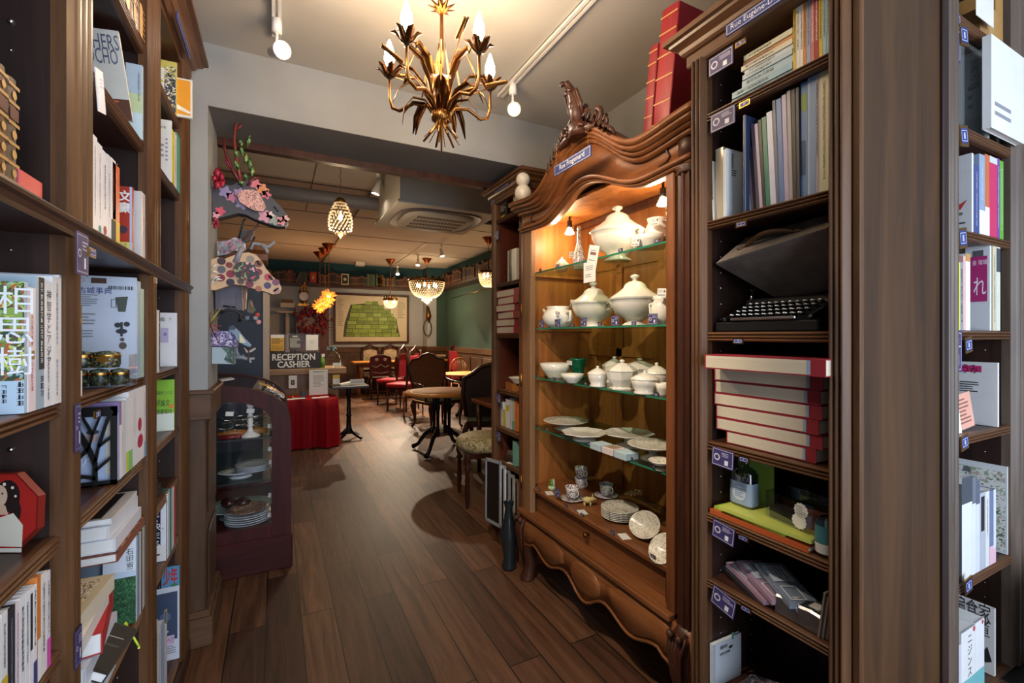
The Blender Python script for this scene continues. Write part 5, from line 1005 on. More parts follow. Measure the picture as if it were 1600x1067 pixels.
for k in range(6):
    o = plate('printed_plate', f'brown printed plate, {ORD[5 - k]} from top of bottom shelf stack', onS(958, 812, Z5) + Vector((.04, .0, .0075 * k)), .088, pr, 0, group='stack of printed plates')
t = thing('tilted_sauce_bowl', 'oval printed bowl tipped towards viewer at armoire bottom', 'bowl', onS(998, 843, Z5) + Vector((.04, 0, .05)), rot=(R(48), 0, -R(90)))
B(pr).lathe([(.0001, -.03), (.03, -.03), (.055, -.015), (.07, .01), (.072, .014), (.068, .013), (.05, -.012), (.0001, -.024)], n=30, sx=1.15, sy=.85).build('bowl_body', t)
t = thing('printed_dish', 'printed oval dish half hidden by right door post', 'dish', AR.W(AR.u(1034, .05), .06, Z5 + .035), rot=(R(50), 0, -R(90))); B(pr).lathe([(.0001, -.03), (.03, -.03), (.055, -.015), (.062, .01), (.058, .01), (.0001, -.024)], n=30).build('dish_body', t)
t = thing('frog_figurine', 'little green frog reading on round box, bottom shelf', 'figurine', onS(862, 764, Z5), -R(90))
B(pm('#b9c9a0', .2)).lathe([(.0001, 0), (.02, 0), (.022, .006), (.02, .018), (.0001, .02)], n=20).build('round_box', t)
bb = B(pm('#5f8f2e', .2)).sphere((0, 0, .032), .011, 8, 1.2); bb.sphere((0, -.004, .048), .008, 8); bb.tube([(-.008, 0, .026), (-.014, -.012, .024), (-.006, -.014, .032)], .003, 6); bb.tube([(.008, 0, .026), (.014, -.012, .024), (.006, -.014, .032)], .003, 6); bb.build('frog', t)
B('white').box(.004, .02, .004, .006, .024, .058).build('tiny_card', t)
t = thing('pig_figurine', 'small yellowish china pig standing on the bottom shelf', 'figurine', onS(918, 790, Z5), R(150))
bb = B(pm('#d6bd7c', .25)).sphere((0, 0, .03), .018, 10, .9, 1.4, 1); bb.sphere((-.026, 0, .036), .012, 8); bb.tube([(-.034, 0, .034), (-.042, 0, .033)], .006, 8); 
for x in (-.014, .016):
    for y in (-.009, .009): bb.tube([(x, y, .02), (x, y, 0)], .005, 6)
bb.blade([(-.024, .007, .044), (-.028, .01, .054), (-.03, .012, .056)], .008, (1, 0, 0)); bb.blade([(-.024, -.007, .044), (-.028, -.01, .054), (-.03, -.012, .056)], .008, (1, 0, 0)); bb.build('pig_body', t)
t = thing('dried_flowers', 'bunch of dried brown flower heads lying on printed plates', 'flowers', onS(975, 800, Z5) + Vector((.04, 0, .055)), 0)
bb = B(pm('#b08f66', .9))
for k in range(60): bb.sphere((rnd.uniform(-.03, .03), .02 - k * .0013 + rnd.uniform(-.012, .012), .02 + .012 * rnd.random() + .0004 * k), rnd.uniform(.004, .008), 5)
bb.build('flower_heads', t)
bb = B(pm('#6a4f32', .8))
for k in range(6): bb.tube([(0, 0, .02), (rnd.uniform(-.02, .03), -.09, .02 + .01 * k * .4), (rnd.uniform(-.03, .04), -.19, .0 + .005 * k)], .0012, 5)
bb.build('stems', t)
# ---- shelf tags and cards
BL = '#26367e'; PUR = '#3e3668'
def plateno(F, px, py, w, n='', s=(.034, .016), rz=0):
    p = F.hit(px, py, w); u = p.y if F.k == 'L' else -p.y if F.k == 'R' else p.x
    m = Matrix.Translation(p) @ Matrix.Rotation(F.rz, 4, 'Z') @ Matrix.Rotation(rz, 4, 'Y')
    bb = B('brass').box(-s[0] / 2, s[0] / 2, 0, .003, -s[1] / 2, s[1] / 2)
    bb.deco((-s[0] / 2, 0, -s[1] / 2), (1, 0, 0), (0, 0, 1), s[0], s[1], [('r', .1, .15, .9, .85, BL), ('o', .16, .24, .84, .76, '#dfe2ea', .025)] + ([('t', n, .5, .5, s[1] * .35, '#dfe2ea', .3)] if n else [('r', .42, .35, .48, .65, '#dfe2ea'), ('r', .52, .35, .58, .65, '#dfe2ea')]))
    return setm(bb.build('number_plate', recalc=False), m)
def pcard(F, px, py, w, wd, ht, rz=0, cols=(PUR, '#dfe2ea'), ink='#b9b6d0'):
    p = F.hit(px, py, w)
    m = Matrix.Translation(p) @ Matrix.Rotation(F.rz, 4, 'Z') @ Matrix.Rotation(rz, 4, 'Y')
    bb = B(cols[0]).box(-wd / 2, wd / 2, 0, .001, -ht / 2, ht / 2)
    bb.deco((-wd / 2, 0, -ht / 2), (1, 0, 0), (0, 0, 1), wd, ht, [('r', 0, 0, 1, 1, cols[0]), ('o', .04, .06, .96, .94, cols[1], .015), ('c', .24, .5, .14, '#cfcddc'), ('c', .24, .5, .09, cols[0]), ('l', .45, .55, .9, .8, 3, ink), ('r', .6, .16, .76, .42, '#dfe2ea')])
    return setm(bb.build('info_card', recalc=False), m)
sh = ['top', 'second', 'third', 'fourth', 'fifth', 'sixth', 'seventh']
for i, (px, py, n_, rz) in enumerate(((1157, 67, '', 0), (1163, 162, '', 0), (1158, 350, '3', 0), (1153, 533, '4', 0), (1162, 718, '5', 0), (1161, 841, '6', 0), (1165, 952, '7', 0))):
    tag(plateno(RB, px, py, -.012, n_, rz=rz), f'small blue enamel number plate, {ORD[i]} from top on the typewriter bookcase', 'plate', 'number plates')
for i, (px, py, wd, ht, lab) in enumerate(((1126, 96, .085, .055, 'topmost'), (1129, 186, .085, .055, 'second'), (1129, 716, .075, .055, 'third'), (1130, 832, .075, .055, 'fourth'), (1130, 940, .08, .06, 'lowest'))):
    tag(pcard(RB, px, py, -.006, wd, ht, rz=(.0, 0, .05, .12, .2)[i]), f'purple information card, {lab} of five down the typewriter bookcase', 'card', 'purple cards on typewriter bookcase')
for i, (px, n_, wd) in enumerate(((846, 0, .045), (871, 0, .05), (912, 0, .045), (961, 0, .05), (1020, 0, .05))):
    o = pcard(AR, px, 497, .04, wd, .042); o.location.z = 1.4425 + .022; tag(o, f'purple information card, {ORD[i]} from left on second glass shelf', 'card', 'purple cards in the armoire')
o = pcard(AR, 871, 770, .03, .05, .04); tag(o, 'purple information card at left on armoire bottom shelf', 'card')
nn = 0
for z_, lst, nm in ((1.757, (844, 871, 969, 1026), 'top'), (1.442, (856, 895, 937, 990), 'second'), (1.163, (841, 866, 915, 960, 1025), 'third'), (.88, (855, 920, 985, 1022), 'fourth')):
    for i, px in enumerate(lst):
        o = plateno(AR, px, 500, .036, s=(.026, .014)); o.location.z = z_ + .008; tag(o, f'tiny blue number tag, {ORD[i]} from left on {nm} glass shelf', 'tag', 'number tags in the armoire')
for i, px in enumerate((842, 884, 909, 957, 1020)):
    o = plateno(AR, px, 800, .02, s=(.026, .014)); o.location.z = .546; tag(o, f'tiny blue number tag, {ORD[i]} from left on bottom armoire shelf', 'tag', 'number tags in the armoire')
def pricetag(F, px, py, w, wd=.045, ht=.032, rz=.1):
    bb = B('white').box(-wd / 2, wd / 2, 0, .0008, -ht / 2, ht / 2); bb.deco((-wd / 2, 0, -ht / 2), (1, 0, 0), (0, 0, 1), wd, ht, [('r', 0, 0, 1, 1, '#e6e4de'), ('bar', .1, .1, .9, .3, K), ('l', .1, .45, .6, .8, 3, GR), ('r', .72, .5, .92, .82, '#6a6a6a')])
    return setm(bb.build('barcode_tag', recalc=False), Matrix.Translation(F.hit(px, py, w)) @ Matrix.Rotation(F.rz, 4, 'Z') @ Matrix.Rotation(rz, 4, 'Y'))
for px, py, w_, lab in ((930, 368, .09, 'left side of the largest tureen'), (993, 378, .03, 'top-shelf oval dish'), (1023, 346, .08, 'grey pitcher, top shelf'), (893, 398, .16, 'flowered bottle'), (895, 473, .11, 'left tureen on second shelf'), (959, 470, .07, 'pointed-knob tureen'), (1034, 457, .04, 'china jug by the door post'), (871, 491, .045, 'lidless teapot')):
    tag(pricetag(AR, px, py, w_), 'white barcode price tag on the ' + lab, 'tag')
for i, (px, py, rz, wd, ht) in enumerate(((926, 402, .25, .075, .11), (921, 425, 0, .09, .095))):
    bb = B('white').box(-wd / 2, wd / 2, 0, .001, -ht / 2, ht / 2); bb.deco((-wd / 2, 0, -ht / 2), (1, 0, 0), (0, 0, 1), wd, ht, [('r', 0, 0, 1, 1, '#ebe8e0'), ('l', .2, .55, .8, .8, 3, GR), ('l', .15, .2, .85, .4, 2, GR)] + ([('r', .2, .6, .8, .72, '#8a5a5a')] if i == 0 else []))
    tag(setm(bb.build('notice_card', recalc=False), Matrix.Translation(AR.hit(px, py, .03 - .004 * i)) @ Matrix.Rotation(AR.rz, 4, 'Z') @ Matrix.Rotation(rz, 4, 'Y')), ('tilted white notice card behind the square one, top glass shelf', 'square white notice hanging from the top glass shelf')[i], 'card')
for i, (px, py) in enumerate(((854, 777), (905, 798), (970, 838))):
    o = B('white').box(-.03, .03, 0, .04, 0, .0008).build('paper_slip'); setm(o, AR.mat(AR.u(px, .04), .035, .5378) @ Matrix.Rotation(-.3, 4, 'Z')); tag(o, f'white paper slip, {ORD[i]} from left lying on armoire bottom shelf', 'paper')
# left bookcase cards
for i, (px, py, w_, wd, ht, rz, lab) in enumerate(((157, 143, -.012, .05, .085, -.25, 'white paper tag hanging below the art book shelf'), (129, 397, -.035, .055, .075, 0, 'purple card under the left cornice'), (122, 668, -.014, .025, .09, 0, 'dark blue card at left of the tree bookend'), (123, 1010, -.014, .03, .07, 0, 'dark blue card at the left pile foot'))):
    cl_ = ('#e9e6ee', '#c9c6d2') if i == 0 else (PUR, '#dfe2ea')
    tag(pcard(L, px, py, w_, wd, ht, rz, cl_), lab, 'card')
for i, (px, py, w_, lab) in enumerate(((145, 395, -.05, 'under the left cornice'), (153, 647, -.01, 'above the tree bookend'), (244, 438, -.04, 'under the cornice of the far left bay'), (141, 110, -.01, 'near the hanging white tag'))):
    tag(plateno(L, px, py, w_, '1' if i == 0 else ''), 'small blue number plate ' + lab, 'plate')
for i, (px, py) in enumerate(((1507, 55), (1507, 212), (1505, 372), (1514, 539), (1508, 691), (1514, 915))):
    tag(plateno(FR, px, py, -.015, s=(.055, .06) if i < 3 else (.05, .045), rz=-.15), f'blue number tag, {ORD[i]} from top on the far right bookcase', 'tag', 'number tags on far right bookcase')
tag(pcard(FR, 1492, 55, -.012, .07, .14), 'purple card at the top left of the far right bookcase', 'card'); tag(pcard(FR, 1493, 549, -.012, .08, .12), 'grey-blue card beside number tag, middle far right bookcase', 'card')
for i, (px, py) in enumerate(((770, 317), (776, 368), (779, 622), (779, 682), (777, 733))):
    tag(pcard(SB, px, py, -.012, .055, .06), f'small dark card, {ORD[i]} from top on the slim bookcase edge', 'card', 'cards on the slim bookcase')
def streetsign(name, label, F, p0, p1, w, ht, text, chains=None):
    a = F.hit(*p0, w); c = F.hit(*p1, w); ln = (c - a).length
    t = thing(name, label, 'sign', a, F.rz)
    bb = B(BL).box(0, ln, 0, .004, 0, ht); bb.deco((0, 0, 0), (1, 0, 0), (0, 0, 1), ln, ht, [('r', 0, 0, 1, 1, '#2b3a7c'), ('o', .015, .08, .985, .92, '#dfe2ea', .006), ('t', text, .5, .5, ht * .5, '#e6e8ee', .88)]); bb.build('enamel_plate', t, recalc=False)
    if chains:
        for x in (.02, ln - .02):
            cb = B('brass'); 
            for k in range(12): cb.tube([(x - .002, .0, ht + k * chains / 12), (x + .002, .0, ht + (k + .5) * chains / 12), (x - .001, 0, ht + (k + 1) * chains / 12)], .0012, 5)
            cb.build('chain', t)
    return t
streetsign('street_sign', 'blue enamel Rue Fragonard sign hanging on chains from armoire crest', AR, (866, 276), (923, 247), -.10, .048, 'Rue Fragonard', .1)
streetsign('street_sign', 'blue enamel Rue Eugène-Delacroix sign on top of the typewriter bookcase', RB, (1134, 58), (1262, -15), -.045, .032, 'Rue Eugène-Delacroix')
streetsign('street_sign', 'small blue street sign on the slim bookcase crown', SB, (773, 302), (794, 286), -.04, .025, 'Rue Paul-Cézanne'[:0] or '· · ·')
streetsign('street_sign', 'narrow blue street sign under the crown of the left bookcase', L, (277, 30), (297, 75), -.03, .03, '· · ·')

# ================================================================== lights
def bulbmesh(t, c, s=1, nm='bulb', mt=None, tilt=0):
    B(mt or M['bulb']).lathe([(.006 * s, 0), (.010 * s, .006 * s), (.0155 * s, .022 * s), (.0145 * s, .04 * s), (.008 * s, .062 * s), (.0025 * s, .078 * s), (.0001, .081 * s)], c, 16).build(nm, t)
# foreground chandelier
CC = P(690, 185, d=1.6); cx, cy = CC.x, CC.y; zr = CC.z
ch = thing('leaf_chandelier', 'gilt metal chandelier of leaves and reeds with five candle bulbs', 'chandelier', (cx, cy, zr))
gm = pm('#8f6030', .36, 1); gd = pm('#5e3b1e', .4, 1)
bb = B(gm).lathe([(.026, -.012), (.032, -.006), (.032, .016), (.026, .022)], n=24); 
for k in range(24): a = 2 * PI * k / 24; bb.tube([(.033 * math.cos(a), .033 * math.sin(a), -.008), (.033 * math.cos(a + .26), .033 * math.sin(a + .26), .018)], .002, 5)
bb.build('binding_ring', ch)
B(gm).tube([(0, 0, -.12), (0, 0, .1), (0, 0, .25), (0, 0, ZF - zr)], [.003, .008, .007, .004], 10).build('stem', ch)
def rad(a, pts): return [(r * math.cos(a), r * math.sin(a), z) for r, z in pts]
# bulb angles from the measured offsets
offs = [(-.081, -.18), (.141, -.13), (-.186, .01), (.166, .09), (-.04, .21)]
for i, (c_, d_) in enumerate(offs):
    wx, wy = c_ * CT + d_ * ST, -c_ * ST + d_ * CT; a = math.atan2(wy, wx); r0 = math.hypot(wx, wy)
    zc = .165
    arm = B(gm).tube(rad(a, [(.02, .0), (.05, .045), (.10, .055), (.15, .03), (r0 - .012, .04), (r0, .075), (r0, zc - .02)]), [.005, .006, .006, .006, .006, .005, .005], 8).build('arm', ch)
    cu = B(gd)
    for k in range(6):
        b_ = a + 2 * PI * k / 6; ox, oy = r0 * math.cos(a), r0 * math.sin(a)
        cu.blade([(ox, oy, zc - .022), (ox + .018 * math.cos(b_), oy + .018 * math.sin(b_), zc - .012), (ox + .036 * math.cos(b_), oy + .036 * math.sin(b_), zc + .012), (ox + .05 * math.cos(b_), oy + .05 * math.sin(b_), zc + .016)], .028, (-math.sin(b_), math.cos(b_), 0), .001, .3)
    cu.build('flower_cup', arm)
    B('black').lathe([(.0001, -.02), (.009, -.02), (.009, .022), (.0001, .022)], (r0 * math.cos(a), r0 * math.sin(a), zc), 14).build('candle_sleeve', arm)
    bulbmesh(arm, (r0 * math.cos(a), r0 * math.sin(a), zc + .022), 1.2)
rn = random.Random(3)
for k in range(34):
    a = 2 * PI * k / 34 * 5 + rn.uniform(-.2, .2); kind = k % 4
    if k % 12 in (0, 2, 8): continue
    if kind == 0: pts = [(.02, .01), (.045, .09), (.06, .16), (.075 + .02 * rn.random(), .21 + .03 * rn.random())]
    elif kind == 1: pts = [(.02, .01), (.07, .075), (.12, .085), (.155, .055), (.165 + .02 * rn.random(), .0)]
    elif kind == 2: pts = [(.02, .01), (.06, .05), (.10, .05), (.13, .01), (.135, -.03)]
    else: pts = [(.02, .01), (.06, .11), (.10, .16), (.14 + .03 * rn.random(), .17), (.165, .15)]
    B(gm if k % 3 else gd).blade(rad(a, pts), .028 if kind != 2 else .018, (-math.sin(a), math.cos(a), 0), .0012, .3).build('leaf', ch)
for k in range(12):
    a = 2 * PI * k / 12; ln = .05 + .03 * rn.random()
    B(gm).tube(rad(a, [(.016, -.0), (.022, -.03), (.035 + ln * .4, -.05 - ln * .4)]), [.005, .005, .004] if k % 2 else [.002, .002, .0015], 6).build('reed_end', ch)
for k in range(5):      # looping stalks with ears
    a = 2 * PI * k / 5 + .6
    st_ = B(gm).tube(rad(a, [(.015, .02), (.03, .12), (.04, .20), (.06, .235), (.09, .22), (.11, .17), (.125, .12)]), .0025, 6).build('looped_stalk', ch)
    e = B(gm)
    for q in range(14):
        s_ = q / 13; r_ = .16 + .07 * s_; 
        for w_ in (-1, 1): e.sphere((r_ * math.cos(a + .35) - w_ * .005 * math.sin(a), r_ * math.sin(a + .35) + w_ * .005 * math.cos(a), .13 + .06 * (k % 2) + .02 * s_), .005, 5)
    e.tube(rad(a + .35, [(.02, .02), (.10, .09 + .05 * (k % 2)), (.23, .15 + .06 * (k % 2))]), .002, 6); e.build('wheat_ear', ch)
for k in range(3):
    a = 2 * PI * k / 3; b2 = B(gm)
    for q in range(3): 
        a2 = a + q * .7; b2.blade([(0, 0, .36 + .0 * q), (.02 * math.cos(a2), .02 * math.sin(a2), .38), (.05 * math.cos(a2), .05 * math.sin(a2), .395)], .02, (-math.sin(a2), math.cos(a2), 0), .001, .3)
    b2.build('upper_leaves', ch)
    B(gm).blade([(.004 * math.cos(a), .004 * math.sin(a), .08), (.03 * math.cos(a), .03 * math.sin(a), .16), (.012 * math.cos(a), .012 * math.sin(a), .27)], .026, (-math.sin(a), math.cos(a), 0), .001, .2).build('upright_leaf', ch)
B(gd).lathe([(.0001, ZF - zr), (.045, ZF - zr), (.04, ZF - zr - .02), (.01, ZF - zr - .035)], n=20).build('ceiling_rose', ch)
lamp('chandelier_glow', 'POINT', (cx, cy, zr + .24), 16, WARM, .16)
# track spots of the front room
def track(name, label, x0, y0, x1, y1, z, wd=.035):
    bb = B('white'); a = Vector((x0, y0, z)); c = Vector((x1, y1, z)); dv = (c - a).normalized(); nv = Vector((-dv.y, dv.x, 0)) * wd / 2
    for lo_, hi_, off in ((-1, -.3, .018), (.3, 1, .018), (-1, 1, .004)):
        q = [a + nv * lo_, a + nv * hi_, c + nv * hi_, c + nv * lo_]; bb.loft([[p for p in q], [p - Vector((0, 0, off)) for p in q]], smooth=False)
    return tag(bb.build(name), label, 'track')
track('lighting_track', 'white ceiling lighting track above the left aisle of front room', .0, .3, .0, 2.25, ZF)
track('lighting_track', 'long white ceiling lighting track right of the leaf chandelier', 1.09, .2, 1.09, 2.25, ZF)
def spotlamp(name, label, p, tgt, s=1, lit=60, power=40, ang=60, colr=(1, .85, .66), mt='white', z=None, drop=.06):
    t = thing(name, label, 'spotlight', p)
    p = Vector(p); B(mt).lathe([(.0001, 0), (.018 * s, 0), (.018 * s, -.05 * s), (.0001, -.05 * s)], n=16).build('adapter', t)
    B(mt).tube([(0, 0, -.05 * s), (0, 0, -.05 * s - drop * s)], .006 * s, 8).build('stalk', t)
    hp = Vector((0, 0, -.05 * s - drop * s - .01)); d_ = (Vector(tgt) - (p + hp)).normalized(); q = d_.to_track_quat('Z', 'Y').to_matrix().to_4x4()
    mm = Matrix.Translation(hp) @ q
    hd = B(mt).lathe([(.0001, -.05 * s), (.018 * s, -.05 * s), (.02 * s, 0), (.03 * s, .04 * s), (.032 * s, .06 * s), (.029 * s, .06 * s), (.024 * s, .03 * s)], n=18, mtx=mm).build('lamp_head', t)
    B(emat('spot_face', '#fff0d8', lit)).lathe([(.0001, .052 * s), (.027 * s, .05 * s)], n=18, mtx=mm).build('lamp_face', hd)
    lo_ = p + hp + d_ * .075 * s
    if power: lamp(name + '_beam', 'SPOT', lo_, power, colr, .03, target=Vector(tgt), spot=ang, blend=.6)
    return t
spotlamp('track_spotlight', 'white track spotlight glaring above the left aisle', (.0, 2.12, ZF - .018), (.35, 1.1, 2.2), 1.1, 80, 30, 120)
spotlamp('track_spotlight', 'white track spotlight right of the leaf chandelier', (1.09, 2.1, ZF - .018), (.6, .8, 1.9), 1.1, 2.0, 8, 120)
spotlamp('ceiling_spotlight', 'small ceiling spotlight near pipe, added to brighten the reception counter', P(594, 325, z=ZB - .01), (.4, 6.4, .7), 1.3, 60, 170, 75, (1, .84, .62))  # beam added at a small lamp mount to brighten the dark reception
spotlamp('track_spotlight', 'white track spotlight over the left aisle aimed at armoire', (.0, .95, ZF - .018), (1.45, 1.75, .95), 1.1, 40, 110, 62)
# ---- back room
SP = [((604, 266), 'near the slim beam edge'), ((653, 403), 'nearest on the far track'), ((690, 386), 'right of the far track'), ((621, 420), 'rear right one of the far track'), ((608, 426), 'rear left one of the far track')]
for i, (q, lab) in enumerate(SP):
    p = P(q[0] - (14 if i == 0 else 0), q[1] - (0 if i in (0,) else 6), z=ZB - .02); tg = Vector((p.x + (-.8, -.4, .3, -.3, .2)[i], p.y + (.3, -1.0, -.6, -2.0, -1.0)[i], 0))
    spotlamp('ceiling_spotlight', 'small lit ceiling spotlight, ' + lab, p, tg, 1.4, 80, (14, 420, 420, 380, 380)[i], (85, 80, 90, 90, 80)[i], (1, .82, .6))
track('ceiling_track', 'thin far lighting track on the back room ceiling', *P(665, 380, z=ZB)[:2], *P(600, 425, z=ZB)[:2], ZB, .03)
bb = B(pm('#8f877a', .5)); bb.tube([P(592, 283, z=ZB - .02), P(503, 411, z=ZB - .02)], .012, 8); tag(bb.build('ceiling_conduit'), 'long conduit running along the back room ceiling to the pendants', 'conduit')
bb = B(pm('#7d7a7c', .5)); bb.tube([Vector((-1.4, 5.35, 2.9)), Vector((.85, 5.35, 2.9)), Vector((3.3, 5.35, 2.9))], .075, 20); tag(bb.build('ceiling_pipe'), 'thick grey pipe crossing under the back room ceiling', 'pipe')
# air conditioner
a = P(625, 317, z=2.62); x0, y0 = a.x, a.y; SZ = .98
t = thing('ceiling_air_conditioner', 'white ceiling cassette air conditioner hanging in a plain box', 'air conditioner', (x0, y0, 2.62))
wm = pm('#c9c2b6', .6); bb = B(wm).box(0, SZ, 0, SZ, .03, ZB - 2.62); bb.build('housing_box', t)
bb = B(pm('#7a766e', .7))
for k in range(3): 
    x_ = .36 + k * .18
    for q in ((x_, x_ + .004, .26, .40), (x_ + .16, x_ + .164, .26, .40), (x_, x_ + .164, .26, .264), (x_, x_ + .164, .396, .40)): bb.box(q[0], q[1], -.002, 0, q[2], q[3])
bb.build('access_panel_lines', t)
B(wm).box(-.03, SZ + .03, -.03, SZ + .03, 0, .03).build('fascia', t, bevel=.01, seg=2)
bb = B(pm('#4d5058', .3)); r = []
def rr_(s, z_, n=32): return [(SZ / 2 + s * math.copysign(abs(math.cos(2 * PI * k / n)) ** .55, math.cos(2 * PI * k / n)), SZ / 2 + s * math.copysign(abs(math.sin(2 * PI * k / n)) ** .55, math.sin(2 * PI * k / n)), z_) for k in range(n)]
bb.loft([rr_(.44, .001), rr_(.44, -.012)], smooth=False); bb.build('air_slot', t)
bb = B(wm).loft([rr_(.37, 0), rr_(.37, -.02), rr_(.33, -.035)], smooth=False); bb.build('centre_panel', t)
bb = B(pm('#5f5a52', .7))
for j in range(4):
    for k in range(16): bb.box(.24 + k * .033, .24 + k * .033 + .022, .24 + j * .14, .24 + j * .14 + .08, -.037, -.034)
bb.build('grille', t)
# crystals
crys = bpy.data.materials.new('lit_crystal_beads'); crys.use_nodes = True
nt = crys.node_tree; pb = nt.nodes['Principled BSDF']; pb.inputs['Base Color'].default_value = (1, .93, .8, 1); pb.inputs['Roughness'].default_value = .12
pb.inputs['Emission Color'].default_value = lin('#ffcf90'); pb.inputs['Emission Strength'].default_value = .25; pb.inputs['Transmission Weight'].default_value = .3
def beadnet(t, prof, n, s, nm='crystal_beads'):
    bb = B(crys)
    for j, (r_, z_) in enumerate(prof):
        for k in range(n):
            a = 2 * PI * (k + .5 * (j % 2)) / n; c = (r_ * math.cos(a), r_ * math.sin(a), z_)
            bb.loft([[(c[0] + s * math.cos(q * PI / 2), c[1] + s * math.sin(q * PI / 2), c[2]) for q in range(4)], [(c[0], c[1], c[2] + s * 1.2)] * 4], caps=False, smooth=False); bb.loft([[(c[0] + s * math.cos(q * PI / 2), c[1] + s * math.sin(q * PI / 2), c[2]) for q in range(4)], [(c[0], c[1], c[2] - s * 1.2)] * 4], caps=False, smooth=False)
    return bb.build(nm, t)
def chain(t, z0, z1, r=.006, mt='brass'):
    bb = B(mt); n = max(3, int((z1 - z0) / .04))
    for k in range(n):
        a = z0 + (z1 - z0) * k / n; c = z0 + (z1 - z0) * (k + 1) / n; o = r * (1 if k % 2 else -1)
        bb.tube([(0, 0, a), (o, o, (a + c) / 2), (0, 0, c)], r * .45, 5)
    return bb.build('chain', t)
# lantern
p = P(532, 340, y=4.25)
t = thing('crystal_lantern', 'small lit crystal lantern on a long chain behind the beam', 'lantern', p)
beadnet(t, [(.05 + .05 * math.sin(PI * min(1, (j / 9) * .75)), .12 - .028 * j) if j < 9 else (.04, -.14) for j in range(10)], 18, .009)
B('brass').lathe([(.0001, .17), (.03, .17), (.055, .135), (.05, .13)], n=20).build('crown', t); B('brass').lathe([(.045, -.145), (.03, -.16), (.012, -.17), (.0001, -.185)], n=20).build('finial', t)
B('brass').lathe([(.088, .045), (.095, .05), (.088, .055)], n=24).build('band', t); bulbmesh(t, (0, 0, -.03), 1.1, mt=emat('lantern_bulb', '#ffe2b0', 25)); chain(t, .17, ZB - p.z)
lamp('lantern_glow', 'POINT', p + Vector((0, 0, -.22)), 12, WARM, .05)
# three pendants with clustered amber glass
am = bpy.data.materials.new('lit_amber_glass'); am.use_nodes = True; pb = am.node_tree.nodes['Principled BSDF']; pb.inputs['Base Color'].default_value = lin('#e07a28'); pb.inputs['Emission Color'].default_value = lin('#ff8a30'); pb.inputs['Emission Strength'].default_value = 1.3; pb.inputs['Roughness'].default_value = .2
for i, (px, py, cpx, yy, lab) in enumerate(((514, 464, 514, 9.2, 'right'), (508, 471, 508, 9.7, 'middle'), (500, 478, 502, 10.2, 'left'))):
    p = P(px, py, y=yy)
    t = thing('amber_pendant', f'glowing amber glass cluster pendant lamp, {lab} of three', 'pendant', p, group='amber pendant lamps')
    bb = B(am); q_ = random.Random(i)
    for k in range(90):
        v = Vector((q_.gauss(0, 1), q_.gauss(0, 1), q_.gauss(0, 1))).normalized(); bb.tube([v * .04, v * (.12 + .04 * q_.random())], [.02, .008], 5)
    bb.build('glass_petals', t); B(emat('pendant_bulb', '#ffd890', 20)).sphere((0, 0, 0), .035, 8).build('bulb', t)
    chain(t, .1, ZB - p.z - .04, .01); B(pm('#8a4a2a', .35, .9)).lathe([(.0001, ZB - p.z), (.13, ZB - p.z), (.12, ZB - p.z - .02), (.05, ZB - p.z - .1), (.02, ZB - p.z - .14), (.0001, ZB - p.z - .14)], n=24).build('canopy', t)
    lamp('pendant_glow', 'POINT', p + Vector((0, -.2, -.1)), 9, (1, .55, .22), .08)
def basket(name, label, p, R0, hb, n, s, top, bulbs=5, tail=1):
    t = thing(name, label, 'chandelier', p)
    prof = [(R0 * math.cos(j / 12 * PI / 2 * .80), -hb * math.sin(j / 12 * PI / 2)) for j in range(12)]
    beadnet(t, prof, n, s)
    if tail: beadnet(t, [(R0 * .28, -hb - .0 - .02 * j) for j in range(4)] + [(R0 * .16, -hb - .1), (R0 * .06, -hb - .13)], 14, s, 'crystal_tail')
    bb = B('darkgold').lathe([(R0 * 1.02, 0), (R0 * 1.05, .01), (R0 * 1.05, .05), (R0 * 1.0, .055)], n=36)
    for k in range(16): a = 2 * PI * k / 16; bb.blade([(R0 * 1.03 * math.cos(a), R0 * 1.03 * math.sin(a), .04), (R0 * 1.05 * math.cos(a), R0 * 1.05 * math.sin(a), .08), (R0 * 1.12 * math.cos(a), R0 * 1.12 * math.sin(a), .11)], R0 * .25, (-math.sin(a), math.cos(a), 0))
    bb.build('crown_band', t)
    B('darkgold').lathe([(R0 * .3, -hb + .0), (R0 * .32, -hb + .012), (R0 * .3, -hb + .02)], n=24).build('lower_ring', t)
    for k in range(bulbs): a = 2 * PI * k / bulbs; bulbmesh(t, (R0 * .55 * math.cos(a), R0 * .55 * math.sin(a), -hb * .35), 1.3, mt=emat('basket_bulb', '#ffdca0', 30))
    B('darkgold').tube([(0, 0, -hb), (0, 0, top - .06)], .007, 8).build('rod', t)
    B(pm('#8a4a2a', .35, .9)).lathe([(.0001, top), (.11, top), (.1, top - .02), (.03, top - .12), (.0001, top - .14)], n=24).build('canopy', t)
    lamp(name + '_glow', 'POINT', p + Vector((0, 0, -hb - .15)), 45 if R0 > .3 else 10, WARM, .15)
    return t
p = P(667, 441, y=9.9); basket('basket_chandelier', 'large lit crystal basket chandelier in the back room', p, .39, .34, 38, .0125, ZB - p.z, 6)
p = P(610, 470, y=10.4); basket('basket_chandelier', 'small lit crystal basket chandelier before the green picture', p, .15, .15, 26, .012, ZB - p.z, 2, 0)
p = P(763, 428, y=7.3); basket('basket_chandelier', 'lit crystal chandelier partly hidden behind the slim bookcase', p, .17, .22, 30, .012, ZB - p.z, 3, 0)
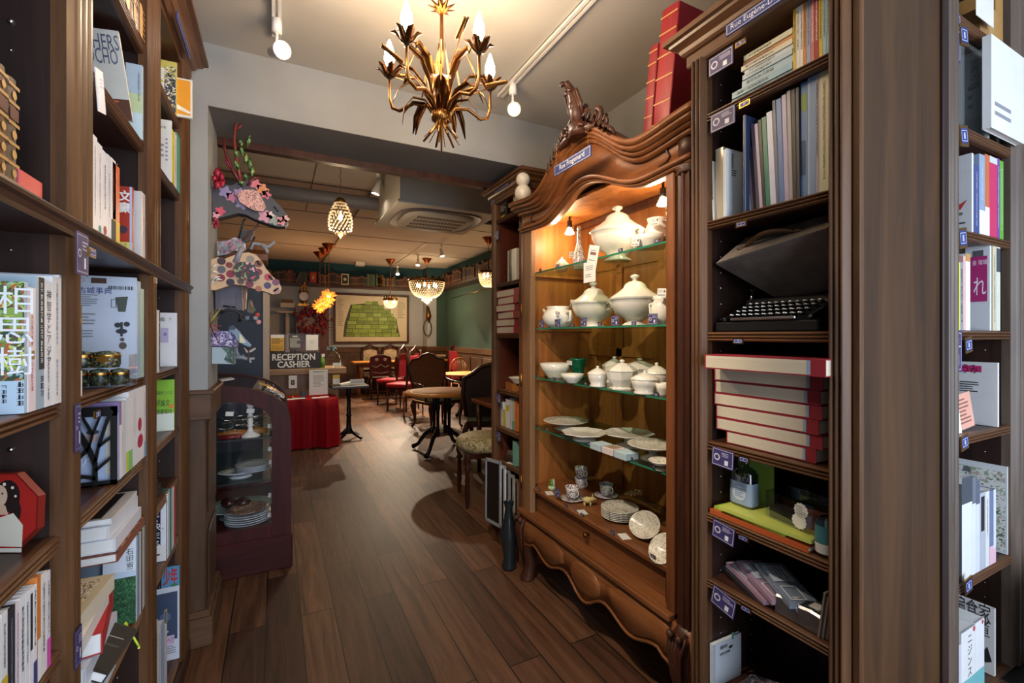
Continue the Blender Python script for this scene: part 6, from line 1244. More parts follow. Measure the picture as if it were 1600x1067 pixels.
# ================================================================== armoire lamps
def cliplamp(px, py, w, lab):
    p = AR.hit(px, py, w)
    t = thing('cabinet_lamp', 'lit reflector lamp ' + lab, 'lamp', p)
    B('black').lathe([(.0001, .06), (.014, .06), (.014, .02), (.0001, .02)], n=14).build('socket', t)
    B(emat('reflector_bulb', '#ffdca8', 45)).lathe([(.012, .02), (.024, -.005), (.026, -.012), (.0001, -.02)], n=18).build('bulb', t)
    B('black').tube([(0, 0, .06), (0, .0, .09), (.03, 0, .12)], .006, 8).build('bracket', t)
    lamp('cabinet_lamp_glow', 'POINT', p + Vector((-.03, 0, -.045)), 5, (1, .78, .5), .03)
cliplamp(890, 362, .2, 'inside the armoire beside flowered bottle'); cliplamp(1036, 316, .2, 'at upper right inside the armoire')

# ================================================================== folk-art deer heads on the pier
YD = 2.62
def dp(px, py, y=YD): p = P(px, py, y=y); return (p.x, p.z)
def plate_(bb, pts, y, th): bb.prism([dp(a, c, y) for a, c in pts], 'y', y, y + th)
pinkf = vorm('pink_floral_paper', ['#3a3c44', '#c9607a', '#3a3c44', '#d9a0a8', '#e0c070', '#44464e', '#8a8fa0', '#d96a7a'], 22, .5)
dark = pm('#3c3d44', .5)
# upper head
y = 2.60
t = thing('painted_deer_head', 'dark painted deer head with pink flowers and leafy antlers', 'deer head', P(333, 315, y=y + .05))
def part(nm, bb, par): o = bb.build(nm, par); o.matrix_parent_inverse = Matrix.Translation(-par.location) ; return o
H1 = [(332, 340), (331, 292), (345, 287), (362, 290), (372, 284), (388, 281), (402, 284), (414, 294), (424, 308), (438, 322), (449, 336), (451, 347), (446, 354), (434, 354), (414, 348), (398, 342), (384, 335), (371, 333), (352, 338), (333, 343)]
bb = B(dark); plate_(bb, H1, y, .07)
for (px, py, rx, c_) in ((344, 330, 7, '#c94a60'), (352, 300, 9, '#8a7fa8'), (362, 308, 8, '#b06a88'), (378, 318, 9, '#8d7f9c'), (414, 338, 10, '#c58a9a'), (428, 344, 8, '#8f9a8c'), (440, 345, 8, '#d0848a'), (446, 342, 6, '#d8a0a0'), (410, 296, 9, '#d88a5a'), (416, 304, 7, '#d86a78'), (400, 288, 8, '#d0707c'), (374, 302, 8, '#9a86b0'), (338, 336, 5, '#e0a0a8'), (422, 336, 6, '#e0c2ba')):
    bb.use(pm(c_, .5)); q = dp(px, py, y); 
    bb.poly([(q[0] + .0028 * rx * math.cos(a) * (1 + .25 * math.cos(5 * a)), y - .001, q[1] + .0028 * rx * math.sin(a) * (1 + .25 * math.cos(5 * a))) for a in [2 * PI * k / 30 for k in range(30)]])
part('head_panel', bb, t)
bb = B(pm('#2a1712', .4))
for (a, c, e, f) in ((413, 298, 418, 308), (428, 323, 435, 331), (437, 347, 446, 343)): bb.tube([(dp(a, c, y)[0], y - .001, dp(a, c, y)[1]), (dp(e, f, y)[0], y - .001, dp(e, f, y)[1])], .004, 6)
part('slots', bb, t)
ear = vorm('dotted_pink_paper', ['#d9a79a', '#d9a79a', '#c98a80', '#3c2228', '#dcb0a4'], 120, .5)
bb = B(ear); plate_(bb, [(371, 305), (374, 299), (384, 296), (396, 296), (405, 302), (412, 315), (416, 324), (411, 330), (398, 329), (384, 322), (374, 315)], y - .022, .012); part('ear', bb, t)
bb = B(pm('#7a2a22', .4))
def ant(pts, r, par, y_=y, c='#7a2a22', nm='antler'):
    bb = B(pm(c, .4)); bb.tube([(dp(a, c_, y_)[0], y_, dp(a, c_, y_)[1]) for a, c_ in pts], r, 8); return part(nm, bb, par)
ant([(377, 288), (372, 262), (368, 240), (366, 215), (368, 198), (373, 184), (378, 178)], [.008, .008, .007, .007, .006, .005, .002], t); ant([(370, 202), (376, 197), (378, 191)], [.006, .005, .002], t)
ant([(376, 288), (365, 268), (356, 248), (351, 232), (349, 215)], [.008, .009, .008, .007, .002], t, c='#5c1c1c'); ant([(360, 262), (354, 252), (352, 245)], [.007, .006, .002], t, c='#8a1c34')
leafm = vorm('variegated_leaf', ['#3f6a3a', '#5a8a4a', '#a8b86a', '#2f5a3a'], 60, .5)
for k, (px, py, dx, dy) in enumerate(((386, 226, 5, -14), (372, 243, -5, -9), (379, 240, -2, -12), (374, 262, -7, -11), (383, 252, 3, -11), (390, 262, 1, -14), (386, 278, -4, -7), (393, 272, 3, -10), (380, 287, -6, -5), (377, 226, -1, -8))):
    a = dp(px, py + 5, y); c = dp(px + dx, py + dy, y); bb = B(leafm); m_ = ((a[0] + c[0]) / 2, y - .02, (a[1] + c[1]) / 2)
    bb.blade([(a[0], y - .005, a[1]), m_, (c[0], y - .012, c[1])], .022, (c[1] - a[1], 0, -(c[0] - a[0])), .002, .2); part('antler_leaf', bb, t)
ant([(386, 290), (392, 282), (398, 278), (410, 277)], [.006, .007, .006, .002], t, c='#5c1c1c', nm='twig')
# red wooden flowers fixed on the wall
def wallflower(px, py, s, c1, lab, y_=2.55, n=5):
    p = P(px, py, y=y_); t = thing('wooden_flower', lab, 'flower', p)
    B('walnut').tube([(-.0, 0, 0), (min(-.27 - p.x, -.005), 0, 0)], .006, 6).build('stem', t)
    for k in range(n):
        a = 2 * PI * k / n + .5; B(pm(c1, .45)).blade([(0, 0, 0), (.3 * s * math.cos(a) + .004, -.3 * s, .5 * s * math.sin(a)), (.45 * s * math.cos(a), -.2 * s, s * math.sin(a))], s * .75, (math.sin(a), .2, -math.cos(a)), .003).build('petal', t)
wallflower(341, 281, .055, '#a02038', 'crimson wooden flower left of the upper deer head'); wallflower(337, 349, .03, '#9a2a3c', 'small red wooden flower under the upper deer head', 2.58)
# middle small head
y = 2.70; t = thing('painted_deer_head', 'small grey floral deer head between the two large ones', 'deer head', P(342, 390, y=y + .03))
bb = B(vorm('grey_floral_paper', ['#7a8088', '#8a8f96', '#c06a86', '#6a7078', '#b9bcc0', '#4d525a', '#8a8f96'], 35, .5)); plate_(bb, [(340, 400), (339, 377), (355, 376), (366, 371), (376, 373), (383, 380), (384, 390), (378, 394), (366, 391), (356, 397)], y, .05); part('head_panel', bb, t)
bb = B(pm('#56504f', .5)); plate_(bb, [(372, 372), (376, 362), (388, 359), (398, 360), (392, 374), (384, 378)], y + .06, .03); part('ear', bb, t)
for (pts, c_) in (([(378, 376), (394, 362), (400, 356), (412, 338), (414, 330)], '#6a3a2a'), ([(373, 372), (381, 344), (384, 342)], '#2a2a2c'), ([(392, 390), (396, 380), (408, 382), (420, 386), (429, 377)], '#8c8a90'), ([(408, 382), (416, 390), (418, 396)], '#8c8a90'), ([(384, 398), (392, 385), (398, 370)], '#3a2a2a')):
    ant(pts, .009 if c_ == '#8c8a90' else .005, t, y, c_)
# lower polka-dot head
y = 2.58; t = thing('painted_deer_head', 'cream polka-dot deer head with rose garland ear', 'deer head', P(328, 430, y=y + .05))
H2 = [(327, 453), (327, 407), (340, 402), (352, 404), (362, 400), (374, 396), (388, 394), (400, 398), (409, 408), (416, 420), (426, 432), (436, 441), (440, 450), (437, 458), (427, 460), (412, 455), (396, 451), (382, 446), (366, 444), (352, 448), (338, 453)]
bb = B(pm('#c9a985', .55)); plate_(bb, H2, y, .07)
for (px, py, r_, c_) in ((346, 408, 5, '#3c1c24'), (346, 421, 5, '#5a5a66'), (345, 434, 5, '#7a1c34'), (360, 441, 5, '#2a1c30'), (360, 428, 5, '#8a2038'), (358, 414, 4, '#7a2c2a'), (391, 405, 5, '#8a8478'), (390, 444, 5, '#7a3040'), (404, 412, 5, '#7a4a34'), (404, 425, 4.6, '#7a2a3c'), (419, 433, 5, '#b04050'), (418, 446, 4.6, '#4a3c64'), (431, 441, 4.6, '#7a4060'), (404, 451, 4, '#a0624a'), (432, 455, 4, '#a8817a'), (376, 440, 4, '#6a4a40')):
    bb.use(pm(c_, .5)); q = dp(px, py, y); rr = .0036 * r_; bb.poly([(q[0] + rr * math.cos(2 * PI * k / 18), y - .001, q[1] + rr * math.sin(2 * PI * k / 18)) for k in range(18)])
part('head_panel', bb, t)
bb = B(pm('#2a1712', .4))
for (a, c, e, f) in ((402, 408, 406, 414), (420, 431, 426, 437), (428, 455, 435, 450)): bb.tube([(dp(a, c, y)[0], y - .001, dp(a, c, y)[1]), (dp(e, f, y)[0], y - .001, dp(e, f, y)[1])], .005, 6)
part('slots', bb, t)
bb = B(vorm('rose_garland', ['#23262c', '#2c3030', '#c8506c', '#23262c', '#8a9a6a', '#7a1c30', '#2c3030', '#d9a0a8'], 30, .5)); plate_(bb, [(364, 418), (372, 409), (388, 409), (398, 414), (404, 426), (406, 434), (398, 439), (382, 437), (370, 432)], y - .02, .012); part('ear', bb, t)
ant([(368, 410), (374, 396), (378, 386)], [.014, .012, .009], t, y, '#8c8a94')
bb = B('white')
for (px, py, a) in ((334, 416, .5), (334, 424, -.4), (336, 434, .3), (340, 436, -.2), (333, 440, 1.2)):
    q = dp(px, py, y); bb.blade([(q[0] - .012, y - .004, q[1] - .01), (q[0], y - .01, q[1]), (q[0] + .022 * math.cos(a), y - .006, q[1] + .022 * math.sin(a))], .014, (0, .2, 1), .001)
part('white_leaf_flowers', bb, t)
# birdhouse, branch, birds
y = 2.66; t = thing('birdhouse', 'grey wooden birdhouse box under the polka-dot deer head', 'birdhouse', P(336, 468, y=y))
bb = B(wood('grey_boards', '#4a4650', '#6e6874', 'z', .6)); plate_(bb, [(336, 446), (378, 446), (379, 485), (337, 484)], y, .09); part('box', bb, t)
bb = B('black'); bb.tube([(dp(349, 478, y)[0], y - .004, dp(349, 478, y)[1]), (dp(368, 480, y)[0], y - .004, dp(368, 480, y)[1])], .004, 6); part('perch', bb, t)
bb = B('chairl'); plate_(bb, [(382, 450), (386, 450), (384, 484), (380, 483)], y + .02, .02); part('strut', bb, t)
t = thing('painted_branch', 'dark cut-out branch carrying small painted blossoms and birds', 'branch', P(344, 488, y=2.6))
def ln(pts, r, c_, nm, y_=2.64):
    bb = B(pm(c_, .5)); bb.tube([(dp(a, q, y_)[0], y_, dp(a, q, y_)[1]) for a, q in pts], r, 6); return part(nm, bb, t)
ln([(343, 490), (355, 484), (368, 485), (380, 493), (392, 501), (404, 500)], [.006, .008, .008, .008, .006, .003], '#1d2026', 'bough'); ln([(378, 491), (388, 497), (396, 494), (404, 488)], .006, '#262a33', 'twig'); ln([(376, 492), (374, 503), (380, 500)], .009, '#2c241e', 'twig')
for (px, py, c_) in ((404, 503, '#c98a8a'), (402, 492, '#a8342a'), (386, 497, '#5c6a7a'), (399, 497, '#8a8a90')):
    bb = B(pm(c_, .5)); q = dp(px, py, 2.62); bb.sphere((q[0], 2.62, q[1]), .012, 6, 1, 1, .4); part('blossom', bb, t)
def bird(lab, pts, y_, c1, c2, beak, wing):
    t = thing('painted_bird', lab, 'bird', P(*pts[0], y=y_)); bb = B(pm(c1, .5)); plate_(bb, pts, y_, .014); part('body', bb, t); bb = B(pm(c2, .5)); plate_(bb, wing, y_ - .006, .005); part('wing', bb, t); return t
bird('olive brown cut-out bird perched on the dark branch', [(386, 487), (388, 472), (391, 468), (394, 470), (396, 478), (400, 484), (394, 490)], 2.63, '#4d4726', '#8a5a34', 0, [(391, 470), (394, 472), (397, 482), (392, 478)])
t = bird('blue and yellow cut-out tit flying down beside violet box', [(357, 516), (358, 511), (363, 509), (369, 513), (374, 518), (382, 528), (393, 539), (391, 542), (384, 540), (376, 536), (370, 530), (364, 520)], 2.56, '#7a93a8', '#d6d2b0', 0, [(374, 520), (382, 531), (384, 536), (374, 535)])
bb = B(pm('#2b3a52', .5)); plate_(bb, [(357, 515), (358, 510), (364, 508), (369, 512), (366, 515)], 2.553, .006); part('cap', bb, t)
t = thing('grey_branch', 'pale grey cut-out branch with brown and white wings', 'branch', P(368, 557, y=2.6))
ln([(368, 558), (378, 558), (388, 561), (398, 560)], [.012, .011, .009, .006], '#8d9298', 'bough', 2.62); ln([(374, 558), (370, 549), (369, 543)], .007, '#8d9298', 'twig', 2.62); ln([(388, 561), (392, 567)], .007, '#8d9298', 'twig', 2.62); ln([(377, 559), (381, 554)], .005, '#8d9298', 'twig', 2.62); ln([(388, 566), (389, 543)], .003, '#5a3028', 'pin', 2.6)
bb = B(pm('#b9a89c', .5)); plate_(bb, [(381, 543), (388, 549), (398, 543), (400, 545), (393, 550), (385, 551)], 2.6, .01); part('wings', bb, t)
y = 2.58; t = thing('decoupage_box', 'violet blossom-patterned box fixed on the pier side', 'box', P(330, 530, y=y))
bb = B(vorm('violet_blossoms', ['#4a3c6a', '#8a7fb0', '#b9b0d0', '#2c2844', '#6a5c90', '#cfc8de'], 45, .5)); plate_(bb, [(328, 540), (332, 517), (373, 518), (370, 542)], y, .10); part('box_body', bb, t)
t = thing('decoupage_box', 'box painted with pale sky and dark trees below the violet one', 'box', P(331, 555, y=y))
bb = B(pm('#9db0b8', .5)); plate_(bb, [(331, 542), (366, 543), (366, 569), (331, 568)], y, .10)
bb.use(vorm('painted_trees', ['#24362c', '#2f4638', '#5a7a70', '#24362c'], 60, .5)); q = [dp(*v, y) for v in ((346, 543), (366, 543), (366, 569), (356, 566), (350, 562), (355, 552))]; bb.poly([(a, y - .001, c) for a, c in q]); part('box_body', bb, t)
t = thing('wooden_sunburst', 'brown wooden star burst with pink and lime petals on pier', 'ornament', P(326, 510, y=2.52))
for k, (dx, dy, c_) in enumerate(((18, -26, '#b9b83a'), (-6, -18, '#5c3a26'), (2, -20, '#6a422c'), (20, 2, '#c22a5c'), (16, 10, '#e07a8a'), (16, 30, '#b02a4a'), (8, 18, '#4a2a20'), (-4, 18, '#5c3a26'), (16, -12, '#8a5a3a'))):
    a = dp(328, 508, 2.52); c = dp(328 + dx, 508 + dy, 2.52); bb = B(pm(c_, .45)); bb.blade([(a[0], 2.52, a[1]), ((a[0] + c[0]) / 2, 2.50, (a[1] + c[1]) / 2), (c[0], 2.5, c[1])], .02, (c[1] - a[1], .3, -(c[0] - a[0])), .003); part('petal', bb, t)

# ================================================================== curved display cabinet behind the pier
YC, YC2 = 3.07, 4.0
cb = thing('curved_display_case', 'dark mahogany glass display case with curved front behind the pier', 'display case', (0, 0, 0))
def cp(px, py): p = P(px, py, y=YC); return (p.x, p.z)
outer = [(-.62, 1.125)] + [cp(*q) for q in ((350, 603), (376, 605), (402, 610), (425, 617), (440, 627), (449, 638), (453, 650), (455, 668))] + [(.078, .2)]
inner = [(-.62, 1.035)] + [cp(*q) for q in ((346, 628), (368, 629), (390, 632), (408, 638), (418, 645), (423, 655), (425, 668), (425, 690))] + [(-.03, .2)]
for (ya, yb, nm) in ((YC, YC + .04, 'side_frame'), (YC2 - .04, YC2, 'side_frame')):
    bb = B('mahog'); r = [[(o[0], ya, o[1]), (o[0], yb, o[1]), (i_[0], yb, i_[1]), (i_[0], ya, i_[1])] for o, i_ in zip(outer, inner)]; bb.loft(r, smooth=False)
    bb.box(-.62, -.031, ya, yb, .2, .27); bb.box(-.62, -.52, ya, yb, .2, 1.1); bb.build(nm, cb)
bb = B('mahogx').box(-.62, .085, YC - .012, YC2 + .012, 0, .20); bb.build('plinth', cb, bevel=.006)
B('mahog').box(-.62, .07, YC + .02, YC2 - .02, .2, .255).build('floor_board', cb)
bb = B('mahogx'); bb.box(.045, .077, YC + .041, YC2 - .041, .2, .27).box(-.62, -.55, YC + .041, YC2 - .041, 1.06, 1.12); bb.build('front_rail', cb)
B('mahog').box(-.62, -.60, YC, YC2, .2, 1.1).build('back_board', cb)
bb = B('glass'); bb.strip([(o[0] - .012 if i > 4 else o[0], YC + .04, o[1] - .01) for i, o in enumerate(outer)], [(o[0] - .012 if i > 4 else o[0], YC2 - .04, o[1] - .01) for i, o in enumerate(outer)]); bb.build('curved_glass', cb)
bb = B('glass').poly([(i_[0], YC + .02, i_[1]) for i_ in inner] + [(-.62, YC + .02, .27)]); bb.build('side_glass', cb)
for z_, x1 in ((.79, .03), (.535, .03)):
    B('gshelf').box(-.6, x1, YC + .04, YC2 - .04, z_ - .008, z_).use('black').box(-.6, x1, YC + .038, YC + .04, z_ - .009, z_).build('glass_shelf', cb)
B('navy').box(-.6, -.14, YC + .05, YC2 - .05, 1.0, 1.005).build('upper_tray', cb)
def inc(px, dy, z_): q = P(px, 700, y=YC + dy); return Vector((q.x, YC + dy, z_ + .001))
t = thing('candlestick', 'white twisted ceramic candlestick in curved display case', 'candlestick', inc(391, .1, .79))
B('white').lathe([(.0001, 0), (.055, 0), (.05, .01), (.02, .03), (.012, .05), (.014, .06), (.02, .065), (.012, .075), (.018, .09), (.013, .105), (.018, .12), (.012, .135), (.018, .145), (.012, .16), (.016, .175), (.022, .185), (.022, .2), (.0001, .2)], n=24).build('candlestick_body', t)
for k in range(4): plate('dinner_plate', f'grey-blue plate, {ORD[3 - k]} from top of the middle display case stack', inc(396, .16, .535 + .03 + .009 * k), .10, pm('#b4bcc4', .2), group='stack of grey plates')
plate('oval_platter', 'wide grey oval platter on middle shelf of the display case', inc(376, .17, .535), .11, pm('#ccd2d8', .2), .02, 36, .7, 1.1)
t = plate('oval_dish', 'large pale blue oval dish with brown glazed lumps inside', inc(372, .3, .255), .19, pm('#a8bcc2', .2), .05, 36, .8, 1.1)
B(pm('#3a140e', .15)).sphere((0, -.05, .09), .045, 10, .7).build('brown_glazed_lump', t); B(pm('#3a140e', .15)).sphere((.03, .03, .09), .045, 10, .7).build('brown_glazed_lump', t)
for k in range(5): plate('stacked_plate', f'white and grey dinner plate, {ORD[4 - k]} from top at the case bottom', inc(387, .16, .256 + .013 * k), .125, pm(('#aab2b8', '#dfe2e4', '#b4bcc2', '#d9dbdd', '#c4c8cc')[k], .2), group='bottom stack of plates')
plate('mosaic_plate', 'brown speckled mosaic plate on top of the bottom stack', inc(387, .16, .325), .11, vorm('mosaic_chips', ['#3a1c14', '#c9a88a', '#6a2c1c', '#2a1a14', '#a86a4a', '#d9c8a8', '#8a3a2a'], 90, .3))
for k, (px, dy, c_, lab) in enumerate(((362, .12, '#a5642c', 'tan leather case lying left'), (397, .14, '#9a6a34', 'tan leather case lying right'))):
    o = B(pm(c_, .4)).tube([(-.07, 0, .02), (.0, 0, .025), (.075, 0, .02)], [.016, .024, .016], 10).build('leather_case'); o.location = inc(px, dy, .85 - .06); tag(o, lab + ' of the candlestick in the case', 'case')
o = B(pm('#7a1c24', .3)).tube([(-.06, 0, .012), (.05, 0, .012)], .012, 10).build('red_roll'); o.location = inc(362, .06, .79); tag(o, 'dark red glossy roll at left on the upper case shelf', 'roll')
sv = pm('#b5b2aa', .2, .9)
for k in range(14):
    px = 350 + (k * 37 % 70); L_ = .10
    t = thing('table_spoon', f'piece of silver cutlery, {ORD[k]} of the loose pile in upper case tray', 'cutlery', inc(px, .06 + .03 * (k % 5), .80 + .05 + .012 * (k % 6)), group='silver cutlery in the case', rot=(0, .15, k * .7))
    B(sv).tube([(-.08, 0, 0), (.03, 0, .003)], [.004, .002], 6).build('handle_part', t); B(sv).sphere((.05, 0, .003), .018, 7, .25, 1.5, .8).build('spoon_bowl', t)
for k in range(7):
    o = B('white').box(0, .04, 0, .001, 0, .025).build('price_label'); o.location = inc((352, 385, 418, 419, 420, 419, 418)[k], .05, (.93, .94, .84, .70, .62, .42, .30)[k]); o.rotation_euler = (-.3, .1, 0); tag(o, f'small white price label, {ORD[k]} from top in display case', 'label', 'price labels in display case')
o = B(pm('#c9a04a', .5)).box(0, .07, 0, .10, 0, .003).build('yellow_booklet'); setm(o, Matrix.Translation(P(404, 600, y=YC + .18)) @ Matrix.Rotation(.35, 4, 'Y')); tag(o, 'small yellow booklet lying under the curved case top', 'booklet')
o = B(vorm('silver_trinkets', ['#1c1c20', '#c9c4b8', '#6a6458', '#2a2a2e', '#e0dccc'], 60, .25)).box(0, .12, 0, .16, 0, .012).build('trinket_tray'); setm(o, Matrix.Translation(P(415, 607, y=YC + .12)) @ Matrix.Rotation(.6, 4, 'Y')); tag(o, 'tray of silver trinkets right under the curved glass top', 'tray')
o = B('white').box(0, .07, 0, .05, 0, .006).build('white_card'); o.location = P(346, 596, y=YC + .1); o.rotation_euler = (.1, -.1, .4); tag(o, 'white folded card on the display case top by the pier', 'card')

# ================================================================== navy partition and reception
YN = 4.6
bb = B('navy').box(-1.6, P(411, 500, y=YN).x, YN, YN + .05, 0, 2.0); t = tag(bb.build('navy_partition'), 'dark navy partition panel behind the deer heads', 'partition')
a = P(411, 500, y=YN).x; c = P(421, 500, y=YN).x
tag(B('post').box(a + .001, c, YN - .01, YN + .08, 0, P(415, 448, y=YN).z).build('pale_post'), 'pale bare wood post at right end of navy partition', 'post')
bb = B('chairl'); pts = [(YN - .1, 2.03), (YN - .12, 2.05), (YN - .13, 2.10), (YN - .16, 2.13), (YN - .16, 2.16), (YN + .1, 2.16), (YN + .1, 2.03)]; bb.prism(pts, 'x', -1.6, P(418, 400, y=YN - .1).x); tag(bb.build('wooden_cornice'), 'brown wooden cornice shelf over the navy partition', 'cornice')
B('walnut')
YR = 6.75
x1 = P(541, 580, y=YR).x
ct = thing('reception_counter', 'wooden reception counter with vertical panelling', 'counter', (0, YR, 0))
B('counter').box(-1.2, x1, -.03, .5, .87, .955).build('counter_top', ct, bevel=.01); 
bb = B('counterv'); x = -1.15
while x < x1 - .12: bb.box(x, x + .055, .02, .06, 0, .87); bb.box(x + .055, x + .06, .03, .06, 0, .87); x += .06
bb.build('panelled_front', ct); B('counterv').box(-1.15, x1 - .12, .06, .45, 0, .87).build('counter_body', ct)
def board(name, lab, cat, pxa, pya, pxb, pyb, y, items, c='#ebe8e0', th=.006, group=None, parts=None):
    a = P(pxa, pya, y=y); c_ = P(pxb, pyb, y=y); wd, ht = c_.x - a.x, a.z - c_.z
    bb = B(pm(c, .5)).box(0, wd, 0, th, 0, ht); bb.deco((0, 0, 0), (1, 0, 0), (0, 0, 1), wd, ht, [('r', 0, 0, 1, 1, c)] + items, off=.001)
    o = bb.build(name, recalc=False); o.location = (a.x, y, c_.z); return tag(o, lab, cat, group)
board('reception_sign', 'black sign reading RECEPTION CASHIER in white capitals on the counter', 'sign', 422, 551, 500, 575, YR - .02, [('t', 'RECEPTION', .47, .72, .085, '#ece9e2', .86), ('t', 'CASHIER', .47, .28, .085, '#ece9e2', .66)], '#2a2725', .03)
board('notice', 'yellow notice lettered ラウンジ standing above the reception sign', 'notice', 423, 523, 444, 548, YR + .05, [('r', 0, .8, 1, 1, '#efe8d8'), ('t', 'ラウンジ', .5, .25, .035, '#4a3a1c', .85), ('l', .08, .4, .92, .75, 3, '#6a5424'), ('l', .1, .06, .9, .14, 1, '#6a5424')], '#d9a63a')
board('notice', 'dark grey printed notice in the middle above reception sign', 'notice', 451, 523, 471, 546, YR + .05, [('l', .1, .1, .9, .75, 7, '#d6d2c8'), ('r', .3, .85, .7, .93, '#d6d2c8')], '#55504b')
board('notice', 'white sheet in clear holder, right above the reception sign', 'notice', 478, 523, 497, 547, YR + .05, [('l', .3, .4, .7, .6, 3, '#b9c9d0')], '#eeeae0')
bb = B('acryl').box(0, P(500, 500, y=YR).x - P(422, 500, y=YR).x, 0, .004, 0, .47); bb = B('gclear').box(0, P(500, 500, y=YR).x - P(422, 500, y=YR).x, 0, .004, 0, .47); o = bb.build('acrylic_screen'); o.location = (P(422, 500, y=YR + .08).x, YR + .08, .956); tag(o, 'clear acrylic screen standing behind the reception sign', 'screen')
t = thing('spray_bottle', 'green clear spray bottle right of the reception sign', 'bottle', (P(504, 570, y=YR).x, YR + .02, .956)); B(pm('#6f9a4a', .2)).lathe([(.0001, 0), (.032, 0), (.034, .1), (.012, .15)], n=16).build('bottle_body', t); B('white').box(-.01, .03, -.01, .01, .15, .19).build('nozzle', t)
t = thing('glass_cloche', 'clear plastic cone with teal ribbon bow on the counter', 'cloche', (P(522, 570, y=YR).x, YR + .1, .956)); B('acryl').lathe([(.14, 0), (.12, .08), (.06, .19), (.02, .23)], n=20).build('cone', t)
for k in range(7): a = k * .9; B(pm('#2f8a9a', .4)).blade([(-.03, 0, .24), (-.03 + .05 * math.cos(a), .03 * math.sin(2 * a), .27 + .03 * math.sin(a)), (-.03 + .08 * math.cos(a), 0, .25 + .05 * math.sin(a))], .04, (0, 1, .4)).build('ribbon_loop', t)
board('small_card', 'small white card before the plastic cone on counter', 'card', 520, 567, 533, 572, YR - .0, [], '#f0ede6')
# red velvet table
YT = 6.15; xa = P(440, 620, y=YT).x; xb = P(526, 620, y=YT).x
t = thing('covered_table', 'low table under floor-length crimson velvet cloth', 'table', (0, YT, 0))
velvet = bpy.data.materials.new('crimson_velvet'); velvet.use_nodes = True; pb = velvet.node_tree.nodes['Principled BSDF']; pb.inputs['Base Color'].default_value = lin('#8a0412'); pb.inputs['Roughness'].default_value = .6; pb.inputs['Specular IOR Level'].default_value = .15; pb.inputs['Sheen Weight'].default_value = .05; pb.inputs['Sheen Tint'].default_value = (1, .15, .18, 1)
B('walnut').box(xa + .02, xb - .02, .02, .43, .55, .605).build('table_board', t)
bb = B(velvet); N_ = 140; per = [(xa, .45), (xa, 0), (xb, 0), (xb, .45)]
def pe(s):
    tot = .45 + (xb - xa) + .45; d = s * tot
    if d < .45: return (xa, .45 - d, -1, 0)
    if d < .45 + xb - xa: return (xa + d - .45, 0, 0, -1)
    return (xb, d - .45 - (xb - xa), 1, 0)
rows = []
for (z_, f) in ((.612, 0), (.60, .3), (.5, .5), (.35, .8), (.18, 1.1), (.015, 1.4)):
    r = []
    for k in range(N_ + 1):
        x, y, nx, ny = pe(k / N_); w_ = .012 + .02 * f * (1 + math.sin(k * .21 + 1.6 * math.sin(k * .09)) * .8 + .25 * math.sin(k * .7 + 2)) + (.05 * f * max(0, 1 - abs(k / N_ - .62) * 12)); r.append((x + nx * w_, y + ny * w_, z_))
    rows.append(r)
bb.loft(rows, closed=False, caps=False); bb.poly([(xa - .01, -.01, .612), (xb + .01, -.01, .612), (xb + .01, .45, .612), (xa - .01, .45, .612)]); bb.build('velvet_cloth', t)
board('framed_notice', 'tall white printed notice standing on the red velvet table', 'notice', 483, 578, 512, 616, YT + .25, [('t', 'LOUNGE', .5, .9, .02, '#8a7a6a', .5) if False else ('l', .2, .86, .8, .93, 1, '#8a7a6a'), ('l', .2, .3, .8, .78, 9, '#a8a094')], '#eceae4', .02)
board('icon_card', 'small white card with black square icon on pin stand', 'card', 451, 587, 464, 606, YT + .2, [('r', .28, .25, .72, .65, '#22201f'), ('r', .46, .35, .54, .58, '#e8e6e0')], '#ece8e0')
B('walnut')
t = thing('black_cube', 'little black box on the red table', 'box', (P(474, 610, y=YT + .2).x, YT + .2, .613)); B('black').box(-.03, .03, -.03, .03, 0, .08).build('box_body', t, bevel=.004)
t = thing('pin_stand', 'thin stand holding the icon card on red table', 'stand', (P(457, 610, y=YT + .21).x, YT + .215, .613)); B('brass').lathe([(.0001, 0), (.03, 0), (.03, .006), (.003, .01), (.003, .12)], n=14).build('stand_body', t)
for k, (px, w_) in enumerate(((453, .16), (468, .13), (497, .14), (507, .1))):
    o = B('white').box(-w_ / 2, w_ / 2, -.05, .05, 0, .004).build('paper_leaflet'); o.location = (P(px, 618, y=YT + .05).x, YT + .07, .613 + .0045 * (k % 2)); tag(o, f'white leaflet, {ORD[k]} from left at front of the red table', 'leaflet')
# iron pedestal side table
p = P(545, 686, z=0); ps = thing('pedestal_table', 'square dark-topped bistro table on black cast-iron foot', 'table', p)
B(pm('#3a3532', .35)).box(-.23, .23, -.2, .2, .70, .735).build('table_top', ps, bevel=.004)
B('iron').lathe([(.06, .08), (.035, .14), (.028, .3), (.038, .32), (.028, .34), (.024, .55), (.035, .62), (.03, .70)], n=20).build('column', ps)
for k in range(4):
    a = PI / 4 + PI / 2 * k; B('iron').tube([(.03 * math.cos(a), .03 * math.sin(a), .13), (.09 * math.cos(a), .09 * math.sin(a), .08), (.17 * math.cos(a), .17 * math.sin(a), .035), (.20 * math.cos(a), .20 * math.sin(a), .02)], [.03, .022, .016, .02], 8).build('foot', ps)
board('yellow_card', 'white and yellow card standing left on bistro table', 'card', 520, 586, 531, 600, p.y - .1, [('r', 0, .6, 1, 1, '#e0b94a')], '#eeeae0')
o = B('white').box(-.1, .1, -.06, .06, 0, .03).build('folded_leaflets'); o.location = (p.x - .02, p.y, .736); o.rotation_euler = (0, -.15, .2); tag(o, 'pile of folded white leaflets in the middle of bistro table', 'leaflets')
board('white_table_card', 'wide white card at right on the bistro table', 'card', 547, 593, 569, 600, p.y - .12, [('l', .1, .2, .9, .7, 2, '#9a948a')], '#eeeae0')

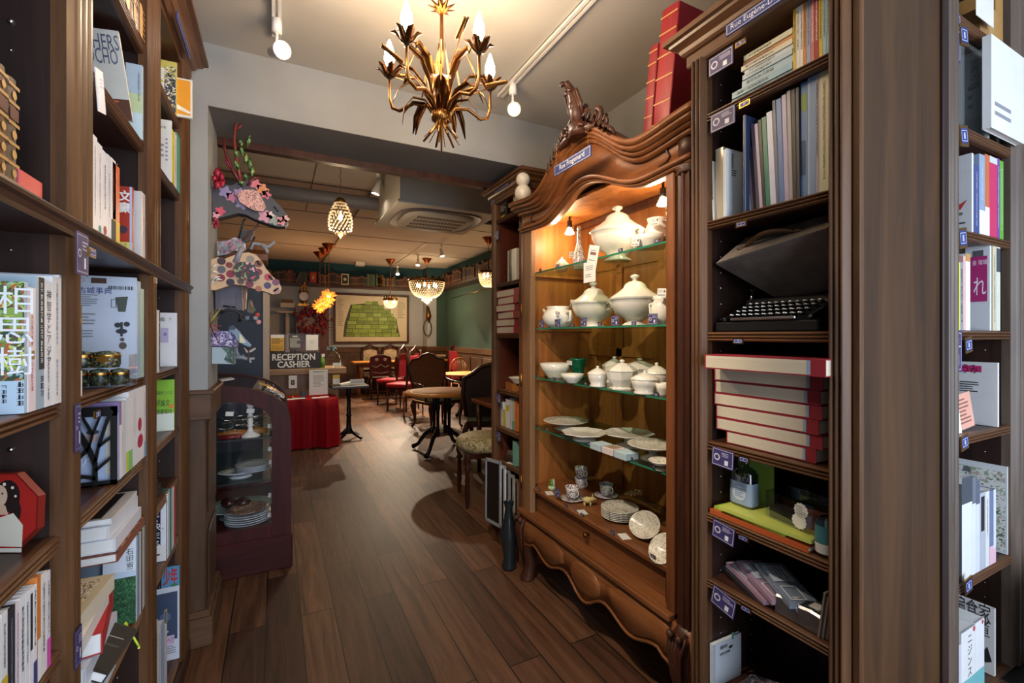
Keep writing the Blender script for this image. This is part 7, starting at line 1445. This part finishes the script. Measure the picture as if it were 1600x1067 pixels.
# ================================================================== back wall: cupboard, wreath, clock, picture, book shelf
def bw(px, py, dy=0): return P(px, py, y=YB - dy)
a = bw(462, 480, .45); c = bw(514, 480, .45)
t = thing('tall_cupboard', 'tall plain reddish brown cupboard against the back wall', 'cupboard', (a.x, YB - .45, 0)); B(wood('brown_cupboard', '#4a2c1c', '#6a422a', 'z', .45, 2)).box(0, c.x - a.x, 0, .38, 0, a.z).build('cupboard_body', t); B('darkgold').sphere((.1, -.02, 1.1), .02, 8).build('knob', t)
p = P(488, 503, y=YB - .56); t = thing('rose_wreath', 'dark red dried rose wreath hanging on the tall cupboard', 'wreath', p); bb = B(vorm('dried_roses', ['#6a0f1c', '#7c1626', '#2c100e', '#8a2030', '#241410', '#5c1420'], 40, .8))
for k in range(120): a = rnd.uniform(0, 2 * PI); r_ = rnd.gauss(.22, .06); bb.sphere((r_ * math.cos(a) * 1.15, rnd.uniform(-.04, .03), r_ * math.sin(a)), rnd.uniform(.02, .05), 4)
bb.build('flower_ring', t); bb = B(pm('#5a4632', .9))
for k in range(40): a = rnd.uniform(0, 2 * PI); bb.tube([(.3 * math.cos(a), 0, .3 * math.sin(a)), (.46 * math.cos(a + .2), -.02, .44 * math.sin(a + .2))], .004, 4)
bb.build('twigs', t)
p = P(475, 463, y=YB - .3); t = thing('gilt_clock', 'ornate gilt lyre clock with white face on tall cupboard', 'clock', p)
mm = Matrix.Rotation(R(90), 4, 'X'); B('gold').lathe([(.10, .0), (.115, .02), (.10, .035)], n=28, mtx=mm).build('bezel', t); B(pm('#dad6cc', .3)).lathe([(.0001, .02), (.10, .018)], n=28, mtx=mm).build('clock_face', t)
bb = B('gold').tube([(-.09, 0, .08), (-.06, 0, .2), (0, 0, .28), (.06, 0, .2), (.09, 0, .08)], .022, 8); bb.sphere((0, 0, .30), .035, 8); bb.tube([(0, 0, .1), (0, 0, .28)], .02, 8); bb.tube([(-.08, 0, -.1), (0, 0, -.15), (.08, 0, -.1)], .02, 8).box(-.12, .12, -.05, .05, -.22, -.17).tube([(0, 0, -.1), (0, 0, -.2)], .03, 8); bb.build('lyre_frame', t)
p = bw(449, 485, .25); t = thing('white_column', 'slim distressed white wooden column with capital left of cupboard', 'column', (p.x, YB - .25, 0)); ztop = bw(458, 474, .25).z
B(pm('#b9b6ae', .7)).lathe([(.07, 0), (.07, .1), (.055, .12), (.05, ztop - .25), (.06, ztop - .2)], n=16).build('shaft', t); B(pm('#b9b6ae', .7)).box(-.14, .14, -.1, .1, ztop - .1, ztop).box(-.2, .16, -.12, .1, ztop - .22, ztop - .18).build('capital', t); B(pm('#6a4a3a', .7)).box(-.1, .12, -.06, .06, ztop + .001, ztop + .08).build('topping_box', t)
# framed picture : heap of green boxes
a = bw(521, 457, .06); c = bw(639, 536, .06); wd, ht = c.x - a.x, a.z - c.z
t = thing('framed_picture', 'large dark-framed poster showing a heap of lime green boxes', 'picture', (a.x, YB - .06, c.z))
bb = B('armd')
for q in ((0, wd, 0, .05), (0, wd, ht - .05, ht), (0, .05, .05, ht - .05), (wd - .05, wd, .05, ht - .05)): bb.box(q[0], q[1], 0, .05, q[2], q[3])
bb.build('frame_moulding', t)
bb = B(pm('#cfc6a8', .5)).box(.04, wd - .04, .02, .05, .04, ht - .04)
gs = ['#7f9a34', '#8aa63c', '#74902e', '#93ad48', '#6c862a']; it = []
rg_ = random.Random(5); y_ = .10
it.append(('p', [(.10, .10), (.9, .10), (.86, .35), (.85, .5), (.55, .86), (.2, .8), (.12, .4)], '#3a3f22'))
for row_ in range(9):
    x_ = .12 + .012 * row_ + rg_.uniform(0, .02); xe = (.88, .86, .85, .85, .84, .80, .76, .66, .58)[row_]; x_ = max(x_, (.12, .13, .14, .14, .14, .15, .16, .18, .40)[row_])
    while x_ < xe - .03:
        w_ = rg_.uniform(.07, .13); it.append(('r', x_, y_ + rg_.uniform(0, .01), min(x_ + w_, xe), y_ + .083, rg_.choice(gs))); it.append(('r', x_, y_ + .052, min(x_ + w_ * .8, xe), y_ + .056, '#4a5220')); x_ += w_ + .006
    y_ += .088
    it.append(('r', rg_.uniform(.2, .7), y_ - .09, rg_.uniform(.2, .7) * 0 + rg_.uniform(.72, .78), y_ - .084, '#3c4420'))
it += [('l', .03, .32, .10, .92, 16, '#9a937c'), ('l', .86, .5, .97, .9, 10, '#9a937c')]
bb.deco((.05, .02, .05), (1, 0, 0), (0, 0, 1), wd - .1, ht - .1, it, off=.002); bb.build('poster', t, recalc=False)
# lamp/ornament hanging on the corner pier
p = P(668, 500, y=11.12); t = thing('wall_bracket', 'gilt carved wall bracket with hanging ring on corner pier', 'bracket', p)
bb = B('darkgold').tube([(0, 0, .35), (.03, 0, .1), (.0, 0, -.02)], [.03, .07, .05], 10); bb.build('carving', t); B('iron').tube([(.1 * math.cos(2 * PI * k / 20), 0, -.2 + .2 * math.sin(2 * PI * k / 20)) for k in range(21)], .012, 6).build('ring', t)
# high shelf with books
zs = bw(560, 446, .3).z
tag(B('walnutx').box(-3, XR - .0, YB - .3, YB, zs - .06, zs).build('high_shelf'), 'long dark shelf of old books high on the back wall', 'shelf')
tag(B('walnutx').box(XR - .3, XR, 3, YB - .31, zs - .06, zs).build('high_shelf'), 'long dark shelf high along the right green wall', 'shelf')
cc = ['#341412', '#421e14', '#201412', '#4c2a1a', '#2a201a', '#5a3622', '#202a26', '#42362a', '#4c1418', '#6a5034']
xx = bw(412, 440, .28).x; xe = bw(640, 440, .28).x; n_ = 0; lyw = YB - .28
hbk = random.Random(11)
def hibook(x, y, z, th, ht, c_, rz, lab, grp, tilt=0, flat_=0):
    t = thing('old_book', lab, 'book', (x, y, z), group=grp, rot=(0, (-PI / 2 if flat_ else tilt), rz))
    B(pm(c_, .6)).box(-th / 2, th / 2, 0, .15, 0, ht).use('#a8803f').box(-th / 2 - .0005, th / 2 + .0005, -.001, 0, ht * .8, ht * .83).box(-th / 2, th / 2, -.001, 0, ht * .15, ht * .18).build('cover', t); return t
skips = [(bw(482, 440, .28).x, bw(497, 440, .28).x), (bw(530, 440, .28).x, bw(546, 440, .28).x), (bw(571, 440, .28).x, bw(590, 440, .28).x), (bw(460, 440, .28).x, bw(480, 440, .28).x)]
while xx < xe and n_ < 70:
    sk = [q for q in skips if q[0] <= xx < q[1]]
    if sk: xx = sk[0][1]; continue
    th = hbk.uniform(.035, .075); ht = hbk.uniform(.20, .30); c_ = hbk.choice(cc)
    if bw(590, 440, .28).x < xx < bw(600, 440, .28).x: c_ = '#a8744a'; ht = .24
    seg = 'left of the small red picture' if xx < skips[0][0] else 'between the two small pictures' if xx < skips[1][0] else 'between oval picture and green stacks' if xx < skips[2][0] else 'right of the green stacks'
    hibook(xx + th / 2, lyw, zs + .001, th - .002, ht, c_, 0, f'old dark-bound book on the high back shelf, {seg}', 'old books on high back shelf ' + seg); xx += th; n_ += 1
for k in range(7): hibook(skips[3][0] + .16 + .02 * (k % 2) + .12, lyw, zs + .02 + .036 * k, .034, .30 - .02 * k, '#2c3a38', 0, 'dark green book in stack left of small red picture', 'dark stack left of red picture', flat_=1)
for j in range(2):
    for k in range(8): hibook(skips[2][0] + .22 + .21 * j, lyw, zs + .02 + .036 * k, .034, .19, '#2f4a34', 0, 'small green book in the twin green stacks on high shelf', 'twin green stacks', flat_=1)
def smallpic(pa, pb, lab, c_, fr_, items):
    a = P(*pa, y=lyw - .01); c = P(*pb, y=lyw - .01); wd, ht = c.x - a.x, a.z - c.z
    t = thing('small_picture', lab, 'picture', (a.x, lyw - .01, zs + .001)); bb = B(pm(fr_, .4)).box(0, wd, 0, .02, 0, ht); bb.deco((0, 0, 0), (1, 0, 0), (0, 0, 1), wd, ht, [('r', .0, .0, 1, 1, fr_), ('r', .12, .1, .88, .9, c_)] + items, off=.001); bb.build('framed_image', t, recalc=False)
smallpic((484, 422), (495, 441), 'small red and gold picture on high back shelf', '#a83a20', '#6a1c14', [('c', .5, .55, .22, '#c9843a'), ('c', .45, .4, .12, '#d9a86a')])
smallpic((533, 425), (545, 443), 'small cream-framed black picture with pale oval on high shelf', '#1c2422', '#c9b98a', [('c', .5, .5, .2, '#cfc4a8')])
yy = 10.6; n_ = 0
while yy > 7.0:
    th = hbk.uniform(.05, .1); ht = hbk.uniform(.22, .32)
    if n_ % 9 != 8: hibook(XR - .28, yy, zs + .001, th - .002, ht, hbk.choice(cc[:6]), -PI / 2, 'old dark-bound book on the high shelf along the green wall', 'old books on high shelf along the green wall')
    yy -= th; n_ += 1
o = B('brass').tube([P(705, 466, x=XR - .02), P(770, 449, x=XR - .02)], .008, 6).build('picture_rail'); tag(o, 'thin picture rail on the right green wall', 'rail')
o = B('white').box(-.1, .1, -.1, .1, -.08, 0).build('ceiling_speaker'); o.location = P(562, 410, z=ZB - .001); tag(o, 'small white ceiling box near the back wall', 'box')

# ================================================================== tables and chairs of the lounge
def legs(t, w, d, h, r=.02, mt='chair', cab=0, nm='leg', splay=0):
    for sx in (-1, 1):
        for sy in (-1, 1):
            x, y = sx * w / 2, sy * d / 2
            if cab: pts = [(x, y, h), (x + sx * .025, y + sy * .02, h * .8), (x + sx * .0, y, h * .4), (x - sx * .0, y, h * .15), (x + sx * .03, y + sy * .03, .015)]; rr = [r * 1.3, r * 1.4, r * .8, r * .6, r]
            else: pts = [(x, y, h), (x + sx * splay, y + sy * splay, 0)]; rr = [r, r * .7]
            B(mt).tube(pts, rr, 8).build(nm, t)
def chair(kind, p, rz, label, group=None, s=1):
    t = thing(dict(carved='carved_chair', red='velvet_chair', oval='oval_back_chair', cane='rattan_armchair', wheel='wheel_back_chair', arm='wooden_armchair', up='upholstered_chair', pat='patterned_chair')[kind], label, 'chair', (p.x, p.y, 0), rz, group)
    # local: faces -y ... back at +y
    if kind == 'carved':
        legs(t, .40, .38, .45); B('chair').box(-.22, .22, -.2, .2, .43, .46).build('seat', t); B(vorm('tapestry', ['#3a2418', '#6a4a34', '#8a6a4a', '#2c1c14'], 40)).box(-.2, .2, -.19, .19, .46, .49).build('cushion', t, bevel=.01)
        bb = B('chair').prism([(-.23, .5), (.23, .5), (.24, .8), (.22, .93), (.1, .97), (0, .98), (-.1, .97), (-.22, .93), (-.24, .8)], 'y', .18, .215); bb.build('backrest', t, bevel=.008)
        bb = B(pm('#a89a90', .35))
        for x in (-.09, .09): bb.lathe([(.0001, .0), (.035, .004), (.038, 0)], n=14, mtx=Matrix.Translation((x, .218, .87)) @ Matrix.Rotation(-R(90), 4, 'X'))
        bb.tube([(-.18, .218, .74), (-.1, .22, .70), (0, .22, .76), (.1, .22, .70), (.18, .218, .74)], .01, 6); bb.tube([(-.18, .218, .6), (0, .22, .57), (.18, .218, .6)], .006, 6); bb.build('carving', t)
        B('chair').box(-.2, .2, -.01, .01, .14, .17).build('stretcher', t)
        for x in (-.2, .2): B('chair').tube([(x, .19, .45), (x, .2, .55)], .02, 8).build('back_post', t)
    elif kind in ('red', 'up'):
        mt = pm('#a5202e', .55) if kind == 'red' else vorm('cream_damask', ['#cfc2a4', '#bfae8a', '#d9ceb4', '#a89872'], 30)
        legs(t, .42, .40, .42, .022); B('chair').box(-.23, .23, -.22, .22, .40, .43).build('seat_frame', t); B(mt).box(-.23, .23, -.24, .2, .43, .51).build('seat', t, bevel=.03, seg=3)
        h_ = 1.12; 
        for x in (-.2, .2): B('chair').tube([(x, .2, .42), (x, .23, .8), (x * .9, .26, h_)], .022, 8).build('back_post', t)
        B(mt).prism([(-.17, .56), (.17, .56), (.16, 1.02), (0, 1.06 if kind == 'up' else 1.02), (-.16, 1.02)], 'y', .215, .245).build('backrest', t, bevel=.008)
        bb = B('chair').tube([(-.19, .25, h_ - .05), (-.1, .255, h_), (0, .26, h_ + .05), (.1, .255, h_), (.19, .25, h_ - .05)], .02, 8); bb.tube([(-.08, .255, h_ - .02), (0, .26, h_ + .08), (.08, .255, h_ - .02)], .015, 6); bb.build('crest_rail', t)
    elif kind == 'oval':
        legs(t, .38, .36, .44, .018, 'chairl'); B('chairl').lathe([(.0001, .43), (.22, .43), (.225, .45), (.21, .465), (.0001, .47)], n=24).build('seat', t)
        B('chairl').tube([(.17 * math.sin(a), .2 + .04 * (1 + math.cos(a)), .76 - .24 * math.cos(a + PI)) for a in [2 * PI * k / 24 for k in range(25)]], .016, 8).build('back_hoop', t)
        B(pm('#5a2c18', .5)).prism([(.15 * math.sin(a), .76 + .22 * math.cos(a)) for a in [2 * PI * k / 24 for k in range(24)]], 'y', .225, .235).build('cane_panel', t)
    elif kind == 'cane':
        legs(t, .5, .48, .42, .024, 'chair', 1); B('chair').box(-.28, .28, -.26, .26, .38, .43).build('seat_frame', t, bevel=.01); B(pm('#8f9a82', .6)).box(-.27, .27, -.27, .24, .43, .51).build('cushion', t, bevel=.03, seg=3)
        o_ = [(-.24, .56), (-.31, .75), (-.33, .93), (-.28, 1.02), (-.16, 1.04), (-.1, 1.09), (0, 1.12), (.1, 1.09), (.16, 1.04), (.28, 1.02), (.33, .93), (.31, .75), (.24, .56)]
        B('chair').tube([(x, .27, z) for x, z in o_] + [(-.24, .27, .56)], .018, 8).build('back_frame', t)
        B(M['rattan']).prism(o_, 'y', .262, .270).build('cane_panel', t)
        for x in (-1, 1): B('chair').tube([(x * .30, .26, .72), (x * .33, .05, .68), (x * .34, -.14, .67), (x * .31, -.17, .55), (x * .29, -.16, .43)], .018, 8).build('armrest', t)
        for x in (-.22, .22): B('chair').tube([(x, .25, .42), (x * 1.08, .27, .58)], .02, 8).build('back_post', t)
    elif kind == 'wheel':
        legs(t, .36, .34, .44, .016, 'chairl', 0, 'leg', .03); B('chairl').lathe([(.0001, .43), (.2, .43), (.205, .45), (.0001, .46)], n=24).build('seat', t)
        B('chairl').tube([(.21 * math.sin(a), .19, .70 + .24 * math.cos(a)) for a in [-2.6 + 5.2 * k / 24 for k in range(25)]] , .014, 8).build('back_hoop', t)
        for k in range(9): a = -1.2 + .3 * k; B('chairl').tube([(.02 * (k - 4), .19, .50), (.2 * math.sin(a * .8), .19, .70 + .22 * math.cos(a * .8))], .005, 6).build('spindle', t)
        B('chairl').tube([(-.09, .19, .62), (.09, .19, .62)], .01, 6).build('cross_rail', t)
    elif kind == 'arm':
        legs(t, .5, .48, .42, .024, 'chair', 1); B('chair').box(-.28, .28, -.26, .26, .38, .43).build('seat_frame', t, bevel=.01); B(pm('#8f9a82', .6)).box(-.26, .26, -.25, .24, .43, .50).build('cushion', t, bevel=.03, seg=3)
        o_ = [(-.26, .5), (-.30, .75), (-.29, .92), (-.2, .97), (-.1, 1.05), (0, 1.08), (.1, 1.05), (.2, .97), (.29, .92), (.30, .75), (.26, .5)]
        B('chair').tube([(x, .26, z) for x, z in o_], .024, 8).build('back_frame', t); B(pm('#2a1710', .5)).prism(o_, 'y', .252, .262).build('back_panel', t)
        for x in (-1, 1): B('chair').tube([(x * .28, .26, .70), (x * .32, .05, .66), (x * .33, -.16, .67), (x * .3, -.18, .55), (x * .28, -.16, .43)], .022, 8).build('armrest', t)
    elif kind == 'pat':
        for x in (-.2, .2):
            for y_ in (-.18, .2): B('chair').lathe([(.026, .44), (.03, .38), (.016, .34), (.03, .32), (.016, .30), (.022, .12), (.012, .02), (.012, 0)], (x, y_, 0), 12).build('leg', t)
        B('chair').box(-.22, .22, -.2, .22, .40, .44).build('seat_frame', t); B(vorm('sprigged_fabric', ['#cfc08a', '#e0d6b0', '#8a7a4a', '#d9cc9a', '#6a5a34'], 70)).lathe([(.0001, .44), (.24, .44), (.26, .48), (.25, .52), (.2, .545), (.0001, .555)], n=28, sx=1, sy=.92).build('seat', t)
        for x in (-.19, .19): B('chairl').lathe([(.024, .5), (.026, .6), (.018, .62), (.028, .64), (.02, .66), (.024, .9), (.02, .96)], (x, .2, 0), 12).build('back_post', t)
        B('chair').tube([(-.21, .2, .93), (-.12, .2, 1.0), (0, .2, 1.03), (.12, .2, 1.0), (.21, .2, .93)], .025, 8).build('crest_rail', t); bb = B(pm('#8a7a70', .35))
        for k in range(11): bb.sphere((-.1 + .02 * k, .19, 1.05 - .0012 * (k - 5) ** 2), .011, 5)
        bb.build('crest_carving', t); B('chair').tube([(-.18, .2, .66), (0, .2, .70), (.18, .2, .66)], .02, 8).build('lower_rail', t); B(pm('#24140e', .5)).box(-.16, .16, .195, .205, .70, .98).build('back_panel', t)
    return t
M['rattan'] = wood('rattan_weave', '#6a4028', '#8a5838', 'x', .5, 20)
def F0(px, py): return P(px, py, z=0)
BK = PI   # back towards the camera: local +y (the back) turned to -y
chair('carved', F0(592, 622), BK, 'dark carved chair with two rosettes, nearest left at the long table')
chair('carved', P(630, 621, z=0), BK + .0, 'dark carved chair half hidden behind the red velvet chairs')
chair('up', P(581, 0, y=11.28), 0, 'cream damask chair against the back wall, left one'); chair('up', P(613, 0, y=11.28), 0, 'cream damask chair against the back wall, right one')
chair('red', F0(612, 630), BK + .9, 'red velvet high-back chair, farther of two side by side'); chair('red', F0(630, 640), BK + .75, 'red velvet high-back chair, nearer of two side by side')
chair('red', P(697, 0, y=10.3), -1.25, 'slim red-backed chair under the green wall, left one'); chair('red', P(722, 0, y=9.7), -1.25, 'slim red-backed chair under the green wall, right one')
chair('oval', F0(655, 652), BK + .3, 'oval-back cane chair left of rattan armchair')
chair('cane', F0(683, 668), .25 + PI * 0, 'wide shield-back rattan armchair facing over the round table')
chair('arm', F0(768, 712), BK - .5, 'dark wooden armchair with green cushion right of round table')
chair('wheel', P(724, 0, y=8.6), .1, 'light wheel-back chair behind the second round table')
chair('arm', P(790, 0, y=7.3), -.6, 'dark wooden armchair mostly hidden at right behind second table')
pc = chair('pat', F0(756, 778), -PI * .5 - .2, 'chair with sprig-patterned round seat and turned legs')
# long table
a = P(560, 620, z=0); t = thing('long_table', 'long wooden dining table in front of the back wall', 'table', (a.x, a.y, 0)); B('tablet').box(-.12, 3.2, -.1, .42, .76, .80).build('table_top', t, bevel=.01); B('chairl').box(0, 3.1, 0, .34, .66, .76).build('apron', t)
for x in (.04, 3.04):
    for y in (.02, .32): B('chairl').tube([(x, y, .72), (x + .03, y, .55), (x, y, .3), (x - .02, y, .1), (x, y, 0)], [.05, .05, .03, .022, .04], 8).build('leg', t)
p = P(660, 562, y=a.y + .3)
for k in range(10):
    o = B(pm(('#3a4a44', '#b03a34', '#5a4a44', '#c9b28a', '#a52a34')[k % 5], .5)).box(-.11, .11, -.08, .08, 0, .038).build('book'); o.location = (p.x + .26 * (k % 3) - .1, a.y + .15, .801 + .039 * (k // 3)); o.rotation_euler.z = .1 * (k % 4); tag(o, f'book lying in the low piles on the long table, {ORD[k]}', 'book', 'books piled on the long table')
# round tables
def rtable(p, R_, h, label, legs_='iron', zt=None):
    t = thing('round_table', label, 'table', (p.x, p.y, 0)); B('tablet').lathe([(.0001, h - .03), (R_ - .01, h - .03), (R_, h - .015), (R_ - .01, h), (.0001, h)], n=40).build('table_top', t)
    B(pm('#4a2c18', .3)).lathe([(R_ * .80, h + .0002), (R_ * .83, h + .0002)], n=40).build('inlay_ring', t)
    for k in range(4):
        a = PI / 4 + PI / 2 * k; x, y = .10 * math.cos(a), .10 * math.sin(a); B('iron').lathe([(.02, .2), (.03, .24), (.018, .3), (.022, .5), (.032, .54), (.02, .6), (.03, h - .03)], (x, y, 0), 12).build('column', t)
        B('iron').tube([(x, y, .28), (2.2 * x, 2.2 * y, .2), (3.2 * x, 3.2 * y, .07), (3.9 * x, 3.9 * y, .03)], [.03, .026, .022, .03], 8).build('foot', t)
    return t
rtable(F0(690, 705), .44, .73, 'round oak table with dark inlay on black iron legs'); rtable(P(728, 0, y=7.6), .42, .73, 'second round oak table behind the rattan armchair')
a = F0(800, 742); t = thing('side_table', 'brown rectangular table half hidden behind slim bookcase', 'table', (a.x, a.y, 0)); B('chairl').box(-.28, .5, -.3, .4, .70, .74).build('table_top', t, bevel=.006); legs(t, .5, .5, .70, .03)
for o in [q for q in bpy.data.objects if q.name.startswith('side_table')]: pass
